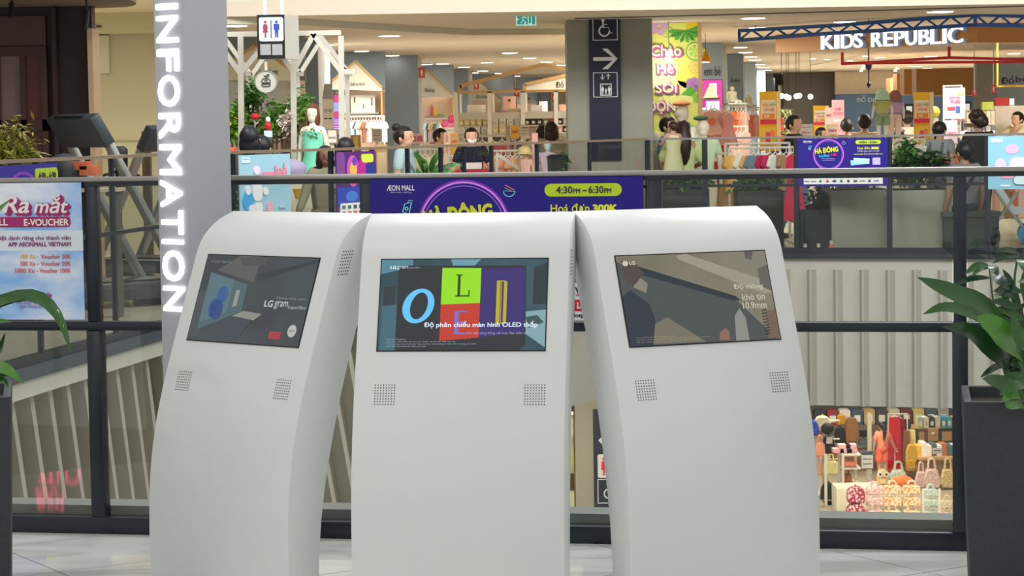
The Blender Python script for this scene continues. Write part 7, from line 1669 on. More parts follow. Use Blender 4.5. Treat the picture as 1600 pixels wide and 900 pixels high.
# timber shop front with lit letters, blue truss, red pipes
WOODF = M('#b58246', .5, var=.10, scale=2.5, gain=0.9, name='honey_timber')
fpts = [gp(1213, 34.2), gp(1528, 31.2), gp(1700, 31.8)]
zt_, zb_ = 2.785, PZ(82, 34.2, 1213) 
struct('wall_shopfront', ribbon(fpts, 0, .35, zb_, 2.775), WOODF)
sgn = thing('shop_sign', 'white glowing shop sign letters on the honey timber band', 'sign', (fpts[0].x, fpts[0].y, 0), math.atan2((fpts[1] - fpts[0]).y, (fpts[1] - fpts[0]).x)); Ls = (fpts[1] - fpts[0]).length; sang = sgn.rotation_euler.z
def sgx(px):
    k = (px - 800) / FPX; a_, b_ = fpts[0], fpts[1]; tt = (k * a_.y - a_.x) / ((b_.x - a_.x) - k * (b_.y - a_.y)); return tt * Ls, a_.y + (b_.y - a_.y) * tt
LET = M('#f4f8ff', .4, emit=1.5, var=0, name='lit_letter'); LSD = M('#8fa8c8', .4, emit=.35, var=0, name='letter_side')
zb1 = PZ(77, sgx(1300)[1], 1300); zt1 = PZ(54.5, sgx(1300)[1], 1300); zb2 = PZ(67, sgx(1510)[1], 1510); zt2 = PZ(41, sgx(1510)[1], 1510)
for w, xa, xb in (('KIDS', 1293, 1356), ('REPUBLIC', 1371, 1513)):
    xs = [1293, 1314, 1324, 1344] if w == 'KIDS' else [1371, 1390, 1407, 1424, 1445, 1463, 1482, 1490]
    xe = [1312, 1320, 1343, 1357] if w == 'KIDS' else [1387, 1404, 1422, 1441, 1461, 1479, 1487, 1513]
    for ch, p0, p1 in zip(w, xs, xe):
        u0, Y0 = sgx(p0); u1, Y1 = sgx(p1); f = (p0 - 1293) / 220; zb = zb1 + (zb2 - zb1) * f; zt = zt1 + (zt2 - zt1) * f
        text(ch, (u0 + .03, zb - .01, u1 + .03, zt - .01), LSD, sgn, y=-.02, ext=.02, bold=.015, name='letter_back'); text(ch, (u0, zb, u1, zt), LET, sgn, y=-.06, ext=.02, bold=.010, name='letter')
BT = M('#2a5494', .45, name='blue_steel')
t = thing('blue_truss', 'blue steel lattice truss in front of the honey timber band', 'truss', (PX(1155, 29.6), 29.6, 0)); o3 = Vector(t.location)
def tp(px, py, Y): return P(px, py, Y) - o3
top = [(1155, 48, 31.2), (1300, 40, 29.8), (1524, 23, 28.6), (1660, 27, 29.2)]; bot = [(1155, 63, 31.2), (1300, 52, 29.8), (1524, 39, 28.6), (1660, 42, 29.2)]
for ch in (top, bot):
    for a, b in zip(ch, ch[1:]): MB().bar(tp(*a), tp(*b), .045).build('chord', BT, t)
def lerp3(ch, s):
    x = 1155 + s * 505
    for a, b in zip(ch, ch[1:]):
        if a[0] <= x <= b[0]:
            k = (x - a[0]) / (b[0] - a[0]); return tuple(a[i] + (b[i] - a[i]) * k for i in range(3))
    return ch[-1]
nw = 26
for i in range(nw):
    a = lerp3(top if i % 2 else bot, i / nw); b = lerp3(bot if i % 2 else top, (i + 1) / nw); MB().bar(tp(*a), tp(*b), .022).build('web_bar', BT, t)
for s in (0.0, .73): MB().bar(tp(*lerp3(top, s)), tp(*lerp3(bot, s)), .04).build('upright', BT, t)
for s in (.05, .4, .73, .95):
    q = tp(*lerp3(top, s)); MB().bar(q, (q.x, q.y, 2.78), .012).build('hanger', BT, t)
RP_ = M('#b01c22', .4, name='red_pipe')
t = thing('red_pipe_frame', 'red pipe frame hanging below the timber band', 'pipe frame', (PX(1316, 30.6), 30.6, 0)); o3 = Vector(t.location)
for a, b in (((1316, 82, 30.9), (1316, 101, 30.9)), ((1316, 100, 30.9), (1483, 90, 29.9)), ((1483, 90, 29.9), (1640, 94, 30.2)), ((1483, 73, 29.9), (1483, 90, 29.9)), ((1316, 99, 30.9), (1640, 96, 31.2))):
    MB().bar(tp(*a), tp(*b), .035).build('pipe', RP_, t)
# stepped timber wall inside, dark back walls
for i, (x0, x1, y0, y1, Y) in enumerate(((1391, 1402, 122, 148, 46), (1402, 1413, 115, 148, 45), (1413, 1432, 108, 148, 44), (1432, 1700, 105, 148, 43))):
    a = R(x0, y0, x1, y1, Y); struct('trim_%d' % (20 + i), MB().box(a[0], Y, a[1], a[2], Y + .5, a[3]), WOODF)
struct('wall_back.002', MB().box(PX(1225, 60), 60, 0, PX(1306, 60), 60.2, 2.77), M('#6e6a62', .7, gain=1.0, name='dark_grey_wall'))
struct('wall_back.003', MB().box(PX(1306, 59), 59, 0, PX(1660, 59), 59.2, PZ(146, 59, 1400)), M('#3a5068', .6, gain=1.15, name='navy_wall'))
struct('wall_back.004', MB().box(PX(1306, 59.3), 59.3, PZ(146, 59, 1400), PX(1700, 59.3), 59.5, 2.77), M('#b8a88e', .8, name='back_wall'))
t = thing('wall_lettering', 'pale lettering on the navy back wall', 'lettering', (PX(1358, 58.9), 58.99, 0)); a = R(1338, 149, 1379, 161, 58.99); text('ĐỒ DIỆN', (a[0] - t.location.x, a[1], a[2] - t.location.x, a[3]), M('#9aa8a8', .6, name='print'), t, y=0, ext=.01)
# linear lamp row as slats and small track dots
t = thing('linear_lamp', 'short row of bright lamp bars running back along the shop ceiling', 'ceiling light', (PX(1289, 45), 45, 2.76))
for i in range(9):
    py = 116 + i * 3.1; Y = 30.0
    for _ in range(8):
        d = P(1289, py, Y); Y *= (2.76 - EYE) / (d.z - EYE)
    q = P(1289, py, Y); MB().box(q.x - t.location.x - .07, q.y - 45 - .12, 0, q.x - t.location.x + .07, q.y - 45 + .12, .012).build('lamp_bar', LAMP, t)
for j, (xa, ya, xb, yb, n, lab) in enumerate(((1350, 104, 1337, 127, 7, 'left row of small spots on the ceiling track right of the lamp bars'), (1402, 108, 1384, 127, 7, 'right row of small spots on the ceiling track beside the timber wall'))):
    t = thing('track_lights', lab, 'ceiling light', (PX(xa, 45), 45, 2.74)); zz = None
    for i in range(n):
        px, py = xa + (xb - xa) * i / (n - 1), ya + (yb - ya) * i / (n - 1); Y = 40.0
        for _ in range(8):
            d = P(px, py, Y); Y *= (2.74 - EYE) / (d.z - EYE)
        q = P(px, py, Y); MB().box(q.x - t.location.x - .03, q.y - 45 - .05, 0, q.x - t.location.x + .03, q.y - 45 + .05, .03).build('spot', LAMP, t)
    MB().box(-.01, -6, .03, .01, 12, .04).build('track', WHITEM, t)
t = thing('ceiling_speaker', 'black two-stage hanging speaker above the two small mannequins', 'speaker', (PX(1358, 33.0), 33.0, 0))
MB().tube([(0, 0, PZ(138, 33, 1358)), (0, 0, 2.78)], .01, 6).build('stem', DK, t); MB().lathe([(.03, PZ(118, 33)), (.05, PZ(112, 33)), (.05, PZ(108, 33)), (.02, PZ(107, 33))], 12).build('upper_cup', DK, t); MB().lathe([(.025, PZ(144, 33)), (.03, PZ(139, 33)), (.01, PZ(137, 33))], 12).build('lower_cup', DK, t)
# two small mannequins seen from behind on a table
TZ = PZ(222, 30.0, 1388)
def hatM(x, Y, z, c, lab): one('sun_hat', MB().lathe([(.10, -.05), (.085, .0), (.078, .045), (.035, .085)], 14), M(c, .8, name='cloth'), lab, 'hat', (x, Y, z), smooth=True)
hq = PZ(146, 30, 1380) - TZ
o1 = person('small mannequin in an olive top and patterned shorts, seen from behind, left of the pair', PX(1379, 30), 30, rot(185), hq * 1.02, top='#a8a862', bottom='#7c8c70', hair=None, kind='mannequin', plain=True, body_mat=MW, cat='mannequin', z0=TZ, shorts=True)
o1.scale.x *= 1.4; o1.scale.y *= 1.3
hatM(PX(1379, 30), 30.0, TZ + hq * .95, '#a8c8ac', 'pale green hat on the small mannequin in olive')
m_ = person('small mannequin in a lilac top with a belt, seen from behind, right of the pair', PX(1398, 30.3), 30.3, rot(175), hq * .99, top='#b894b4', bottom='#cfb8a8', hair=None, kind='mannequin', plain=True, body_mat=MW, cat='mannequin', z0=TZ)
m_.scale.x *= 1.4; m_.scale.y *= 1.3; MB().lathe([(.165, .99), (.165, 1.03)], 14, (0, 0, 0), 1, .85).build('belt', M('#80649c', .6, name='cloth'), m_)
hatM(PX(1399, 30.3), 30.3, TZ + hq * .93, '#8c5c54', 'brown hat on the small mannequin in lilac')
def simple_table(label, px0, px1, py, Y, mat=CREAM, dep=.6, z0=0.0, th=.04, name='display_table'):
    x0, x1, z = PX(px0, Y), PX(px1, Y), PZ(py, Y, px0); t = thing(name, label, 'table', ((x0 + x1) / 2, Y, z0)); w = (x1 - x0) / 2
    MB().box(-w, -dep / 2, z - th - z0, w, dep / 2, z - z0).build('tabletop', mat, t, bevel=.004)
    for sx in (-1, 1):
        for sy in (-1, 1): MB().box(sx * (w - .03) - .02, sy * (dep / 2 - .03) - .02, 0, sx * (w - .03) + .02, sy * (dep / 2 - .03) + .02, z - th - z0).build('leg', mat, t)
    return z
simple_table('cream table carrying the two small mannequins', 1362, 1415, 222, 30.15)
simple_table('white display table behind the green planter bush', 1402, 1442, 228, 29.2)
rack('clothes_rack', 'white rack of pale clothes behind the green planter bush', PX(1398, 29.6), PX(1445, 29.6), 29.6, PZ(228, 29.6))
row(['#d8d4c8', '#c8c4b8', '#e0dcd0', '#b8b4a8', '#dcd8cc', '#ccc8bc'], PX(1398, 29.6), PX(1445, 29.6), 29.6, PZ(228, 29.6), 'shirt', .26, .4, .7, 'on the white rack behind the green bush', 'pale clothes behind the green bush')
row(['#d8643c', '#e07848', '#c83050', '#d86a44'], PX(1474, 30), PX(1500, 30), 30, PZ(236, 30), 'shirt', .3, .4, .4, 'on the short rail between the two men in grey', 'clothes between the two men in grey')
rack('clothes_rail', 'short rail of orange clothes between the two men in grey', PX(1474, 30), PX(1500, 30), 30, PZ(236, 30))
row(['#c8b08c', '#5a5248', '#e0dcd0', '#d8d4c4'], PX(1515, 29.4), PX(1542, 29.4), 29.4, PZ(244, 29.4), 'shirt', .26, .38, .5, 'on the short rail behind the person in black', 'clothes behind the person in black')
rack('clothes_rail', 'short rail of cream and dark clothes behind the person in black', PX(1515, 29.4), PX(1542, 29.4), 29.4, PZ(244, 29.4))
# right back: screens, poster, cupboards
for x0, y0, x1, y1, lab in ((1412, 162, 1428, 179, 'black wall screen left of the yellow standee by the mannequins'), (1504, 158, 1518, 178, 'black wall screen behind the tall pink hanging poster')):
    t = thing('wall_screen', lab, 'screen', (PX((x0 + x1) / 2, 40), 40, 0)); a = R(x0, y0, x1, y1, 40); o_ = t.location.x
    MB().box(a[0] - o_, 0, a[1], a[2] - o_, .05, a[3]).build('case', DK, t); b = R(x0 + 4, y0 + 4, x1 - 3, y1 - 4, 40); MB().box(b[0] - o_, -.006, b[1], b[2] - o_, 0, b[3]).build('display', M('#e4e4d8', .4, emit=.9, name='screen_glow'), t); MB().box(-.02, .05, 0, .02, .09, a[3]).build('pole', DK, t)
t = poster('sale_poster', 'large pale pink poster with car and shirt pictures on a white frame', (1476, 137, 1508, 186), 34.5, ['#d8b4bc'], [('GIẢM GIÁ', (1482, 149, 1500, 154), '#c05a78'), ('99.000', (1484, 156, 1500, 161), '#c05a78')], art=(((1478, 172, 1507, 185), '#a8b4b8'), ((1480, 167, 1492, 173), '#c83c4c'), ((1493, 166, 1500, 177), '#3c5a9c'), ((1495, 145, 1505, 148), '#d8a070')), stand=True)
mb = MB(); a = R(1473, 133, 1503, 190, 34.6); frame_box(mb, a[0] - t.location.x, a[1], a[2] - t.location.x, a[3], .02, .06, .09); mb.build('wire_frame', WHITEM, t)
poster('sale_poster', 'lilac clothes poster below the large pale pink poster', (1474, 188, 1496, 228), 33.5, ['#c4acc0'], [('SALE', (1480, 206, 1494, 210), '#b05c74')])
poster('display_case', 'clear white display case right of the yellow standee', (1487, 182, 1502, 215), 35, ['#d8d4cc'], art=(((1489, 185, 1500, 195), '#a88a80'), ((1489, 199, 1500, 212), '#c8c0b8')), cat='case')
struct('wall_right.001', MB().box(PX(1527, 41), 41, 0, PX(1558, 41), 41.3, 2.5), M('#8c8c84', .7, gain=1.0, name='grey_block'))
struct('wall_right.002', MB().box(PX(1558, 42), 42, 0, PX(1660, 42), 42.3, 2.6), M('#a8b8c0', .7, gain=1.0, name='pale_blue_block'))
for x0, y0, x1, y1, lab in ((1519, 139, 1526, 150, 'red hanging sign left of the grey block'), (1549, 132, 1556, 146, 'red hanging sign right of the grey block')):
    a = R(x0, y0, x1, y1, 40); t = thing('hanging_sign', lab, 'sign', ((a[0] + a[2]) / 2, 40, 0)); w = (a[2] - a[0]) / 2; MB().box(-w, 0, a[1], w, .02, a[3]).build('board', M('#b84848', .5, name='sign_red'), t); mb = MB(); icon_man(mb, 0, a[1] + .03, .09, -.006, 0); mb.build('pictogram', M('#e8cfc0', .5, name='print_pale'), t); MB().box(-.01, .005, a[3], .01, .015, 2.78).build('hanger', WHITEM, t)
t = thing('hanging_frame_sign', 'yellow frame sign with big black letters hanging at the top right', 'sign', (PX(1580, 33), 33, 0)); o_ = t.location.x
a = R(1558, 97, 1625, 134, 33); mb = MB(); mb.box(a[0] - o_, 0, a[1], a[0] - o_ + .02, .03, 2.78); mb.build('frame_side', M('#c8a03c', .5, name='yellow_metal'), t); MB().box(a[0] - o_, 0, a[1] - .015, a[2] - o_, .03, a[1] + .01).build('frame_bottom', M('#c8a03c', .5, name='yellow_metal'), t)
b = R(1563, 118, 1584, 131, 33); text('Đồ', (b[0] - o_, b[1], b[2] - o_, b[3]), DK, t, y=0.0, ext=.02, bold=.02); b = R(1586, 118, 1607, 131, 33); text('bộ', (b[0] - o_, b[1], b[2] - o_, b[3]), DK, t, y=0.0, ext=.02, bold=.02)
t = thing('storage_cabinet', 'white cabinet topped with a red board and lit white lamp at the right', 'cabinet', (PX(1572, 38.5), 38.5, 0)); o_ = t.location.x
a = R(1554, 165, 1600, 215, 38.5); MB().box(a[0] - o_, 0, 0, a[2] - o_ + .2, .5, a[3]).build('body', M('#d8d0c0', .6, name='cabinet_white'), t); a = R(1555, 153, 1577, 164.5, 38.5); MB().box(a[0] - o_, -.03, a[1], a[2] - o_, .1, a[3]).build('red_board', M('#c03028', .5, name='sign_red'), t); a = R(1577, 154, 1584, 164, 38.5); MB().box(a[0] - o_, -.03, a[1], a[2] - o_, .1, a[3]).build('lamp', M('#fff8ec', .4, emit=2.0, var=0, name='lamp_glow'), t)
for i, (px0, px1, pz, c, h) in enumerate(((1508, 1526, 190, ['#d8d0c0', '#b8ac98', '#d0b880'], 14), (1526, 1552, 192, ['#c8ae70', '#c4a868', '#d8d4c8', '#cac4b0'], 18), (1508, 1530, 215, ['#a8a09c', '#8a8488', '#b8b4b0'], 16), (1530, 1554, 215, ['#585c64', '#a8a8a0', '#6c7078'], 18))):
    z = PZ(pz, 37.5, px0); packs(c, PX(px0, 37.5), PX(px1, 37.5), 37.5, z, h / FPX * 37.5, .25, 'goods box', 'on the %s %s shelf by the block' % (['upper', 'upper', 'lower', 'lower'][i], ['left', 'right'][i % 2]), 'boxes before the grey block', seed=80 + i)
    one('wall_shelf', MB().box(PX(px0, 37.5), -.15, z - .03, PX(px1, 37.5), .15, z), CREAM, 'shelf before the grey block, %s %s' % (['upper', 'upper', 'lower', 'lower'][i], ['left', 'right'][i % 2]), 'shelf', (0, 37.5, 0))
one('display_board', MB().box(PX(1506, 37.7), 0, 0, PX(1556, 37.7), .05, PZ(172, 37.7, 1530)), M('#a89c88', .6, name='cream_board'), 'board behind the goods shelves before the grey block', 'shelf', (0, 37.7, 0))
one('lime_box', MB().box(-.06, -.05, 0, .12, .05, .13), M('#b8c860', .6, name='box'), 'lime green box on top of the goods shelf board', 'box', (PX(1540, 37.72), 37.725, PZ(172, 37.7, 1530)))
for i, (px, py, c, r) in enumerate(((1508, 213, '#e0d8cc', 9), (1515, 219, '#d8d0c4', 7), (1464, 203, '#8a9a50', 5), (1460, 175, '#c8c03c', 9))):
    lab = ['large white plush ball between the two men in grey', 'smaller white plush ball below the large one', 'small green plush right of the yellow standee', 'yellow-green bag hanging right of the yellow standee'][i]
    one('plush_ball' if i < 3 else 'hanging_bag', MB().ell((0, 0, 0), r * 33 / FPX), M(c, .8, name='plush'), lab, 'toy' if i < 3 else 'bag', (PX(px, 33), 33, PZ(py, 33, px)), smooth=True); one('plinth', MB().box(-.05, -.05, 0, .05, .05, PZ(py, 33, px) - r * 33 / FPX), WHITEM, 'white stand under the ' + lab, 'plinth', (PX(px, 33), 33, 0))
# planter boxes and bushes behind the right balustrade
for x0, x1, pt, Y, c, lab in ((1299, 1391, 297, 26.75, '#a8a696', 'pale planter box behind the small event banner, left of the two pale ones'), (1393, 1489, 297, 26.55, '#a8a696', 'pale planter box under the green bush, right of the two pale ones'), (1034, 1108, 296, 27.3, '#30383a', 'dark planter box behind the right kiosk, left of the two dark ones'), (1152, 1224, 298, 27.2, '#2c3436', 'dark planter box behind the right kiosk, right of the two dark ones')):
    t = thing('planter_box', lab, 'planter', (PX((x0 + x1) / 2, Y), Y, 0)); w = (PX(x1, Y) - PX(x0, Y)) / 2; z = PZ(pt, Y, (x0 + x1) / 2)
    MB().box(-w, 0, 0, w, .5, z).build('box', M(c, .6, var=.04, gain=1.0, name='planter_paint'), t, bevel=.008); MB().box(-w + .03, .03, z, w - .03, .47, z + .01).build('soil', SOIL, t)
def bush(label, px, py, rx, ry, Y, n, mat, seed, zb, size=.09, extra=()):
    t = shrub(label, px, py, rx, ry, Y, n, mat, seed, size=size, pot=False, zb=zb, extra=extra); return t
bush('broad green bush in the pale planter box right of the small event banner', 1435, 262, 40, 24, 26.85, 1300, leaf_mat('#1a3416', '#3c6a2c', 'bush_leaf'), 91, PZ(297, 26.6), .10, extra=((leaf_mat('#a02838', '#d04858', 'red_bloom'), 30),))
bush('tall thin sprig in the pale planter box left of the man with braces', 1414, 240, 12, 26, 26.8, 220, GD, 92, PZ(297, 26.6), .10)
bush('low dark bush in the left dark planter box', 1070, 284, 36, 14, 27.5, 600, GD, 93, PZ(296, 27.3), .09)
bush('low dark bush in the right dark planter box', 1185, 285, 36, 13, 27.4, 700, GD, 94, PZ(298, 27.2), .09)
t = thing('pebble_bowl', 'dark bowl with a round clipped plant left of the pale planter box', 'plant', (PX(1284, 27.0), 27.0, 0)); c = P(1284, 315, 27.0)
MB().box(-.26, -.12, .03, .10, .22, PZ(335, 27)).build('pedestal', M('#3a4442', .6, gain=1.0, name='planter_paint'), t); stuff(leaf_cloud([((0, .05, c.z), (.17, .16, .2))], 420, .07, 96, .8).build('foliage', leaf_mat('#141e1a', '#34443c', 'dark_leaf'), t)); MB().box(-.22, -.16, .02, .08, -.12, PZ(345, 27)).build('front_panel', M('#2c3434', .6, gain=1.0, name='planter_paint'), t)
for i, (px, h, c) in enumerate(((1257, .07, '#d89080'), (1278, .07, '#dca08c'), (1298, .10, '#d87868'))):
    t = thing('bottle', ['pinkish bottle on the slab edge, left of three', 'squat pinkish bottle on the slab edge, middle of three', 'tall pinkish bottle on the slab edge, right of three'][i], 'bottle', (PX(px, 26.75), 26.75, 0), 0, 'bottles on the far slab edge'); MB().lathe([(.035, 0), (.04, h * .7), (.02, h * .85), (.02, h)], 12).build('bottle_body', M(c, .3, name='pink_glass'), t); MB().lathe([(.022, h), (.022, h + .04)], 10).build('cap', WHITEM, t)
t = thing('stroller', 'grey child stroller with a blue handle and blue wheel at the right edge', 'stroller', (PX(1572, 28.2), 28.2, 0), -.2); SG = M('#a8acae', .4, .3, gain=1.0, name='stroller_frame'); SB = M('#3c80a8', .5, name='stroller_blue')
MB().tube([(-.24, 0, .82), (-.15, 0, .86), (.12, 0, .84)], .03, 8).build('handle', SB, t, smooth=True)
for s in (-.2, .2): MB().tube([(-.24, s, .82), (.0, s, .45), (.25, s, .14)], .016, 6).build('frame_bar', SG, t); MB().tube([(.12, s, .6), (-.05, s, .35), (-.2, s, .14)], .016, 6).build('frame_bar', SG, t)
MB().prism([(-.2, .75), (.05, .35), (.28, .38), (.3, .44), (.1, .44), (-.1, .76)], -.19, .19).build('seat', M('#b8bcc0', .8, name='cloth'), t)
for x in (-.2, .25):
    for s in (-.2, .2):
        MB().tube([(x, s - .02, .12), (x, s + .02, .12)], .12, 16).build('wheel', SB if s < 0 else DK, t)
row(['#e0a08c', '#d8c48c', '#8a7040', '#c86a30', '#e0b4a4'], PX(1556, 29.5), PX(1606, 29.5), 29.5, PZ(282, 29.5), 'shirt', .3, .5, .4, 'on the low rail behind the stroller', 'clothes behind the stroller')
rack('clothes_rail', 'low rail of clothes behind the stroller', PX(1556, 29.5), PX(1606, 29.5), 29.5, PZ(282, 29.5))
one('dark_backpack', MB().ell((0, 0, 0), (.10, .09, .17)), DK, 'black backpack on the floor right of the bench', 'bag', (PX(1549, 26.5), 26.5, .17), smooth=True)
# ---------------------------------------------------------------- floor below: bag shop seen under the fascia
LZ = -5.5
def lz(py, Y, px=1380): return PZ(py, Y, px)
lx0, _, lx1, _ = R(898, 600, 962, 700, 36)
struct('wall_pillar.001', MB().box(lx0, 36, LZ, lx1 + .6, 37, -1.75), M('#a8a698', .6, var=.04, gain=1.0, name='pillar_paint'))
t = thing('wayfinding_sign', 'dark wayfinding board with white arrow and toilet pictograms on the lower pillar', 'sign', (PX(944, 35.9), 35.99, 0)); o_ = t.location.x
def lr(x0, y0, x1, y1): a = R(x0, y0, x1, y1, 35.9); return a[0] - o_, a[1], a[2] - o_, a[3]
a = lr(928, 640, 975, 830); MB().box(a[0], -.05, a[1], a[2], 0, a[3]).build('board', M('#2a3442', .5, gain=.9, name='sign_navy'), t)
a = lr(935, 675, 961, 702); zc = (a[1] + a[3]) / 2; MB().prism([(a[0], zc), ((a[0] + a[2]) / 2, a[3]), (a[2], zc), ((a[0] + a[2]) / 2, a[1])], -.06, -.05).build('arrow', WPR, t)
a = lr(934, 710, 972, 747); MB().rrect(a[0], a[1], a[2], a[3], .03, -.056, -.05).build('plate', WPR, t); mb = MB(); icon_woman(mb, a[0] + .095, a[1] + .04, .28, -.062, -.056); mb.build('pictogram', RED, t)
a = lr(934, 749, 972, 787); mb = MB(); frame_box(mb, a[0], a[1], a[2], a[3], .012, -.056, -.05); icon_wheel(mb, (a[0] + a[2]) / 2, (a[1] + a[3]) / 2, .26, -.056, -.05); mb.build('pictogram', WPR, t)
t = thing('lit_cabinet', 'narrow brightly lit yellowish cabinet left of the lower pillar', 'cabinet', (PX(880, 38), 38, LZ)); a = R(862, 648, 897, 900, 38); MB().box(-.2, 0, 0, .17, .4, a[3] - LZ).build('case', M('#e0d8b0', .5, name='cabinet_cream'), t)
for y, c in ((655, '#fff0c0'), (700, '#e8d87c'), (740, '#6a4a34'), (770, '#e8e4a8')):
    b = R(862, y, 897, y + 26, 38); MB().box(-.18, -.02, b[1] - LZ, .16, 0, b[3] - LZ).build('lit_shelf', M(c, .5, emit=.8 if y != 740 else 0, name='shelf_glow'), t)
BAGP = {}
def bag(kind, label, px0, py0, px1, py1, Y, col, col2=None, group=None, z_on=None):
    """handbag, tote or backpack filling the pixel rectangle"""
    a = R(px0, py0, px1, py1, Y); w, h = (a[2] - a[0]) / 2, a[3] - a[1]; bh = h * (.62 if kind in ('tote', 'handbag') else .9)
    t = thing(kind, label, 'bag', ((a[0] + a[2]) / 2, Y, a[1]), 0, group); m = print_mat(col, col2) if col2 else M(col, .7, var=.12, scale=16, name='bag_cloth')
    if kind == 'handbag': pl = [(-w, 0), (w, 0), (w * .8, bh), (-w * .8, bh)]
    elif kind == 'tote': pl = [(-w * .75, 0), (w * .75, 0), (w, bh * .3), (w * .55, bh), (-w * .55, bh), (-w, bh * .3)]
    else: pl = [(-w * .9, 0), (w * .9, 0), (w, bh * .35), (w * .9, bh * .75), (w * .5, bh), (-w * .5, bh), (-w * .9, bh * .75), (-w, bh * .35)]
    d = min(.14, w * .6)
    MB().prism(pl, -d, d).build('bag_body', m, t, bevel=.015, seg=1)
    if kind in ('tote', 'handbag'):
        for y in (-d * .5, d * .5): MB().tube([(-w * .42, y, bh * .95), (-w * .28, y, h * .96), (0, y, h), (w * .28, y, h * .96), (w * .42, y, bh * .95)], .014, 6).build('handle', m, t)
    else:
        MB().prism([(-w * .6, bh * .08), (w * .6, bh * .08), (w * .62, bh * .42), (-w * .62, bh * .42)], -d - .03, -d).build('front_pocket', m, t, bevel=.008, seg=1)
        MB().tube([(-w * .2, 0, bh * .97), (0, 0, h), (w * .2, 0, bh * .97)], .012, 6).build('handle', m, t)
    return t
PM = {}
def print_mat(c1, c2):
    if (c1, c2) in PM: return PM[(c1, c2)]
    m = bpy.data.materials.new('floral_cloth'); m.use_nodes = True; nt = m.node_tree; b = nt.nodes['Principled BSDF']
    tc = nt.nodes.new('ShaderNodeTexCoord'); vo = nt.nodes.new('ShaderNodeTexVoronoi'); vo.inputs['Scale'].default_value = 19; cr = nt.nodes.new('ShaderNodeValToRGB')
    cr.color_ramp.interpolation = 'CONSTANT'; cr.color_ramp.elements[0].color = lin(c2) + [1]; cr.color_ramp.elements[1].position = .42; cr.color_ramp.elements[1].color = lin(c1) + [1]
    nt.links.new(tc.outputs['Object'], vo.inputs['Vector']); nt.links.new(vo.outputs['Distance'], cr.inputs[0]); nt.links.new(cr.outputs[0], b.inputs['Base Color']); b.inputs['Roughness'].default_value = .7
    PM[(c1, c2)] = m; return m
# front display platform of floral bags
FY = 40.5
zpl = lz(812, FY)
t = thing('display_platform', 'low cream platform under the floral bags on the floor below', 'platform', (PX(1395, FY), FY, LZ)); MB().box(PX(1310, FY) - t.location.x, -.45, 0, PX(1500, FY) - t.location.x, .6, zpl - LZ).build('platform', CREAM, t, bevel=.01)
s_b = 0
bag('backpack', 'dark pink backpack with white butterfly print, lower of the two stacked', 1322, 784, 1352, 812, FY - .2, '#a83850', '#e8c8c8', 'butterfly backpacks')
bag('backpack', 'dark pink backpack with white butterfly print, upper of the two stacked', 1323, 757, 1351, 785, FY - .2, '#a83850', '#e8c8c8', 'butterfly backpacks')
for i, (y0, y1) in enumerate(((787, 812), (770, 789), (753, 772))): bag('handbag', 'pale pink floral bag, %s in the column left of the cream ones' % ['lowest', 'middle', 'topmost'][i], 1352, y0, 1381, y1, FY - .1 + i * .12, '#dcb8b0', '#ecdcd4', 'pale pink floral bags')
for j, (x0, x1) in enumerate(((1379, 1409), (1409, 1439))):
    for i, (y0, y1) in enumerate(((788, 812), (769, 790), (751, 771))): bag('handbag', 'cream bag with orange flowers, %s in the %s of two columns' % (['lowest', 'middle', 'topmost'][i], ['left', 'right'][j]), x0, y0, x1, y1, FY - .1 + i * .12, '#e8dcbc', '#dca060', 'cream bags with orange flowers')
for i, (y0, y1) in enumerate(((789, 812), (773, 791), (757, 775))): bag('handbag', 'mint green floral bag in the column right of the cream ones, %s' % ['lowest', 'middle', 'topmost'][i], 1442, y0, 1466, y1, FY - .1 + i * .12, '#b4c8bc', '#d4dccc', 'mint green floral bags')
for i, (y0, y1) in enumerate(((792, 812), (774, 794))): bag('handbag', 'sand floral bag beside the mint green column, %s' % ['lower', 'upper'][i], 1467, y0, 1492, y1, FY - .1 + i * .12, '#c8b498', '#e0d4c4', 'sand floral bags')
t = thing('mint_rack', 'slim white rack post right of the mint green bags', 'rack', (PX(1466, FY - .35), FY - .35, zpl)); MB().box(-.02, -.02, 0, .02, .02, lz(760, FY) - zpl).build('post', WHITEM, t); MB().box(-.02 - .28, -.02, 0, -.26, .02, lz(760, FY) - zpl).build('post', WHITEM, t)
z2 = lz(757, FY + 1.0)
t = thing('display_step', 'cream step behind the floral bags carrying the owl bag', 'platform', (PX(1390, FY + 1.0), FY + 1.0, LZ)); MB().box(PX(1312, FY) - t.location.x, -.35, 0, PX(1425, FY) - t.location.x, .3, z2 - LZ).build('platform', CREAM, t, bevel=.01)
o = bag('backpack', 'cream owl-faced bag with big round eyes below the girl in coral', 1370, 731, 1387, 757, FY + 1.0, '#c8b080')
for s in (-.055, .055):
    mb = MB(); mb.disc((s, .2), .05, -.125, -.11, 14); mb.build('eye', WHITEM, o); mb = MB(); mb.disc((s, .2), .02, -.135, -.125, 10); mb.build('pupil', DK, o)
bag('tote', 'pale blue-green floral tote right of the owl-faced bag', 1388, 721, 1419, 757, FY + 1.05, '#a8c0bc', '#c8d4b4')
one('orange_cushion', MB().ell((0, 0, .1), (.2, .12, .1)), M('#d8743c', .8, name='cloth'), 'orange folded cloth behind the cream bags', 'cloth', (PX(1407, FY + .75), FY + .72, z2), smooth=True)
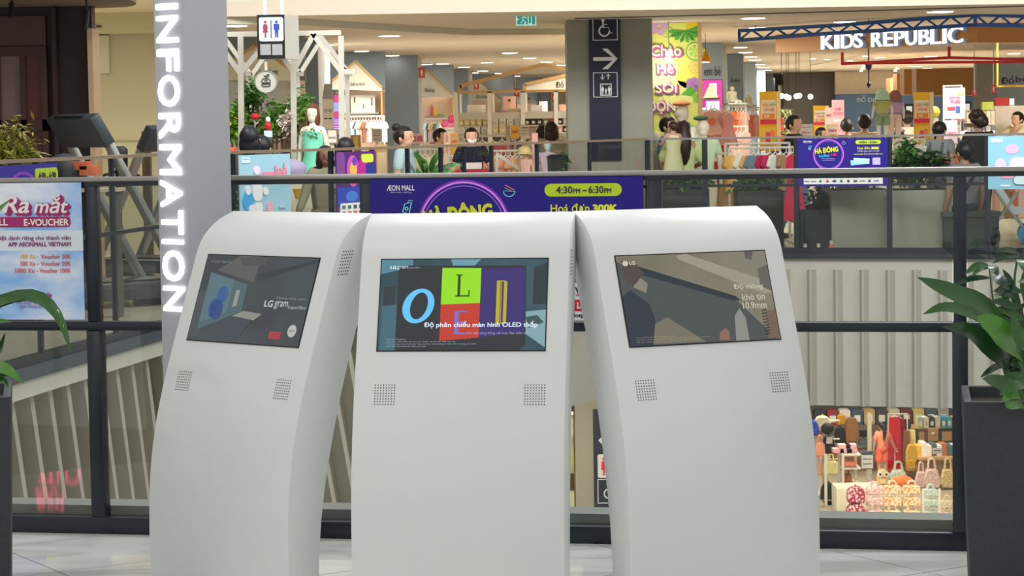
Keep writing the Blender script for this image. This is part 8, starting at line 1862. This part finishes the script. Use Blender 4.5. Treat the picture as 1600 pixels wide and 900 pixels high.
# second display: bag totes hung at the front of the stationery table
TY2 = 44.5
zt2 = lz(712, TY2)
t = thing('display_table', 'wood-fronted table of stationery behind the pink and beige totes', 'table', (PX(1465, TY2), TY2, LZ)); w0, w1 = PX(1428, TY2) - t.location.x, PX(1510, TY2) - t.location.x
MB().box(w0, -.35, zt2 - LZ - .05, w1, .9, zt2 - LZ).build('tabletop', TANW, t); MB().box(w0 + .03, -.3, 0, w1 - .03, .85, zt2 - LZ - .05).build('base', M('#8a7458', .6, name='brown_wood2'), t)
for x0, x1, c, c2, lab in ((1429, 1449, '#d4acac', '#e4ccc8', 'small pink tote hanging at the left end of the stationery table'), (1441, 1470, '#d8b4ac', '#e8d0c8', 'large pink tote hanging from the stationery table'), (1468, 1494, '#c8b078', '#dcc898', 'beige tote hanging right of the large pink tote')): bag('tote', lab, x0, 716 if x0 != 1429 else 722, x1, 761, TY2 - .52, c, c2)
bag('backpack', 'brown and grey bag under the beige tote', 1467, 764, 1492, 790, TY2 - .5, '#6a5850')
for i, (px, h, c) in enumerate(((1432, .12, '#d8a838'), (1440, .16, '#e0dcd0'), (1448, .12, '#d8d0c4'), (1456, .14, '#505860'), (1464, .12, '#e0dcd8'), (1472, .14, '#a8603c'), (1481, .12, '#3c6468'), (1489, .12, '#d8d8d8'))):
    one('notebook_stack', MB().box(-.05, -.2, 0, .05, .2, h * 1.6), M(c, .6, var=.2, scale=30, name='paper'), '%s stack of notebooks on the stationery table, %s from the left' % (cname(c), ORD[i]), 'stationery', (PX(px, TY2), TY2 + .05, zt2), 0, 'notebook stacks on the stationery table')
poster('price_card', 'small grey price card at the front of the stationery table', (1457, 700, 1472, 709), TY2 - .36, ['#a8a8a4'], stand=False, art=(((1459, 703, 1470, 704.5), '#505054'),))
bag('backpack', 'yellow and brown jackets bag at the left of the stationery table', 1415, 690, 1433, 735, TY2 - .1, '#b08a30')
t = thing('cloth_stand', 'stand with hanging brown, green and cream cloth left of the stationery table', 'stand', (PX(1418, TY2 + .3), TY2 + .3, LZ)); MB().tube([(0, 0, 0), (0, 0, lz(672, TY2 + .3) - LZ)], .02, 6).build('pole', WHITEM, t)
for dx, c, n in ((-.05, '#6a4426', 'brown_cloth'), (.08, '#c8b478', 'cream_cloth'), (.16, '#2c3a30', 'dark_cloth')):
    zz = lz(676, TY2) - LZ; MB().prism([(dx - .05, zz), (dx + .05, zz), (dx + .10, zz - .9), (dx - .08, zz - .95)], -.05 + dx, .05 + dx).build(n, M(c, .8, name='cloth'), t)
# rear shelf with boxes and frames
RY2 = 48.5
t = thing('display_table', 'rear wood table with boxes and blue goods under the fascia', 'table', (PX(1462, RY2), RY2, LZ)); zz = lz(668, RY2); w0, w1 = PX(1428, RY2) - t.location.x, PX(1510, RY2) - t.location.x
MB().box(w0, -.35, zz - LZ - .25, w1, .5, zz - LZ).build('drawer_front', TANW, t); MB().box(w0 + .05, -.3, 0, w1 - .05, .45, zz - LZ - .25).build('base', M('#6a5844', .6, name='brown_wood2'), t)
mb = MB(); mb.ell((PX(1452, RY2) - t.location.x, -.36, zz - LZ - .1), .04); mb.build('knob', WHITEM, t, smooth=True)
packs(['#a8b89c', '#d8d4cc', '#3c4c44', '#c8c4bc', '#4898b0', '#50a0b8', '#d86a48'], PX(1430, RY2), PX(1494, RY2), RY2, zz, .22, .3, 'goods box', 'on the rear wood table under the fascia', 'boxes on the rear wood table', seed=61)
for px, c, lab in ((1435, '#5a3a24', 'brown bag frame on the floor before the rear wood table'), (1478, '#1c1c1e', 'black bag frame before the rear wood table')):
    t = thing('frame_bag', lab, 'bag', (PX(px, 46.5), 46.5, LZ)); z0, z1 = lz(684, 46.5) - LZ, lz(671, 46.5) - LZ
    mb = MB(); frame_box(mb, -.16, z0 - .25, .16, z1, .05, -.06, .06); mb.build('frame', M(c, .5, name='leather'), t); MB().box(-.1, -.06, 0, .1, .06, z0 - .25).build('base', M(c, .5, name='leather'), t)
garment('trousers', .34, 1.1, '#b01826', (PX(1396, 46), 46, lz(652, 46)), .1, 'bright red trousers hanging behind the girl in coral', 'red clothes below'); garment('trousers', .26, 1.25, '#8c1420', (PX(1406, 46.2), 46.2, lz(655, 46.2)), .2, 'darker red trousers right of the bright red ones', 'red clothes below')
rack('clothes_rack', 'dark rack carrying the red trousers on the floor below', PX(1386, 46.1), PX(1416, 46.1), 46.1, lz(648, 46)-LZ).location.z = LZ
garment('shirt', .3, .5, '#3a4450', (PX(1414, 46.3), 46.3, lz(655, 46.3)), .8, 'dark blue jacket right of the red trousers', 'red clothes below')
# girl
g = person('girl with a long black ponytail in a coral top and shorts, one arm stretched right', PX(1376, 45), 45, rot(195), 1.18, skin_c='#c09a80', top='#dc8668', bottom='#d8604c', hair='#17141a', style='ponytail', z0=LZ, shorts=True, larm=((.06, .0, -.26), (.06, -.08, -.48)), rarm=((-.12, -.05, -.22), (-.26, -.10, -.46)), sleeve=.9)
MB().tube([(.0, .17, 1.55), (.0, .19, 1.4), (.02, .17, 1.2)], [.045, .055, .02], 10).build('hair_length', M('#17141a', .45, var=.25, scale=40, gain=1.0, name='hair'), g, smooth=True)
poster('notice_board', 'white framed notice on a stand left of the girl in coral', (1346, 706, 1364, 732), 43.2, ['#d8dad8'], [('ĐỒNG GIÁ', (1348, 715, 1362, 718), '#50586a')], frame='#5a6268', zfloor=LZ, art=(((1346.5, 706.5, 1363.5, 711), '#3c4a5c'), ((1348, 724, 1362, 725.5), '#70787c')))
# left white rack with bags
WRY = 42.6
t = thing('white_shelf_rack', 'white steel shelf rack with pink boxes and bags on the floor below', 'shelf unit', (PX(1325, WRY), WRY, LZ)); o_ = t.location
def wz2(py): return lz(py, WRY, 1320) - LZ
for px, dy in ((1311, -.25), (1337, .25), (1284, -.25), (1311, .25)): x = PX(px, WRY) - o_.x; MB().box(x - .025, dy - .025, 0, x + .025, dy + .025, wz2(706)).build('post', WHITEM, t)
for py in (707, 728, 753, 786): MB().box(PX(1284 if py == 786 else 1309, WRY) - o_.x, -.27, wz2(py) - .03, PX(1339, WRY) - o_.x, .27, wz2(py)).build('shelf', WHITEM if py != 786 else TANW, t)
MB().box(PX(1284, WRY) - o_.x, -.25, 0, PX(1309, WRY) - o_.x, .25, wz2(789)).build('cabinet', CREAM, t); b = R(1288, 795, 1305, 812, WRY); MB().box(b[0] - o_.x, -.265, b[1] - LZ, b[2] - o_.x, -.25, b[3] - LZ).build('cabinet_door', M('#cfc4a4', .6, name='cabinet_cream'), t)
for i, (px, py, w, c) in enumerate(((1306, 706, .2, '#d8a0a0'), (1318, 706, .22, '#dca8a8'), (1327, 706, .2, '#d8989c'), (1316, 700, .22, '#e0acac'), (1326, 700, .2, '#dca0a4'))):
    one('gift_box', MB().box(-w / 2, -.12, 0, w / 2, .12, .075), M(c, .6, name='box'), ['pink gift box at the left on the white rack', 'pink gift box in the middle of the white rack', 'pink gift box at the right on the white rack', 'upper left pink gift box on the white rack', 'upper right pink gift box on the white rack'][i], 'box', (PX(px, WRY), WRY, LZ + wz2(706.4) + (.077 if i > 2 else 0)), 0, 'pink gift boxes on the white rack', bevel=.004)
one('folded_cloth', MB().box(-.14, -.15, 0, .12, .15, .09), M('#d0806c', .8, name='cloth'), 'coral folded cloth on the middle shelf of the white rack', 'cloth', (PX(1323, WRY), WRY, LZ + wz2(728)), bevel=.02)
bag('handbag', 'brown handbag on the lower shelf of the white rack', 1314, 732, 1331, 753, WRY, '#8a5228')
bag('handbag', 'rust brown bag under the white rack', 1307, 760, 1326, 786, WRY - .02, '#9a5c30')
bag('handbag', 'yellow bag on the floor between white rack and butterfly backpacks', 1313, 792, 1324, 812, WRY - .3, '#d8c830')
# bag tree at the left
t = thing('bag_stand', 'tall pale bag stand left of the white rack', 'stand', (PX(1286, 43.4), 43.4, LZ)); MB().box(-.05, -.05, 0, .05, .05, lz(652, 43.4) - LZ).build('post', M('#b8b0a0', .5, name='pole'), t); MB().box(-.3, -.2, 0, .3, .2, .05).build('foot', WHITEM, t)
for py in (655, 684, 715): MB().tube([(-.22, -.08, lz(py, 43.4) - LZ), (.26, -.08, lz(py, 43.4) - LZ)], .014, 6).build('arm', WHITEM, t)
for k, lab, x0, y0, x1, y1, c, dy in (('backpack', 'black backpack with a grey patch on the tall bag stand', 1285, 678, 1304, 708, '#22242a', -.3), ('backpack', 'royal blue bag at the left of the tall bag stand', 1264, 655, 1279, 680, '#2a44a8', -.3), ('handbag', 'salmon pink handbag on the tall bag stand', 1272, 680, 1290, 712, '#dc9478', -.32), ('handbag', 'pale yellow handbag low on the tall bag stand', 1285, 709, 1310, 740, '#dcd49c', -.32), ('handbag', 'dusty pink bag below the salmon pink one', 1270, 712, 1284, 742, '#c89c90', -.3), ('backpack', 'pale backpack at the top of the bag stand', 1272, 648, 1298, 672, '#c4bc9c', -.1), ('backpack', 'dark grey tote under the pale yellow handbag', 1282, 752, 1308, 784, '#2c3036', -.3)):
    o = bag(k, lab, x0, y0, x1, y1, 43.4 + dy, c)
    if 'patch' in lab: MB().box(-.06, -.17, .2, .05, -.14, .32).build('patch', M('#a8a8a4', .6, name='patch'), o)
one('cap', MB().ell((0, 0, 0), (.12, .1, .11), 14, 8), M('#1c1c20', .7, name='cloth'), 'black cap hanging above the black backpack', 'hat', (PX(1290, 42.98), 42.98, lz(668, 43)), smooth=True)
# backpacks on the rear counter
t = thing('counter', 'brown rear counter under the black and brown backpacks', 'counter', (PX(1333, 46.8), 46.8, LZ)); zz = lz(692, 46.8) - LZ; MB().box(-.5, -.3, zz - .05, .5, .3, zz).build('counter_top', M('#5a6460', .5, name='counter_grey'), t); MB().box(-.46, -.26, 0, .46, .26, zz - .05).build('base', M('#7a5236', .5, var=.15, name='brown_wood2'), t)
bag('backpack', 'black backpack on the rear counter', 1304, 664, 1321, 692, 46.6, '#1e2024'); bag('backpack', 'large brown backpack on the rear counter', 1320, 648, 1342, 692, 46.6, '#80562c'); bag('backpack', 'yellow and orange bag behind the brown backpack', 1307, 646, 1322, 664, 46.95, '#c08c30')
t = thing('cash_register', 'dark cash register at the right of the rear counter', 'register', (PX(1347, 46.7), 46.7, LZ + zz)); MB().box(-.1, -.12, 0, .1, .12, .12).build('base', M('#505860', .5, name='register_grey'), t); MB().obox((0, -.02, .22), (.2, .03, .16), (.3, 0, 0)).build('display', DK, t); MB().box(-.02, -.02, .12, .02, .02, .16).build('neck', DK, t)
t = thing('white_post', 'pale free-standing post left of the girl in coral', 'post', (PX(1356, 46.2), 46.2, LZ)); MB().box(-.04, -.04, 0, .04, .04, lz(645, 46.2) - LZ).build('post', M('#b8b4a4', .5, name='pole'), t)
struct('wall_back.005', MB().box(PX(850, 54), 54, LZ, PX(1700, 54), 54.2, -1.75), M('#5c564e', .7, var=.2, scale=3, name='shop_back'))
packs(['#303844', '#8a3838', '#d8d4cc', '#3c4c64', '#b89a60', '#404448', '#c8c0b0', '#6a2c34', '#d0b878', '#50606c', '#a8a49c', '#384048'], PX(1268, 52), PX(1500, 52), 52, lz(662, 52), .35, .3, 'goods box', 'on the bag shop back shelf', 'boxes at the back of the bag shop', seed=66)
one('wall_shelf', MB().box(PX(1262, 52), -.25, LZ, PX(1506, 52), .25, lz(662, 52)), M('#6a5844', .6, name='brown_wood2'), 'long brown back shelf of the bag shop below', 'shelf', (0, 52, 0))
bake_skins()
